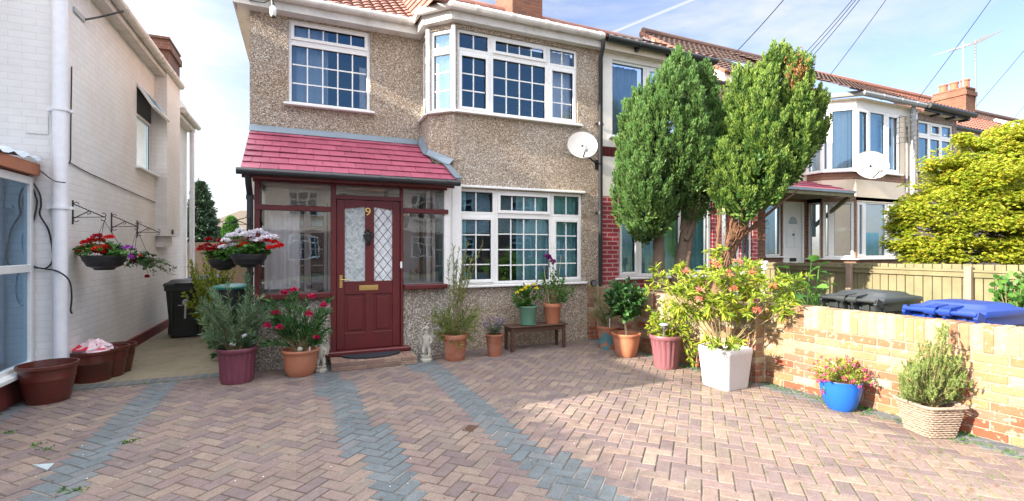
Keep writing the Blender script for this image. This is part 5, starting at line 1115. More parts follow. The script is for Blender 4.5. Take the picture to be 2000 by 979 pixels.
# 8 camellia
root, c, rr, hh, t = potted('terracotta pot of round headed glossy camellia on a pale stem', 1223, 699, 57, 36, 45, 'terracotta', 'bellied')
top = T(1218, 622, t); mb = MB(); mb.tube(curve((c.x+.0, c.y, hh*.85), top, (.02, 0, 0)), [.02, .017, .015, .014, .014, .013, .013, .012, .012], 8); mb.build('trunk', 'pale_stem', root, True)
lf, tips = bushy(root, c, rr, hh, crown(1172, 1266, 542, 625, t), 120, 18, .08, .05, '', 91, t0=.4, base=top, sr=.004, shell=.45); lf.build('foliage', 'lf_dark', root, .15, 1.0, 7)
# 9 mauve ribbed pot
root, c, rr, hh, t = potted('tall mauve fluted pot of yellow green pieris holding a solar light', 1301, 722, 64, 44, 64, 'mauve_plastic', 'ribbed')
lf, tips = bushy(root, c, rr, hh, crown(1262, 1345, 580, 672, t), 55, 15, .06, .022, '', 101, t0=.45, sr=.004)
for p, d in tips: whorl(lf, p, d, 8, .06, .022)
for k in range(8):
    p = curve((c.x, c.y, hh), T(1345+random.uniform(-14, 14), 640+k*10, t-.2+random.uniform(0, .1)), (.05, -.05, .12)); whorl(lf, p[-1], (.5, 0, -.3), 10, .06, .02); along(lf, p, .6, 12, .06, .02)
    mb = MB(); mb.tube(p, .003, 5, False); mb.build('stem', 'stem', root)
lf.build('foliage', 'lf_pieris', root, .15, nverts=7)
sp = T(1297, 648, t-.12); so = thing('solar_light', 'small black solar stake light stuck in the mauve pot', 'garden light', (sp.x, sp.y, hh*.85))
mb = MB(); mb.tube([(sp.x, sp.y, hh*.85), (sp.x, sp.y, hh+.08)], .009, 8); mb.build('stake', 'silver', so)
mb = MB(); mb.lathe([(.02, 0), (.035, .03), (.04, .055)], (sp.x, sp.y, hh+.08), 14); mb.build('lens', 'silver', so); mb = MB(); mb.lathe([(.058, 0), (.06, .006), (.05, .018), (.03, .028), (.01, .03)], (sp.x, sp.y, hh+.136), 18); mb.build('cap', 'grey_plastic', so, True)
# 10 white square pot, pieris
t0 = H/((762-HZ)/F); t = t0+.16; pc = T(1416, HZ, t); wr = thing('potted_plant', 'square white planter of tall pieris with coral new growth', 'potted plant', (pc.x, pc.y, 0), 'potted plants around the drive')
sc = t/F; hh = 80*t0/F; hr, hbt = 47*sc*.79, 39*sc*.78
def sqpot(mb, c, hr, hb_, h, rnd_=.22, rot=0, k=6):
    prof = [(hb_*.97, 0), (hb_, .01), (hr*.985, h*.86), (hr, h*.87), (hr, h*.99), (hr*.985, h), (hr*.9, h), (hr*.88, h*.85)]; P = []; Fs = []; n = 4*(k+1)
    for i, (r, z) in enumerate(prof):
        rc = r*rnd_
        for q in range(4):
            cx, cy = ((1, 1), (-1, 1), (-1, -1), (1, -1))[q]
            for j in range(k+1):
                a = math.pi/2*q+math.pi/2*j/k; x, y = cx*(r-rc)+rc*math.cos(a), cy*(r-rc)+rc*math.sin(a)
                P.append((c[0]+x*math.cos(rot)-y*math.sin(rot), c[1]+x*math.sin(rot)+y*math.cos(rot), c[2]+z))
        if i:
            for q in range(n): Fs.append(((i-1)*n+q, (i-1)*n+(q+1) % n, i*n+(q+1) % n, i*n+q))
    Fs += [tuple(range(n-1, -1, -1)), tuple(range(len(P)-n, len(P)))]; mb.add(P, Fs)
mb = MB(); sqpot(mb, (pc.x, pc.y, 0), hr, hbt, hh, rot=R(3)); mb.build('pot', 'white_pot', wr, True)
mb = MB(); mb.lathe([(.001, hh*.86), (hr*.85, hh*.859)], (pc.x, pc.y, 0), 4); mb.build('soil', 'soil', wr)
lf = Lf(111); rg = random.Random(12); fl = Lf(3)
tipsp = []
for i in range(100):
    px = rg.uniform(1318, 1550); dxm = (px-1435)/118; top_ = 505+55*abs(dxm)**2; py = rg.uniform(top_, 628-12*abs(dxm)); 
    if px > 1500 and py > 645: continue
    tipsp.append((px, py, rg.uniform(-.32, .3)))
tipsp += [(1285, 560, 0), (1290, 540, 0), (1330, 520, 0), (1345, 545, .1), (1282, 525, .1), (1395, 495, 0), (1320, 530, 0), (1400, 490, 0), (1398, 505, .1), (1400, 670, -.3), (1430, 675, -.3), (1445, 668, -.25), (1380, 665, -.2), (1555, 560, 0), (1540, 575, 0), (1560, 545, 0)]
st = MB(); nodes = []
for k in range(15):
    a = -1+2*(k+.5)/15; nd = T(1418+a*95, 608+22*abs(a)-rg.uniform(0, 40), t+rg.uniform(-.22, .22)); m_ = curve((pc.x+a*.08, pc.y+rg.uniform(-.06, .06), hh*.86), nd, (a*.05, 0, .03), 8, rg, .007); nodes.append(nd); st.tube(m_, [.0075-.0004*q for q in range(9)], 5, False)
for k, (px, py, dt) in enumerate(tipsp):
    tip = T(px, py, t+dt); low = py > 640
    nd = Vector((pc.x, pc.y, hh*.87)) if low else min(nodes, key=lambda q: (q-tip).length)
    pts = curve(nd, tip, (rg.uniform(-.03, .03), 0, rg.uniform(-.02, .05)), 7, rg, .004); st.tube(pts, [.0045-.0004*q for q in range(8)], 5, False)
    d = pts[-1]-pts[-2]; whorl(lf, tip, d, 17, .09, .019, 1.05); along(lf, pts, .45, 14, .08, .018, .9)
    o2 = tip+Vector((rg.uniform(-.09, .09), rg.uniform(-.09, .09), rg.uniform(-.06, .04))); st.tube([pts[-3], o2], .0025, 4, False); whorl(lf, o2, o2-pts[-3], 14, .085, .018, 1.05)
st.build('stem', 'stem', wr); lf.build('foliage', 'lf_pieris', wr, .12, nverts=7)
for i, (px, py) in enumerate(((1393, 512), (1342, 531), (1423, 534), (1467, 532), (1433, 565), (1368, 567), (1440, 510), (1478, 606), (1365, 585), (1510, 560), (1400, 520))): flower('coral_bract', T(px, py, t-.3), .022, 'coral_petal', wr, 12, .035, .009, .8, i)
# 11 blue pot fuchsia
root, c, rr, hh, t = potted('bright blue glazed pot of pink fuchsia against the sunlit wall', 1642, 805, 73, 46, 58, 'blue_glaze', 'round')
mb = MB(); mb.lathe([(rr*.88, hh*.985), (rr*1.0, hh*.99), (rr*1.0, hh*1.004), (rr*.9, hh*1.004)], c, 36); mb.build('rim', 'bench', root, True)
lf, tips = bushy(root, c, rr, hh, crown(1578, 1700, 690, 768, t), 110, 26, .026, .013, '', 121, t0=.35, sr=.0025, shell=.3); lf.build('foliage', 'lf_fuchsia', root, .1)
fl = Lf(8)
for p, d in tips[:75]: fl.add(np.array(tuple(p))+fl.r.normal(size=(9, 3))*.006-np.array([0, 0, .01]), fl.r.normal(size=(9, 3))*.5+np.array([0, 0, -.8]), .022, .012)
fl.build('blossom', 'pink_petal', root)
# 12 wicker basket with dwarf conifer
t0 = H/((857-HZ)/F); t = t0+.13; pc = T(1815, HZ, t); root = thing('potted_plant', 'square wicker planter of bushy dwarf conifer against the sunlit wall', 'potted plant', (pc.x, pc.y, 0), 'potted plants around the drive')
hh = 62*t0/F; hr, hb2 = 55*t/F*.74, 39*t/F*.74
mb = MB(); rot = R(-20); rg = random.Random(3)
def bp(u, z, o=0):
    k = hb2+(hr-hb2)*z/hh+o; q = u % 4; s = q % 1*2-1; x, y = ((s, -1), (1, s), (-s, 1), (-1, -s))[int(q)]
    m_ = max(abs(x), abs(y)); rr_ = (abs(x)**6+abs(y)**6)**(1/6); x, y = x/rr_*k, y/rr_*k
    return Vector((pc.x+x*math.cos(rot)-y*math.sin(rot), pc.y+x*math.sin(rot)+y*math.cos(rot), z))
rows = 13
for r in range(rows):
    z = hh*(r+.5)/rows; n = 72; pts = [bp(4*i/n, z+rg.uniform(-.0015, .0015), .004*math.sin(i*math.pi/1.5+(r % 2)*math.pi)) for i in range(n+1)]; mb.tube(pts, hh/rows*.43, 5, False)
mb.tube([bp(4*i/72, hh, .006+.004*(i % 2)) for i in range(73)], .014, 6, False); mb.build('basket', 'wicker', root, True)
mb = MB(); mb.prism([tuple(bp(k, 0, -.01).xy) for k in (.0, 1, 2, 3)], .0, hh*.88); mb.build('liner', 'soil', root)
lf = Lf(131); rg = random.Random(13); st = MB()
for i in range(150):
    px = 1824+62*rg.uniform(-1, 1); top_ = 668+58*(abs(px-1828)/62)**1.6-(28 if abs(px-1845) < 8 else 0); py = rg.uniform(top_, 785); tip = T(px, py, t+rg.uniform(-.2, .2)); pts = curve((pc.x+rg.uniform(-.05, .05), pc.y+rg.uniform(-.05, .05), hh*.85), tip, (rg.uniform(-.05, .05), 0, 0), 7); st.tube(pts, .003, 4, False)
    along(lf, pts, .5, 70, .022, .006, .7, .4)
    for _ in range(3):
        q = pts[-1]+Vector((rg.uniform(-.03, .03), rg.uniform(-.03, .03), rg.uniform(-.03, .02))); p2 = [q, q+Vector((rg.uniform(-.02, .02), rg.uniform(-.02, .02), .055))]; along(lf, p2, 0, 34, .02, .006, .7, .4)
p2 = [T(1845, 700, t), T(1847, 638, t)]; along(lf, p2, 0, 160, .028, .007, .8, .3)
p2 = [T(1797, 720, t), T(1795, 672, t)]; along(lf, p2, 0, 120, .026, .007, .8, .3)
st.build('stem', 'stem', root); lf.build('foliage', 'lf_dwarf', root)
# empty brown pots at the left
EP = [('large empty brown plastic pot nearest the camera beside the white downpipe', 94, 778, 94, 66, 74), ('brown plastic pot with a pink plastic bag in it', 182, 742, 76, 58, 60), ('middle brown empty pot half hidden behind the pot with the bag', 210, 733, 70, 50, 58), ('rearmost brown empty pot by the white wall', 229, 724, 62, 44, 54)]
for i, (l, px, py, rw, bw_, h_) in enumerate(EP):
    c, rr, rb, hh, t = place(px, py, rw, bw_, h_); kf = (.955, .97, .97, .97)[i]; c = c*kf; rr *= kf; rb *= kf; hh *= kf; pt = pot_shape(c, rr, rb, hh, 'banded').build('flower_pot', 'brown_glaze', None, True); tag(pt, l, 'pot', 'brown pots by the white wall')
    if i == 1:
        lf = Lf(9); cc = c+Vector((0, 0, hh*1.0)); mb = MB(); rg = random.Random(6); P = []; n = 12
        for a in range(7):
            for b_ in range(n):
                th = math.pi/2*a/6; ph = 2*math.pi*b_/n; r_ = rr*.8*(1+rg.uniform(-.22, .15)); P.append(cc+Vector((r_*math.cos(th)*math.cos(ph), r_*math.cos(th)*math.sin(ph), .12*math.sin(th)*(1+rg.uniform(-.3, .3))-.02)))
        Fs = [(a*n+b_, a*n+(b_+1) % n, (a+1)*n+(b_+1) % n, (a+1)*n+b_) for a in range(6) for b_ in range(n)]; mb.add(P, Fs); bgm = mb.build('plastic_bag', 'bag', None, False); tag(bgm, 'crumpled clear pink plastic bag in a brown pot', 'bag')
        mb = MB()
        for k in range(n//2):
            idx = [1*n+(k+6) % n, 1*n+(k+7) % n, 3*n+(k+7) % n, 3*n+(k+6) % n]
            if k in (1, 2, 4): mb.add([P[j]+Vector((0, -.006, .008)) for j in idx], [(0, 1, 2, 3)])
        mb.build('red_print', 'bag_red', bgm)
# ------------------------------------------------------------------ stone figures
def figure(label, px, py, htpx, flip=1):
    t0 = H/((py-HZ)/F); t = t0+.07; c = T(px, HZ, t); hgt = htpx*t0/F; s = hgt/.5; rt_ = thing('garden_statue', label, 'statue', (c.x, c.y, 0), 'stone figures beside the door')
    X = Matrix.Translation((c.x, c.y, 0)) @ Matrix.Rotation(R(-14*flip), 4, 'Z') @ Matrix.Scale(s, 4)
    mb = MB(); mb.X = X; mb.lathe([(.085, 0), (.088, .03), (.075, .045), (.072, .07), (.08, .08)], (0, 0, 0), 8); mb.build('plinth', 'stone', rt_)
    me = bpy.data.meshes.new('body'); V = [(0, 0, .2), (0, -.005, .27), (0, 0, .33), (0, -.005, .375), (0, -.012, .425), (-.035, 0, .19), (-.04, -.025, .13), (-.04, -.01, .085), (.035, 0, .19), (.045, -.02, .13), (.038, -.02, .085), (-.05, 0, .33), (-.075, -.015, .37), (-.055, -.02, .43), (-.025, -.02, .475), (.05, 0, .33), (.072, -.02, .28), (.045, -.05, .24), (-.04, -.05, .083), (.04, -.055, .083)]
    E = [(0, 1), (1, 2), (2, 3), (3, 4), (0, 5), (5, 6), (6, 7), (0, 8), (8, 9), (9, 10), (2, 11), (11, 12), (12, 13), (13, 14), (2, 15), (15, 16), (16, 17), (7, 18), (10, 19)]
    rad = [.042, .042, .045, .024, .042, .032, .024, .018, .032, .024, .018, .02, .017, .015, .013, .02, .017, .014, .014, .014]
    me.from_pydata([((X @ Vector((flip*v[0], v[1], v[2])))-Vector((c.x, c.y, 0))) for v in V], E, []); o = bpy.data.objects.new('body', me); col.objects.link(o)
    md = o.modifiers.new('skin', 'SKIN'); ld = me.skin_vertices.new() if not me.skin_vertices else me.skin_vertices[0]
    for i, r_ in enumerate(rad): me.skin_vertices[0].data[i].radius = (r_*s, r_*s)
    me.skin_vertices[0].data[0].use_root = True
    sb = o.modifiers.new('sub', 'SUBSURF'); sb.levels = sb.render_levels = 2
    dg = bpy.context.evaluated_depsgraph_get(); nm = bpy.data.meshes.new_from_object(o.evaluated_get(dg)); nm.name = 'body'; o.modifiers.clear(); o.data = nm; nm.materials.append(M['stone']); o.parent = rt_; nm.polygons.foreach_set('use_smooth', [True]*len(nm.polygons))
    mb = MB(); mb.X = X
    for sx in (-1, 1):
        P = [(sx*.02, .03, .34), (sx*.09, .05, .4), (sx*.1, .055, .3), (sx*.085, .05, .22), (sx*.03, .035, .26)]; mb.add([Vector(p) for p in P]+[Vector(p)+Vector((0, .014, 0)) for p in P], [(0, 1, 2, 3, 4), (9, 8, 7, 6, 5)]+[(i, (i+1) % 5, 5+(i+1) % 5, 5+i) for i in range(5)])
    mb.build('wings', 'stone', rt_); mb = MB(); mb.X = X
    for k in range(14):
        a = k*2.4; mb.ball((.034*math.cos(a), .006+.034*math.sin(a), .445+.012*math.sin(k*3)), .014, 6)
    mb.ball((0, .0, .46), .03, 8); mb.ball((0, -.052, .422), .007, 6); mb.build('hair', 'stone', rt_, True)
figure('weathered stone cherub figure half hidden behind the oleander pot', 627, 729, 68, 1)
figure('weathered stone cherub figure with raised arm right of the doorstep', 833, 708, 72, 1)
# ------------------------------------------------------------------ hanging baskets
def bracket(label, base, d, ln, ht, flip=1):
    """d: horizontal direction out of the wall, base: top of the back plate"""
    rt_ = thing('basket_bracket', label, 'bracket', base, 'iron basket brackets'); b = Vector(base); d = Vector(d); z = Vector((0, 0, 1)); tip = b+d*ln-z*ht*.72
    mb = MB(); mb.seg(b+z*.01+d*.006, b-z*(ht+.02)+d*.006, .018, .012); mb.build('back_plate', 'iron', rt_)
    mb = MB(); a0, a1 = b-z*.03+d*.01, tip; n = 24; pts = [a0.lerp(a1, i/n)+Vector((0, .003*math.cos(i*2.2), .003*math.sin(i*2.2))) for i in range(n+1)]; mb.tube(pts, .0065, 5)
    mb.tube([b-z*(ht*.82)+d*.01, a0.lerp(a1, .52)], .006, 5); mb.tube([b-z*(ht*.76)+d*.01, tip-z*.0], .0045, 5)
    def scroll(c, r, a0_, a1_, s=1): 
        mb.tube([c+d*r*math.cos(a0_+(a1_-a0_)*i/10)*(1-.03*i)+z*r*math.sin(a0_+(a1_-a0_)*i/10)*(1-.03*i) for i in range(11)], .0045, 5)
    scroll(tip-d*.01+z*.025, .028, -1.5, 2.2); scroll(tip-d*.012-z*.022, .026, 1.5, -3.2); scroll(b-z*.04+d*.04, .032, 3.0, .3); scroll(b-z*ht*.86+d*.04, .028, -3, -.4); scroll(a0.lerp(a1, .52)-d*.015-z*.02, .025, 1.4, -2.2)
    mb.build('arm', 'iron', rt_, True); return tip-z*.045
def basket(label, tip, r, drop, cols, seed, fullness=1.0, bowl=True, trailing=False, leafs='lf_mid', heads=()):
    rt_ = thing('hanging_basket', label, 'hanging basket', tuple(tip-Vector((0, 0, drop))), 'hanging baskets'); c = tip-Vector((0, 0, drop)); rg = random.Random(seed)
    if bowl:
        mb = MB(); mb.lathe([(r*.42, -r*.82), (r*.46, -r*.8), (r*.5, -r*.72), (r*.78, -r*.6), (r*.9, -r*.35), (r*.95, -r*.32), (r, -.03), (r*1.02, -.02), (r*1.02, 0), (r*.95, 0), (r*.9, -.03)], c, 28); mb.build('bowl', 'black_plastic', rt_, True)
    for k in range(3 if not trailing else 3):
        a = 2*math.pi*k/3+.5; mb = MB(); mb.tube([c+Vector((r*math.cos(a), r*math.sin(a), -.01)), tip], .0028, 4); mb.build('chain', 'iron', rt_)
    lf = Lf(seed)
    for i in range(int(90*fullness)):
        a = rg.uniform(0, 6.28); rr_ = r*rg.uniform(.1, 1.25); h_ = rg.uniform(.0, .13)*(1.3-rr_/r*.6); p = c+Vector((rr_*math.cos(a), rr_*math.sin(a), h_))
        whorl(lf, p, (math.cos(a)*.4, math.sin(a)*.4, 1), 6, .045, .05, 1.15)
    if trailing:
        st = MB()
        for i in range(46):
            a = rg.uniform(-2.2, 1.6); ln = rg.uniform(.1, .42)*(1.25 if math.cos(a) > .3 else .7); p = curve(c, c+Vector((math.cos(a)*ln, math.sin(a)*ln*.6, rg.uniform(-.22, .03)*ln*2.4)), (0, 0, .1), 8); st.tube(p, .002, 4, False); along(lf, p, .2, 26, .032, .022, .9)
        st.build('stem', 'stem', rt_)
    lf.build('foliage', leafs, rt_, .1, 1.0)
    for i, (hx, hy, m_, rad) in enumerate(heads): flower('flower_head', T(hx, hy, (SA*c.x+CA*c.y)-rg.uniform(.02, .16)-(.25 if m_ == 'purple_petal' else 0)), rad, m_, rt_, 46, .02, .018, .62, seed+i)
    return rt_
for i, (pxa, pya, lab) in enumerate(((141, 393, 'black scrolled bracket on the white wall nearest the front'), (217, 417, 'black scrolled bracket in the middle on the white wall'), (267, 432, 'empty black scrolled bracket farthest along the white wall'))):
    yb = BY(pxa, LX); zb_ = BZ(pxa, pya, LX); tp = bracket(lab, (LX, yb, zb_), (1, 0, 0), .29, .24)
    if i == 0: basket('black hanging basket of red geraniums on the white wall', tp, .205, AZ(200, 486, tp.y) and tp.z-AZ(200, 499, tp.y), None, 201, heads=[(168, 474, 'red_petal', .045), (160, 485, 'red_petal', .05), (178, 470, 'red_petal', .04), (190, 487, 'red_petal', .05), (175, 490, 'red_petal', .045), (205, 483, 'red_petal', .05), (150, 492, 'red_petal', .03), (213, 463, 'red_petal', .035), (190, 462, 'darkred_petal', .05), (198, 492, 'red_petal', .04), (181, 481, 'red_petal', .045), (141, 487, 'red_petal', .03), (196, 469, 'red_petal', .035)])
    if i == 1: basket('trailing fuchsia basket with two purple geranium heads on the white wall', tp, .16, tp.z-AZ(268, 512, tp.y), None, 202, .5, False, True, 'lf_dark', heads=[(248, 486, 'purple_petal', .085), (246, 503, 'purple_petal', .085)]+[(237, 516, 'darkred_petal', .014), (287, 540, 'darkred_petal', .014), (262, 508, 'pink_petal', .016), (275, 500, 'coral_petal', .02)])
tp = bracket('black bracket at the porch corner above the white and red basket', (-.56, 6.74, AZ(497, 408, 6.74)), (0, -1, 0), .24, .22)
wr_heads = [(450+i*9.5, 461-6*math.sin(i*.7)+random.uniform(-5, 5), 'white_petal', .045) for i in range(9)]+[(440, 470, 'white_petal', .05), (437, 483, 'white_petal', .045), (455, 480, 'white_petal', .04), (505, 452, 'white_petal', .045), (520, 458, 'white_petal', .04), (535, 462, 'white_petal', .035), (490, 455, 'white_petal', .04)]
basket('black hanging basket of white and red geraniums at the porch corner', tp, .195, tp.z-AZ(498, 496, tp.y), None, 203, 1.2, heads=wr_heads+[(494, 467, 'red_petal', .035), (478, 478, 'red_petal', .045), (470, 481, 'red_petal', .04), (513, 468, 'red_petal', .035), (523, 470, 'red_petal', .035), (537, 473, 'red_petal', .035), (540, 482, 'red_petal', .03), (528, 484, 'red_petal', .035), (548, 479, 'red_petal', .025), (505, 470, 'red_petal', .035)])
tp = bracket('twisted iron bracket on the alley side of the house', (XL, 7.9, 2.02), (-1, 0, 0), .34, .2)
basket('rear black hanging basket of red geraniums over the alley', tp, .19, tp.z-AZ(440, 506, tp.y), None, 204, 1.3, heads=[(396, 483, 'darkred_petal', .055), (405, 479, 'darkred_petal', .045), (391, 487, 'red_petal', .04), (423, 483, 'darkred_petal', .055), (415, 487, 'darkred_petal', .04), (408, 468, 'darkred_petal', .045), (430, 470, 'darkred_petal', .035), (407, 487, 'darkred_petal', .03), (433, 478, 'red_petal', .035)])
# ------------------------------------------------------------------ wheelie bins
def bin_(label, x, y, rot, mat, sticker=False, h=1.0, lidmat=None, w2=.29, d2=.36, group='wheelie bins'):
    rt_ = thing('wheelie_bin', label, 'wheelie bin', (x, y, 0), group); X = Matrix.Translation((x, y, 0)) @ Matrix.Rotation(rot, 4, 'Z') @ Matrix.Scale(h, 4)
    def loft(mb, secs):
        P = []; Fs = []
        for i, (a, b0, b1, z, rc) in enumerate(secs):
            ring = []
            for (cx, cy, a0) in ((a-rc, b1-rc, 0), (-a+rc, b1-rc, 90), (-a+rc, b0+rc, 180), (a-rc, b0+rc, 270)):
                for k in range(5): an = R(a0+22.5*k); ring.append((cx+rc*math.cos(an), cy+rc*math.sin(an), z))
            P += ring; n = 20
            if i: Fs += [((i-1)*n+k, (i-1)*n+(k+1) % n, i*n+(k+1) % n, i*n+k) for k in range(n)]
        Fs += [tuple(range(19, -1, -1)), tuple(range(len(P)-20, len(P)))]; mb.add(P, Fs)
    mb = MB(); mb.X = X; loft(mb, [(w2*.76, -d2*.68, d2*.68, .03, .04), (w2*.8, -d2*.72, d2*.78, .2, .04), (w2*.94, -d2*.93, d2*.9, .86, .04), (w2*.95, -d2*.94, d2*.9, .87, .04), (w2*1.02, -d2*1.0, d2*.93, .88, .04), (w2*1.02, -d2*1.0, d2*.93, .96, .04)])
    for sx in (-1, 1): mb.box((sx*w2*.62-.012, -d2*.95, .3), (sx*w2*.62+.012, -d2*.86, .86)); mb.box((sx*w2*.55-.015, d2*.85, .25), (sx*w2*.55+.015, d2*1.0, .94)); mb.box((sx*w2*.12-.01, d2*.85, .6), (sx*w2*.12+.01, d2*.97, .94))
    mb.build('body', mat, rt_, True)
    lm = lidmat or mat; mb = MB(); mb.X = X; loft(mb, [(w2*1.06, -d2*1.07, d2*1.0, .962, .05), (w2*1.07, -d2*1.08, d2*1.01, .99, .05), (w2*1.04, -d2*1.05, d2*.98, 1.012, .06), (w2*.85, -d2*.8, d2*.75, 1.03, .08), (w2*.78, -d2*.7, d2*.66, 1.055, .08), (w2*.7, -d2*.6, d2*.58, 1.062, .08)]); mb.tube([(-w2*.5, -d2*1.08, 1.0), (-w2*.4, -d2*1.13, 1.01), (w2*.4, -d2*1.13, 1.01), (w2*.5, -d2*1.08, 1.0)], .014, 8); mb.build('lid', lm, rt_, True)
    mb = MB(); mb.X = X; mb.tube([(-w2*.98, d2*1.2, .985), (w2*.98, d2*1.2, .985)], .019, 10)
    for sx in (-.96, -.18, .18, .96): mb.seg((sx*w2, d2*.9, .94), (sx*w2, d2*1.2, .985), .03, .07); mb.seg((sx*w2, d2*.9, .8), (sx*w2, d2*1.18, .96), .022, .05)
    mb.build('handle_bar', mat, rt_, True)
    for sx in (-.2, .2): mb = MB(); mb.X = X; mb.seg((sx*w2, d2*.6, 1.03), (sx*w2, d2*1.22, 1.01), .09, .035); mb.tube([(sx*w2-.045, d2*1.2, .985), (sx*w2+.045, d2*1.2, .985)], .034, 10); mb.build('hinge', lm, rt_, True)
    for sx in (-1, 1): mb = MB(); mb.X = X; mb.tube([(sx*w2*.86, d2*.8, .1), (sx*w2*1.06, d2*.8, .1)], .1, 20); mb.tube([(sx*w2*1.06, d2*.8, .1), (sx*w2*1.09, d2*.8, .1)], .05, 12); mb.build('wheel', 'iron', rt_, True)
    if sticker:
        mb = MB(); mb.X = X; yf = lambda z: -d2*(.72+(.93-.72)*(z-.2)/.66)-.004
        P = [(.055*math.cos(2*math.pi*k/16)+.03, 0, .66+.06*math.sin(2*math.pi*k/16)) for k in range(16)]; P = [(p[0], yf(p[2]), p[2]) for p in P]; mb.add(P, [tuple(range(16))])
        mb.add([(.008, yf(.6), .6), (.04, yf(.6), .6), (.03, yf(.36), .36), (-.002, yf(.36), .36)], [(3, 2, 1, 0)]); mb.add([(-.09, yf(.6), .6), (-.02, yf(.6), .6), (-.02, yf(.615), .615), (-.09, yf(.615), .615)], [(0, 1, 2, 3)]); mb.build('sticker', 'sticker', rt_)
    return rt_
bin_('black wheelie bin with a worn white sticker in the alley', -1.83, 10.0, R(4), 'bin_black', True, .93)
bin_('dark navy wheelie bin tucked behind the black one in the alley', -1.68, 10.95, R(-14), 'bin_navy', False, .94)
bin_('grey black wheelie bin behind the brick wall, left of the blue one', 5.78, 3.28, R(90), 'bin_grey', h=1.0)
bin_('bright blue wheelie bin behind the brick wall near the right edge', 5.62, 2.38, R(86), 'bin_blue', h=.98)
# ================================================================== TREES
def flames(lf, tp, lobes, dens, per, L, W, ln=(.16, .3), fr=.05, cull=.8, out=.5):
    r = lf.r; LB = [(np.array(tuple(a)), np.array(tuple(b)), rad) for a, b, rad in lobes]
    def prof(t): return np.power(np.clip(t, 0, 1), .5)*np.power(np.clip(1-t, 0, 1), .62)*1.62
    for i, (a, b, rad) in enumerate(LB):
        h = np.linalg.norm(b-a); n = int(dens*2*math.pi*rad*.75*h)+6; t = r.uniform(0.02, 1, n)**.85; ph = r.uniform(0, 2*math.pi, n); rv = np.stack([np.cos(ph), np.sin(ph), np.zeros(n)], 1)
        P = a+(b-a)*t[:, None]+rv*(rad*prof(t)*r.uniform(.76, 1.06, n))[:, None]; keep = np.ones(n, bool)
        for j, (a2, b2, r2) in enumerate(LB):
            if j == i: continue
            ax = b2-a2; tt = ((P-a2)@ax)/(ax@ax); d_ = np.linalg.norm(P-(a2+np.clip(tt, 0, 1)[:, None]*ax), axis=1); keep &= ~((tt > .02) & (tt < .98) & (d_ < r2*prof(tt)*cull))
        P, rv, t = P[keep], rv[keep], t[keep]
        for p, v, tt in zip(P, rv, t):
            ow = out*(1.25-tt); D = v*ow+np.array([0, 0, 1.])+r.normal(size=3)*.12; D /= np.linalg.norm(D); l_ = r.uniform(*ln); s_ = r.uniform(0, 1, per)**.85; q = r.normal(size=(per, 3)); q -= D*(q@D)[:, None]; q /= np.linalg.norm(q, axis=1, keepdims=True)
            rad_ = fr*r.uniform(.8, 1.3)*np.power(1-s_*.96, .75)*np.minimum(1, .45+s_*2.5); X = p+D*(l_*s_)[:, None]+q*(rad_*r.uniform(.35, 1, per))[:, None]; E = D*1.0+q*.36+r.normal(size=(per, 3))*.13
            m_ = s_ > .62; lf.add(X[~m_], E[~m_], L, W)
            if m_.any(): tp.add(X[m_], E[m_], L, W)
def lobe_surface(lf, lobes, dens, k, L, W, mat_jit=.35, shellr=(.9, 1.06), outw=.45, up=.85, tuft=.07, cull=.82, seed=0, squash=1.0):
    r = lf.r; LB = [(np.array(tuple(a)), np.array(tuple(b)), rad) for a, b, rad in lobes]
    def prof(t): return np.power(np.clip(t, 0, 1), .5)*np.power(np.clip(1-t, 0, 1), .62)*1.62
    out = 0
    for i, (a, b, rad) in enumerate(LB):
        h = np.linalg.norm(b-a); n = int(dens*2*math.pi*rad*.75*h); t = r.uniform(0.0, 1, n)**.9; ph = r.uniform(0, 2*math.pi, n)
        nz_ = np.array([mnoise.noise(Vector((math.cos(p)*1.6+i*7, math.sin(p)*1.6, q*h*2.2))) for p, q in zip(ph, t)]); 
        rr = rad*prof(t)*r.uniform(*shellr, n)*(1+.22*nz_); rad_v = np.stack([np.cos(ph), np.sin(ph), np.zeros(n)], 1)
        P = a+(b-a)*t[:, None]+rad_v*rr[:, None]; keep = np.ones(n, bool)
        for j, (a2, b2, r2) in enumerate(LB):
            if j == i: continue
            ax = b2-a2; tt = ((P-a2)@ax)/(ax@ax); dist = np.linalg.norm(P-(a2+np.clip(tt, 0, 1)[:, None]*ax), axis=1); keep &= ~((tt > 0.02) & (tt < .98) & (dist < r2*prof(tt)*cull))
        P, rv, n2 = P[keep], rad_v[keep], keep.sum(); up_ = up*np.clip(.35+t[keep]*1.1, .3, 1)[:, None]
        D = rv*outw+np.array([0, 0, 1.])*up_+r.normal(size=(n2, 3))*.18; D /= np.linalg.norm(D, axis=1, keepdims=True)
        for q in range(k):
            s = r.uniform(-.4, 1, (n2, 1)); off_ = r.normal(size=(n2, 3))*tuft*.28*(1.1-s); lf.add(P+D*tuft*s+off_, D+r.normal(size=(n2, 3))*mat_jit, L, W)
def limb(mb, pts, r0, r1, n=10):
    k = len(pts)-1; mb.tube(pts, [r0+(r1-r0)*(i/k)**.8 for i in range(k+1)], n, True)
def gnarl(a, b, bend, rg, n=14, j=.012): return curve(a, b, bend, n, rg, j)
tA, tB = 7.35, 7.15
def Lb(px0, py0, px1, py1, w_px, t): return (T(px0, py0-6, t), T(px1-(px1-1410)*.05, py1+34, t), w_px*.84*t/F)
ct = thing('conifer_tree', 'rounded dark green conifer with two trunks, left of the pair in the next garden', 'tree', (5.25, 6.0, 0), 'pair of conifers')
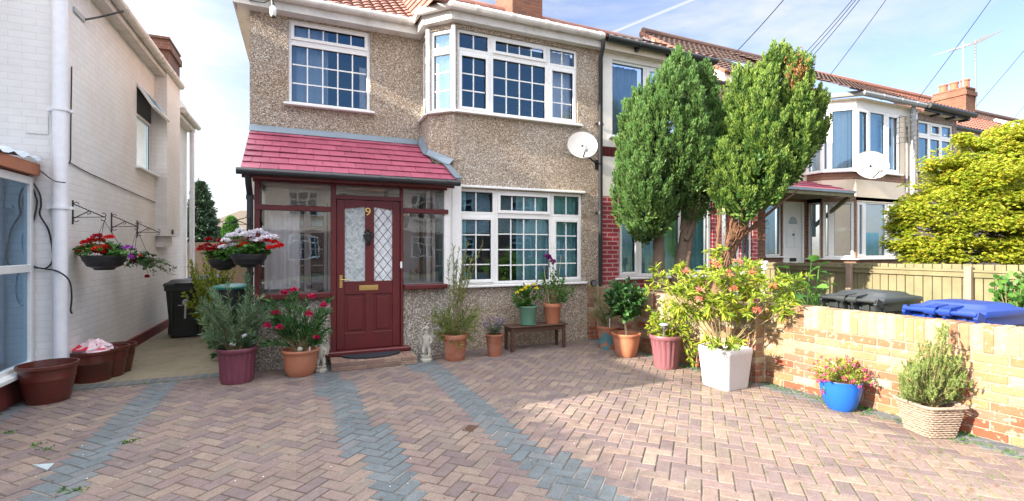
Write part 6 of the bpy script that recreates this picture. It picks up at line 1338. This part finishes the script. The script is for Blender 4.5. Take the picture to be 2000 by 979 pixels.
lobesA = [Lb(1300, 440, 1322, 92, 74, tA), Lb(1255, 482, 1240, 205, 50, tA-.1), Lb(1280, 470, 1268, 150, 58, tA-.25), Lb(1350, 400, 1378, 118, 46, tA+.05), Lb(1378, 385, 1398, 190, 32, tA-.1), Lb(1228, 400, 1218, 190, 26, tA+.1),
  Lb(1322, 370, 1300, 118, 48, tA-.35), Lb(1360, 390, 1350, 150, 40, tA-.35), Lb(1212, 445, 1206, 300, 18, tA+.15), Lb(1262, 440, 1250, 290, 44, tA-.4), Lb(1300, 350, 1310, 120, 60, tA+.4), Lb(1262, 470, 1262, 380, 36, tA-.3), Lb(1330, 330, 1345, 108, 34, tA-.1), Lb(1245, 260, 1238, 165, 22, tA), Lb(1400, 330, 1410, 225, 18, tA)]
lf = Lf(301); tp = Lf(303); flames(lf, tp, lobesA, 72, 116, .046, .012, (.14, .3), .052)
lf2 = Lf(302); lobe_surface(lf2, lobesA, 240, 6, .075, .035, shellr=(.6, .82)); lf.P += lf2.P; lf.D += lf2.D; lf.L += lf2.L; lf.W += lf2.W
lf.build('foliage', 'lf_conifer', ct); tp.build('new_growth', 'lf_conifer_tip', ct)
rg = random.Random(8); mb = MB(); b0 = T(1300, 600, tA); b0.z = 0
limb(mb, gnarl(b0+Vector((-.05, 0, 0)), T(1285, 430, tA), (-.03, 0, .1), rg), .13, .075); mb.build('trunk', 'bark', ct, True)
mb = MB(); limb(mb, gnarl(b0+Vector((.1, .02, 0)), T(1355, 380, tA), (-.05, 0, .2), rg), .13, .07); limb(mb, gnarl(T(1335, 450, tA), T(1345, 300, tA), (0, 0, 0), rg), .06, .03); mb.build('trunk', 'bark', ct, True)
mb = MB(); limb(mb, gnarl(b0+Vector((.16, -.03, .25)), T(1362, 395, tA-.1), (.02, 0, .1), rg), .07, .035); limb(mb, gnarl(T(1340, 470, tA-.1), T(1372, 385, tA-.15), (.03, 0, 0), rg), .04, .02); mb.build('branch', 'bark', ct, True)
# dark tuft at the branch end
lf = Lf(303); lobe_surface(lf, [Lb(1352, 440, 1368, 340, 30, tA-.1), Lb(1380, 430, 1395, 350, 24, tA)], 500, 10, .045, .016); lf.build('low_foliage', 'lf_conifer', ct)
ct = thing('conifer_tree', 'wider leaning conifer with orange dead twigs below, right of the pair in the next garden', 'tree', (5.9, 5.6, 0), 'pair of conifers')
lobesB = [Lb(1472, 400, 1535, 84, 66, tB), Lb(1445, 400, 1452, 118, 40, tB-.1), Lb(1418, 425, 1412, 262, 34, tB-.3), Lb(1500, 380, 1578, 100, 54, tB+.05), Lb(1545, 360, 1606, 165, 36, tB), Lb(1418, 280, 1432, 160, 24, tB+.2), Lb(1480, 420, 1500, 130, 48, tB-.35),
  Lb(1470, 300, 1482, 118, 34, tB-.1), Lb(1535, 370, 1572, 150, 42, tB-.3), Lb(1590, 300, 1616, 215, 18, tB), Lb(1455, 440, 1440, 310, 34, tB-.4), Lb(1500, 410, 1528, 280, 40, tB-.35), Lb(1400, 400, 1394, 310, 18, tB-.1), Lb(1500, 360, 1540, 90, 60, tB+.45), Lb(1520, 200, 1512, 76, 22, tB-.1), Lb(1560, 200, 1562, 88, 22, tB-.1), Lb(1478, 220, 1470, 125, 20, tB-.1)]
lf = Lf(311); tp = Lf(313); flames(lf, tp, lobesB, 72, 116, .046, .012, (.14, .3), .052)
lf2 = Lf(312); lobe_surface(lf2, lobesB, 240, 6, .075, .035, shellr=(.6, .82)); lf.P += lf2.P; lf.D += lf2.D; lf.L += lf2.L; lf.W += lf2.W
lf.build('foliage', 'lf_conifer2', ct); tp.build('new_growth', 'lf_conifer2_tip', ct)
lf = Lf(313); r_ = lf.r
for i in range(900):
    p = T(r_.uniform(1412, 1500), r_.uniform(385, 470), tB+r_.uniform(-.35, .2)); 
    if abs(((p-T(1420, 500, tB)).length)) > 0: lf.add(np.array(tuple(p)), r_.normal(size=3)*.7+np.array([.2, 0, .4]), .06, .006)
for i in range(120): p = T(r_.normal(1556, 9), r_.normal(150, 18), tB-.1+r_.uniform(-.3, .1)); lf.add(np.repeat(np.array([tuple(p)]), 6, 0)+r_.normal(size=(6, 3))*.02, r_.normal(size=(6, 3))*.3+np.array([0, 0, .9]), .05, .014)
lf.build('dead_foliage', 'lf_dead', ct)
mb = MB(); b0 = T(1372, 600, tB+.1); b0.z = 0
limb(mb, gnarl(b0, T(1470, 400, tB), (-.12, 0, .25), rg), .12, .06); mb.build('trunk', 'bark_red', ct, True)
mb = MB()
for k in range(70):
    f = rg.random(); a = T(1385+75*f+rg.uniform(-9, 9), 545-130*f+rg.uniform(-14, 14), tB-.1+rg.uniform(-.06, .03)); b = a+Vector((.06+rg.uniform(-.05, .08), rg.uniform(-.03, .03), .13+rg.uniform(-.05, .1))); mb.tube(curve(a, b, (rg.uniform(-.03, .03), 0, 0), 4), [.007, .006, .005, .004, .002], 5, False)
mb.build('peeling_bark', 'bark_red', ct, True)
for a, b, r0 in (((1400, 520), (1410, 380), .03), ((1415, 500), (1440, 380), .035), ((1430, 480), (1520, 400), .045), ((1440, 470), (1560, 370), .035), ((1405, 510), (1400, 360), .022), ((1420, 490), (1470, 350), .03), ((1425, 480), (1500, 430), .02)):
    mb = MB(); limb(mb, gnarl(T(*a, tB), T(*b, tB+rg.uniform(-.15, .15)), (rg.uniform(-.04, .04), 0, .03), rg, 10, .01), r0, r0*.35, 7); mb.build('branch', 'bark_red', ct, True)
# yellow maple
mp_ = thing('maple_tree', 'golden yellow maple spreading over the fence at the right edge', 'tree', (10.6, 3.6, 0))
rg = random.Random(21); bl = []
for px, py, w_, dt in ((1785, 440, 48, .1), (1765, 415, 30, 0), (1830, 400, 60, -.1), (1800, 375, 38, .2), (1870, 345, 55, .1), (1845, 315, 38, 0), (1900, 300, 48, .1), (1930, 360, 70, -.3), (1960, 290, 60, .1), (1985, 265, 45, 0), (2040, 300, 75, .2), (1880, 440, 70, -.3), (1950, 430, 80, -.4), (1830, 480, 55, -.2), (1900, 490, 60, -.3), (1985, 480, 70, -.4), (2060, 400, 90, -.1), (1760, 475, 30, 0), (1970, 350, 70, -.5), (2080, 250, 60, .2), (1790, 500, 30, 0), (2090, 470, 80, 0), (1750, 440, 18, .1), (1880, 270, 18, .1)): bl.append((T(px, py, 7.75+dt), w_*7.75/F))
bl += [(Vector((11.4, 3.9, 2.3)), .8), (Vector((11.6, 2.9, 2.6)), .8), (Vector((11.0, 4.4, 2.6)), .7), (Vector((12, 3.4, 1.9)), .8)]
lf = Lf(401); tr = thing
mb = MB(); base = Vector((10.9, 3.5, 0)); fork = Vector((10.8, 3.55, 1.0)); limb(mb, gnarl(base, fork, (.03, 0, 0), rg, 8), .11, .085); mb.build('trunk', 'bark', mp_, True)
for c_, r_b in bl:
    if rg.random() < .75: mb = MB(); limb(mb, gnarl(fork, c_, (0, 0, .25), rg, 9, .015), .035, .008, 6); mb.build('branch', 'bark', mp_, True)
    n = int(2300*(r_b/.5)**2); v = lf.r.normal(size=(n, 3)); v /= np.linalg.norm(v, axis=1, keepdims=True); rad_ = r_b*lf.r.uniform(.35, 1.12, (n, 1)); P = np.array(tuple(c_))+v*rad_*np.array([1, 1, .62])
    ns_ = np.array([mnoise.noise(Vector((x_*2.2, y_*2.2, z_*6))) for x_, y_, z_ in P]); P = P[ns_ > -.16]; n = len(P)
    hd = lf.r.uniform(0, 6.28, n)
    for k in (-.9, -.45, 0, .45, .9):
        D = np.stack([np.cos(hd+k), np.sin(hd+k), lf.r.uniform(-.5, .1, n)], 1); lf.add(P, D, .062*(1-.25*abs(k)), .02)
lf.build('foliage', 'lf_maple', mp_, .15, .35)
# distant spruce, topiary, alley climbers
sp_ = thing('spruce_tree', 'distant grey green spruce above the brick house roof', 'tree', tuple(T(392, 495, 58)))
lf = Lf(501); tS = 58; sc = tS/F; topz = T(392, 352, tS); zb0 = T(392, 492, tS).z
for i in range(9000):
    f = lf.r.uniform(0, 1)**.7; z = topz.z-(topz.z-zb0)*f; rr = (1+48*f**.8)*sc*(.72+.28*math.sin(f*52)); a = lf.r.uniform(0, 6.28); q = lf.r.uniform(.3, 1); p = (topz.x+rr*q*math.cos(a), topz.y+rr*q*math.sin(a), z-.5*q); lf.add(np.repeat([p], 5, 0)+lf.r.normal(size=(5, 3))*.15, np.array([math.cos(a), math.sin(a), -.15])+lf.r.normal(size=(5, 3))*.5, .42, .16)
lf.build('foliage', 'lf_spruce', sp_); mb = MB(); mb.tube([(topz.x, topz.y, -.06), topz], [.3, .04], 6); mb.build('trunk', 'bark', sp_)
tp_ = thing('cypress_shrub', 'small upright green cypress beyond the alley', 'shrub', tuple(T(451, 485, 24)))
lf = Lf(502); lobe_surface(lf, [(T(451, 500, 24), T(451, 426, 24), 17*24/F)], 240, 8, .12, .05); lf.build('foliage', 'lf_mid', tp_)
# alley end
gs = thing('garden_shed', 'brown garden shed at the end of the alley', 'shed', tuple(Vector(T(440, 485, 14)).xy)+(0,))
mb = MB(); mb.box((AX(436, 14.5), 14.5, 0), (AX(530, 14.5), 16, 1.7)); mb.build('wall', 'bark', gs)
mb = MB(); mb.box((AX(434, 14.4), 14.35, 1.702), (AX(530, 14.5), 16.1, 1.77)); mb.build('roof', 'bench', gs)
mb = MB(); mb.box((AX(366, 18), 18, 0), (AX(450, 18), 18.06, 1.72)); tag(mb.build('garden_fence', 'bark'), 'brown fence panel crossing the far end of the alley', 'fence')
def shrub(name, label, c, rx, rz, n, L, W, mat, seed, cat='shrub', leafn=20, base=None, grp=None, nv=4, stem='stem'):
    r0 = thing(name, label, cat, (c[0], c[1], 0), grp); lf, tips = bushy(r0, Vector((c[0], c[1], 0)), .2, 0, (Vector(c), rx, rz), n, leafn, L, W, mat, seed, t0=.35, sr=.006, nverts=nv, stemmat=stem); lf.build('foliage', mat, r0, .12, nverts=nv); return r0
c = T(415, 560, 8.2); shrub('climbing_shrub', 'yellow green climbing shrub behind the hanging baskets in the alley', (c.x, c.y, c.z), .42, .75, 120, .07, .035, 'lf_lime', 511, leafn=26)
c = T(480, 600, 7.2); shrub('leafy_shrub', 'dark leafy shrub at the foot of the house corner beside the alley', (-.95, 7.6, .45), .25, .45, 60, .07, .03, 'lf_dark', 512)
c = T(412, 672, 7.4); shrub('low_shrub', 'low green plant on the alley floor by the purple pot', (c.x+.1, c.y, .1), .26, .13, 90, .05, .02, 'lf_mid', 513)
mb = MB(); q = T(455, 560, 7.6); wb = thing('water_butt', 'dark green tub with a teal lid in the alley behind the willow pot', 'tub', (q.x, q.y, 0)); mb.lathe([(.24, 0), (.28, .3), (.28, .8), (.26, .9)], (q.x, q.y, 0), 20); mb.build('tub', 'bin_black', wb, True)
mb = MB(); mb.lathe([(.29, 0), (.29, .03), (.26, .05), (.1, .07), (.01, .07)], (q.x, q.y, .9), 20); mb.build('lid', 'teal', wb, True)
# neighbour's border plants
r0 = thing('big_leaf_plant', 'large soft leaved plant in front of the fence, left of the bins', 'plant', (7.0, 4.9, 0)); tq = 6.9; lf = Lf(521); rg = random.Random(31); st = MB()
for px, py in ((1540, 525), (1555, 545), (1585, 512), (1600, 520), (1580, 535), (1595, 560), (1615, 575), (1560, 575), (1540, 590), (1590, 590), (1625, 590), (1575, 562), (1550, 560), (1570, 600), (1605, 600), (1530, 572), (1612, 556), (1585, 575), (1558, 592), (1600, 540)):
    p = curve(T(1582+rg.uniform(-15, 15), 625, tq), T(px, py, tq+rg.uniform(-.3, .3)), (0, 0, .05)); st.tube(p, .008, 5, False); d = T(px, py, tq)-T(1582, 590, tq); lf.add(np.array(tuple(p[-1])), (d.x+rg.uniform(-.1, .1), d.y-.1, d.z*.3-.05), .2, .15)
    lf.add(np.array(tuple(p[-2])), (-d.x+.1, d.y-.2, .02), .15, .1)
st.build('stem', 'lf_mid', r0); lf.build('foliage', 'lf_big', r0, .15, 1.2, 7)
shrub('leafy_shrub', 'round leaved green shrub at the right edge above the blue bin', tuple(T(1995, 560, 5.0)), .28, .2, 50, .08, .05, 'lf_mid', 523, nv=7)
c = T(1515, 575, 6.4); tb = MB(); tb.lathe([(.12, 0), (.2, .25), (.22, .3), (.2, .3)], (c.x, c.y, .45), 20); tb.lathe([(.1, .0), (.12, .45)], (c.x, c.y, 0), 12); tag(tb.build('garden_tub', 'teal', None, True), 'pale green plastic tub half hidden behind the pieris', 'tub')
lf = Lf(530); r_ = lf.r; 
for i in range(900):
    x, y = r_.uniform(5.2, 8.3), r_.uniform(4.0, 6.8); lf.add(np.repeat([(x, y, -.05)], 8, 0)+r_.normal(size=(8, 3))*np.array([.03, .03, 0]), r_.normal(size=(8, 3))*.4+np.array([0, 0, 1]), .12, .02)
tag(lf.build('border_plants', 'lf_mid', None, .3), kind='stuff', label='low mixed green ground cover behind the brick wall', cat='ground cover')
# made-up hedge with a solid core, unseen at left, added to shade the drive
hg = thing('shade_hedge', 'tall clipped hedge along the left neighbour drive', 'hedge', (-4.6, .5, 0)); mb = MB(); mb.box((-5.0, -4.0, 0), (-4.3, 4.3, 2.42)); mb.build('shade_core', 'ground', hg)
lf = Lf(541); r_ = lf.r; n = 26000; P = np.stack([r_.uniform(-5.1, -4.2, n), r_.uniform(-4.1, 4.4, n), r_.uniform(0, 2.5, n)], 1); sel = r_.randint(0, 3, n); P[sel == 0, 0] = -4.25+r_.normal(size=(sel == 0).sum())*.04; P[sel == 1, 2] = 2.44+np.abs(r_.normal(size=(sel == 1).sum()))*.06; P[sel == 2, 0] = -5.05; lf.add(P, r_.normal(size=(n, 3))+np.array([.3, 0, .5]), .06, .03); lf.build('foliage', 'lf_mid', hg)
# ================================================================== SMALL THINGS
mb = MB(); q = AX(1158, 6.75); zq = AZ(1158, 553, 6.75)+.0; sl = thing('garden_spotlight', 'small round black spotlight at the end of the window sill', 'light', (q, 6.7, zq-.03)); mb.lathe([(.03, -.06), (.05, -.04), (.055, .0), (.058, .01), (.05, .012)], (0, 0, 0), 16); mb.X = None
v_ = [Vector(p) for p in mb.v]; mb.v = [(q+p.x, 6.72-p.z, zq+p.y) for p in v_]; mb.build('housing', 'iron', sl, True); mb = MB(); mb.add([(q+.045*math.cos(k*.393), 6.706, zq+.045*math.sin(k*.393)) for k in range(16)], [tuple(range(16))]); mb.build('lens', 'silver', sl)
c = T(1490, 521, 7.4); s_ = thing('solar_post_light', 'cream cylindrical post light by the brick corner of the next house', 'garden light', (c.x, c.y, 0)); mb = MB(); mb.lathe([(.03, 0), (.035, c.z-.06), (.07, c.z-.05), (.075, c.z-.02), (.06, c.z-.01), (.06, c.z+.05)], (c.x, c.y, 0), 14); mb.build('post', 'cream', s_, True); mb = MB(); mb.lathe([(.075, 0), (.075, .03), (.06, .04)], (c.x, c.y, c.z+.051), 14); mb.build('cap', 'upvc', s_, True)
# second dish, aerials
dish('large white satellite dish on the cream wall above the neighbour bay', T(1702, 322, 10.4), .345, M['dish_white'], (AX(1683, YF)+.0, YF-.014, AZ(1683, 337, YF)), 'satellite dishes on house fronts', Vector((-.55, -.8, .25)))
def aerial(label, base, top, boom, rods, mat='silver', horizontal=True):
    r0 = thing('tv_aerial', label, 'aerial', tuple(base), 'television aerials'); mb = MB(); mb.tube([base, top], .022, 8); mb.build('mast', mat, r0); a, b = boom; mb = MB(); mb.tube([a, b], .014, 6); mb.build('boom', mat, r0); d = (b-a).normalized(); s = d.cross(Vector((0, 0, 1))).normalized()
    mb = MB()
    for i in range(rods):
        p = a.lerp(b, i/(rods-1)); ln = .28 if i > 2 else .42; mb.tube([p-s*ln, p+s*ln] if horizontal else [p-Vector((0, 0, ln)), p+Vector((0, 0, ln))], .008, 4)
    mb.build('elements', mat, r0)
tC = 16.2
aerial('left aerial with dense elements on the far chimney', T(1881, 200, tC), T(1881, 82, tC), (T(1852, 100, tC), T(1906, 82, tC+.8)), 13, 'grey_plastic')
aerial('right aerial with a long slim boom on the far chimney', T(1906, 215, tC), T(1905, 78, tC), (T(1884, 92, tC), T(1940, 66, tC+.6)), 15, 'silver')
q = T(1770, 300, 11.2); r0 = thing('tv_aerial', 'wall mounted aerial of long thin horizontal rods beside the grey downpipe', 'aerial', tuple(q), 'television aerials'); mb = MB(); mb.tube([T(1771, 375, 11.7), T(1771, 228, 11.7)], .02, 8); mb.build('mast', 'grey_plastic', r0)
mb = MB(); mb.tube([T(1771, 245, 11.5), T(1773, 280, 11.5)], .016, 6); mb.build('boom', 'iron', r0); mb = MB()
for k in range(6): mb.tube([T(1750, 231+k*10, 11.3), T(1794, 221+k*10, 11.5)], .008, 4)
mb.build('elements', 'silver', r0)
mb = MB(); xg = AX(1783, 6.8); mb.tube([(xg, 6.8, 4.95), (xg, 6.8, 0)], .06, 10); mb.build('downpipe', 'grey_plastic', h3, True)
# overhead wires
for i, (lab, x0, y0, x1, y1, ta, tb_) in enumerate((('overhead wire ending left of the right conifer', 1520, 0, 1430, 110, 9.5, 7), ('leftmost of the three close overhead wires', 1655, 0, 1572, 105, 10, 7.4), ('middle one of the three close overhead wires', 1662, 0, 1578, 108, 10, 7.5), ('rightmost of the three close overhead wires', 1670, 0, 1586, 111, 10, 7.6), ('overhead wire running down to the cream house roof', 1723, 0, 1615, 155, 12, 8), ('overhead wire passing the left aerial to the gutter', 1928, 0, 1788, 200, 12, 8), ('overhead wire reaching the far chimney side', 2000, 92, 1900, 216, 15.5, 12), ('short overhead wire at the right edge of the sky', 2000, 205, 1975, 238, 22, 18))):
    k = 3.2 if i < 7 else 6; a = T(x1, y1, ta+1.0); b = T(x1+(x0-x1)*k, y1+(y0-y1)*k, tb_); pts = [a.lerp(b, s/16)-Vector((0, 0, .12*math.sin(math.pi*s/16))) for s in range(17)]; mb = MB(); mb.tube(pts, .0075 if i else .009, 5); tag(mb.build('overhead_wire', 'iron'), lab, 'wire', 'overhead wires')
# cables on the white house
def cable(label, pts, r=.008, mat='iron', name='loose_cable'):
    P = [Vector(p) for p in pts]; out = []
    for i in range(len(P)-1):
        p0, p1, p2, p3 = P[max(i-1, 0)], P[i], P[i+1], P[min(i+2, len(P)-1)]
        for s in range(6):
            t = s/6; out.append(.5*((2*p1)+(p2-p0)*t+(2*p0-5*p1+4*p2-p3)*t*t+(3*p1-p0-3*p2+p3)*t**3))
    out.append(P[-1]); mb = MB(); mb.tube(out, r, 6); return tag(mb.build(name, mat), label, 'cable', 'cables on the white house')
fy = LY-.03
def FP(px, py, y=fy): return Vector((AX(px, y), y, AZ(px, py, y)))
cable('black cable looping down the white wall and curling past the downpipe', [FP(50, 335), FP(68, 378), FP(72, 400), FP(62, 440), FP(45, 460), FP(48, 500), FP(62, 520), FP(85, 525), FP(112, 530, fy-.12), FP(135, 548, fy-.15), FP(140, 580, fy-.15), FP(138, 605, fy-.14), FP(141, 613, fy-.14)])
cable('second black cable hanging in a wide loop on the white wall', [FP(52, 340), FP(76, 375), FP(80, 400), FP(78, 420), FP(95, 450), FP(103, 495), FP(100, 515), FP(85, 525), FP(60, 520), FP(38, 530), FP(32, 560), FP(36, 590), FP(52, 599)])
cable('thin dark cable running from the porch roof edge across the downpipe', [FP(0, 308), FP(25, 309), FP(50, 317), FP(80, 335), FP(105, 353, fy-.13), FP(128, 357, fy-.14)], .006)
cable('thin black cable sloping along the white side wall', [(LX+.01, BY(138, LX), BZ(138, 130, LX)), (LX+.01, BY(136, LX), BZ(136, 300, LX)), (LX+.01, BY(142, LX), BZ(142, 322, LX)), (LX+.01, BY(220, LX), BZ(220, 360, LX)), (LX+.01, BY(308, LX), BZ(308, 398, LX))], .006)
yv = BY(313, LX); zv = BZ(313, 453, LX); vt = thing('vent_outlet', 'short black vent pipe sticking out of the white side wall', 'vent', (LX, yv, zv)); mb = MB(); mb.tube([(LX, yv, zv), (LX+.03, yv, zv), (LX+.035, yv, zv)], .085, 14); mb.build('collar', 'iron', vt); mb = MB(); mb.tube([(LX+.035, yv, zv), (LX+.2, yv, zv)], .045, 12); mb.build('pipe', 'iron', vt)
q = FP(160, 17, LY); al_ = thing('wall_anchor', 'grey cable anchor bracket high on the white side wall', 'bracket', (LX, BY(150, LX), BZ(150, 17, LX))); ya = BY(142, LX); za = BZ(142, 17, LX); mb = MB(); mb.bbox((LX, ya, za-.03), (LX+.02, ya+.3, za+.03)); mb.build('plate', 'galv', al_)
mb = MB(); mb.tube([(LX+.02, ya+.28, za), (LX+.1, ya+.45, za+.12), (LX+.3, ya+.6, za+.3)], .012, 6); mb.build('cable_end', 'iron', al_)
# things on the ground
mb = MB(); gx, gy = G(918, 837); X = Matrix.Translation((gx, gy, 0)) @ Matrix.Rotation(R(45), 4, 'Z'); mb.X = X; mb.bbox((-.07, -.045, -.01), (.07, .045, .006)); tag(mb.build('drain_cover', 'bench'), 'small brown rectangular cover set in the paving beside a grey band', 'drain cover')
mb = MB(); gx, gy = G(87, 914); P = [G(64, 911), G(107, 908), G(92, 921)]; mb.prism(P, .002, .012); sg = tag(mb.build('metal_plate', 'galv'), 'small triangular metal plate lying on the paving at the lower left', 'plate')
rg = random.Random(77); lf = Lf(601); r_ = lf.r
def tuft(x, y, s=1, n=16): lf.add(np.repeat([(x, y, 0)], n, 0)+r_.normal(size=(n, 3))*np.array([.02, .02, 0])*s, r_.normal(size=(n, 3))*np.array([.8, .8, .2])+np.array([0, 0, .5]), .03*s, .009*s)
for px, py in ((125, 957), (153, 957), (90, 878), (20, 845), (70, 870), (260, 862), (1675, 797), (1710, 800), (1745, 808), (1690, 799), (1885, 848), (1890, 850), (245, 865)): 
    g = G(px, py); tuft(g[0], g[1], 1.3 if px > 1600 else 1, 22)
for i in range(260):
    x, y = 4.55+rg.uniform(-.06, .12), rg.uniform(1.2, 6.5); x = x+.22 if y < 3.85 else x; tuft(x, y, .8, 7)
for i in range(420):
    x, y = rg.uniform(2.9, 4.6), rg.uniform(.8, 3.4); 
    if rg.random() < (x-2.7)/2: a = R(45) if rg.random() < .5 else R(-45); tuft(x, y, .45, 6)
for i in range(60): tuft(rg.uniform(-2.3, -.6), rg.choice([6.64, 6.9+rg.random()*2]), .6, 8)
tag(lf.build('weeds', 'lf_mid', None, .2), kind='stuff', label='tiny weeds and moss growing in the paving joints', cat='weeds')
pt = Lf(602)
for i in range(90):
    g = G(rg.uniform(60, 1400), rg.uniform(690, 979)); pt.add(np.array([(g[0], g[1], .008)]), (rg.uniform(-1, 1), rg.uniform(-1, 1), .02), .011, .008)
tag(pt.build('fallen_petals', 'white_petal', None, 0, 2), kind='stuff', label='pale fallen petals scattered on the drive', cat='petals')
lv = Lf(603)
for i in range(90):
    g = G(rg.uniform(60, 1900), rg.uniform(690, 979)); lv.add(np.array([(g[0], g[1], .009)]), (rg.uniform(-1, 1), rg.uniform(-1, 1), .03), .025, .014)
for i in range(120): lv.add(np.array([(rg.uniform(3.6, 4.7), rg.uniform(1.5, 6.6), .01)]), (rg.uniform(-1, 1), rg.uniform(-1, 1), .05), .03, .014)
tag(lv.build('fallen_leaves', 'lf_dead', None, 0, 2), kind='stuff', label='dry brown leaves scattered on the paving', cat='leaves')
# inside the porch: lantern reflection partner and ornaments
lq = thing('porch_lantern', 'gold topped lantern hanging inside the porch right of the door', 'lantern', (AX(786, 7.2)+.08, 7.2, 1.9)); x = AX(792, 7.2); mb = MB(); mb.lathe([(.03, -.12), (.06, .05), (.065, .06)], (x, 7.2, 1.95), 8); mb.build('glass_body', 'iron', lq); mb = MB(); mb.lathe([(.08, 0), (.085, .01), (.06, .07), (.015, .12), (.01, .16)], (x, 7.2, 2.01), 12); mb.build('cap', 'brass', lq, True)
x = AX(806, 7.1); mb = MB(); mb.lathe([(.05, 0), (.045, .12), (.03, .2)], (x, 7.1, 1.03), 12); tag(mb.build('ornament', 'stone'), 'small pale stone ornament on the porch ledge', 'ornament')
x = AX(820, 7.1); bc = thing('bird_cage_ornament', 'small brown hanging ornament on a wire stand in the porch', 'ornament', (x, 7.1, 1.03)); mb = MB(); mb.tube([(x+.05, 7.1, 1.03), (x+.05, 7.1, 1.4), (x-.05, 7.1, 1.41)], .005, 5); mb.build('stand', 'iron', bc); mb = MB(); mb.ball((x-.03, 7.1, 1.2), .04, 8); mb.build('body', 'wicker', bc)
mb = MB(); mb.box((1.774-.6, 6.92, .95), (1.9, YB-.1, 1.03)); mb.box((-.4, 6.92, .9), (.2, 7.1, .95)); mb.build('porch_ledge', 'upvc', house)
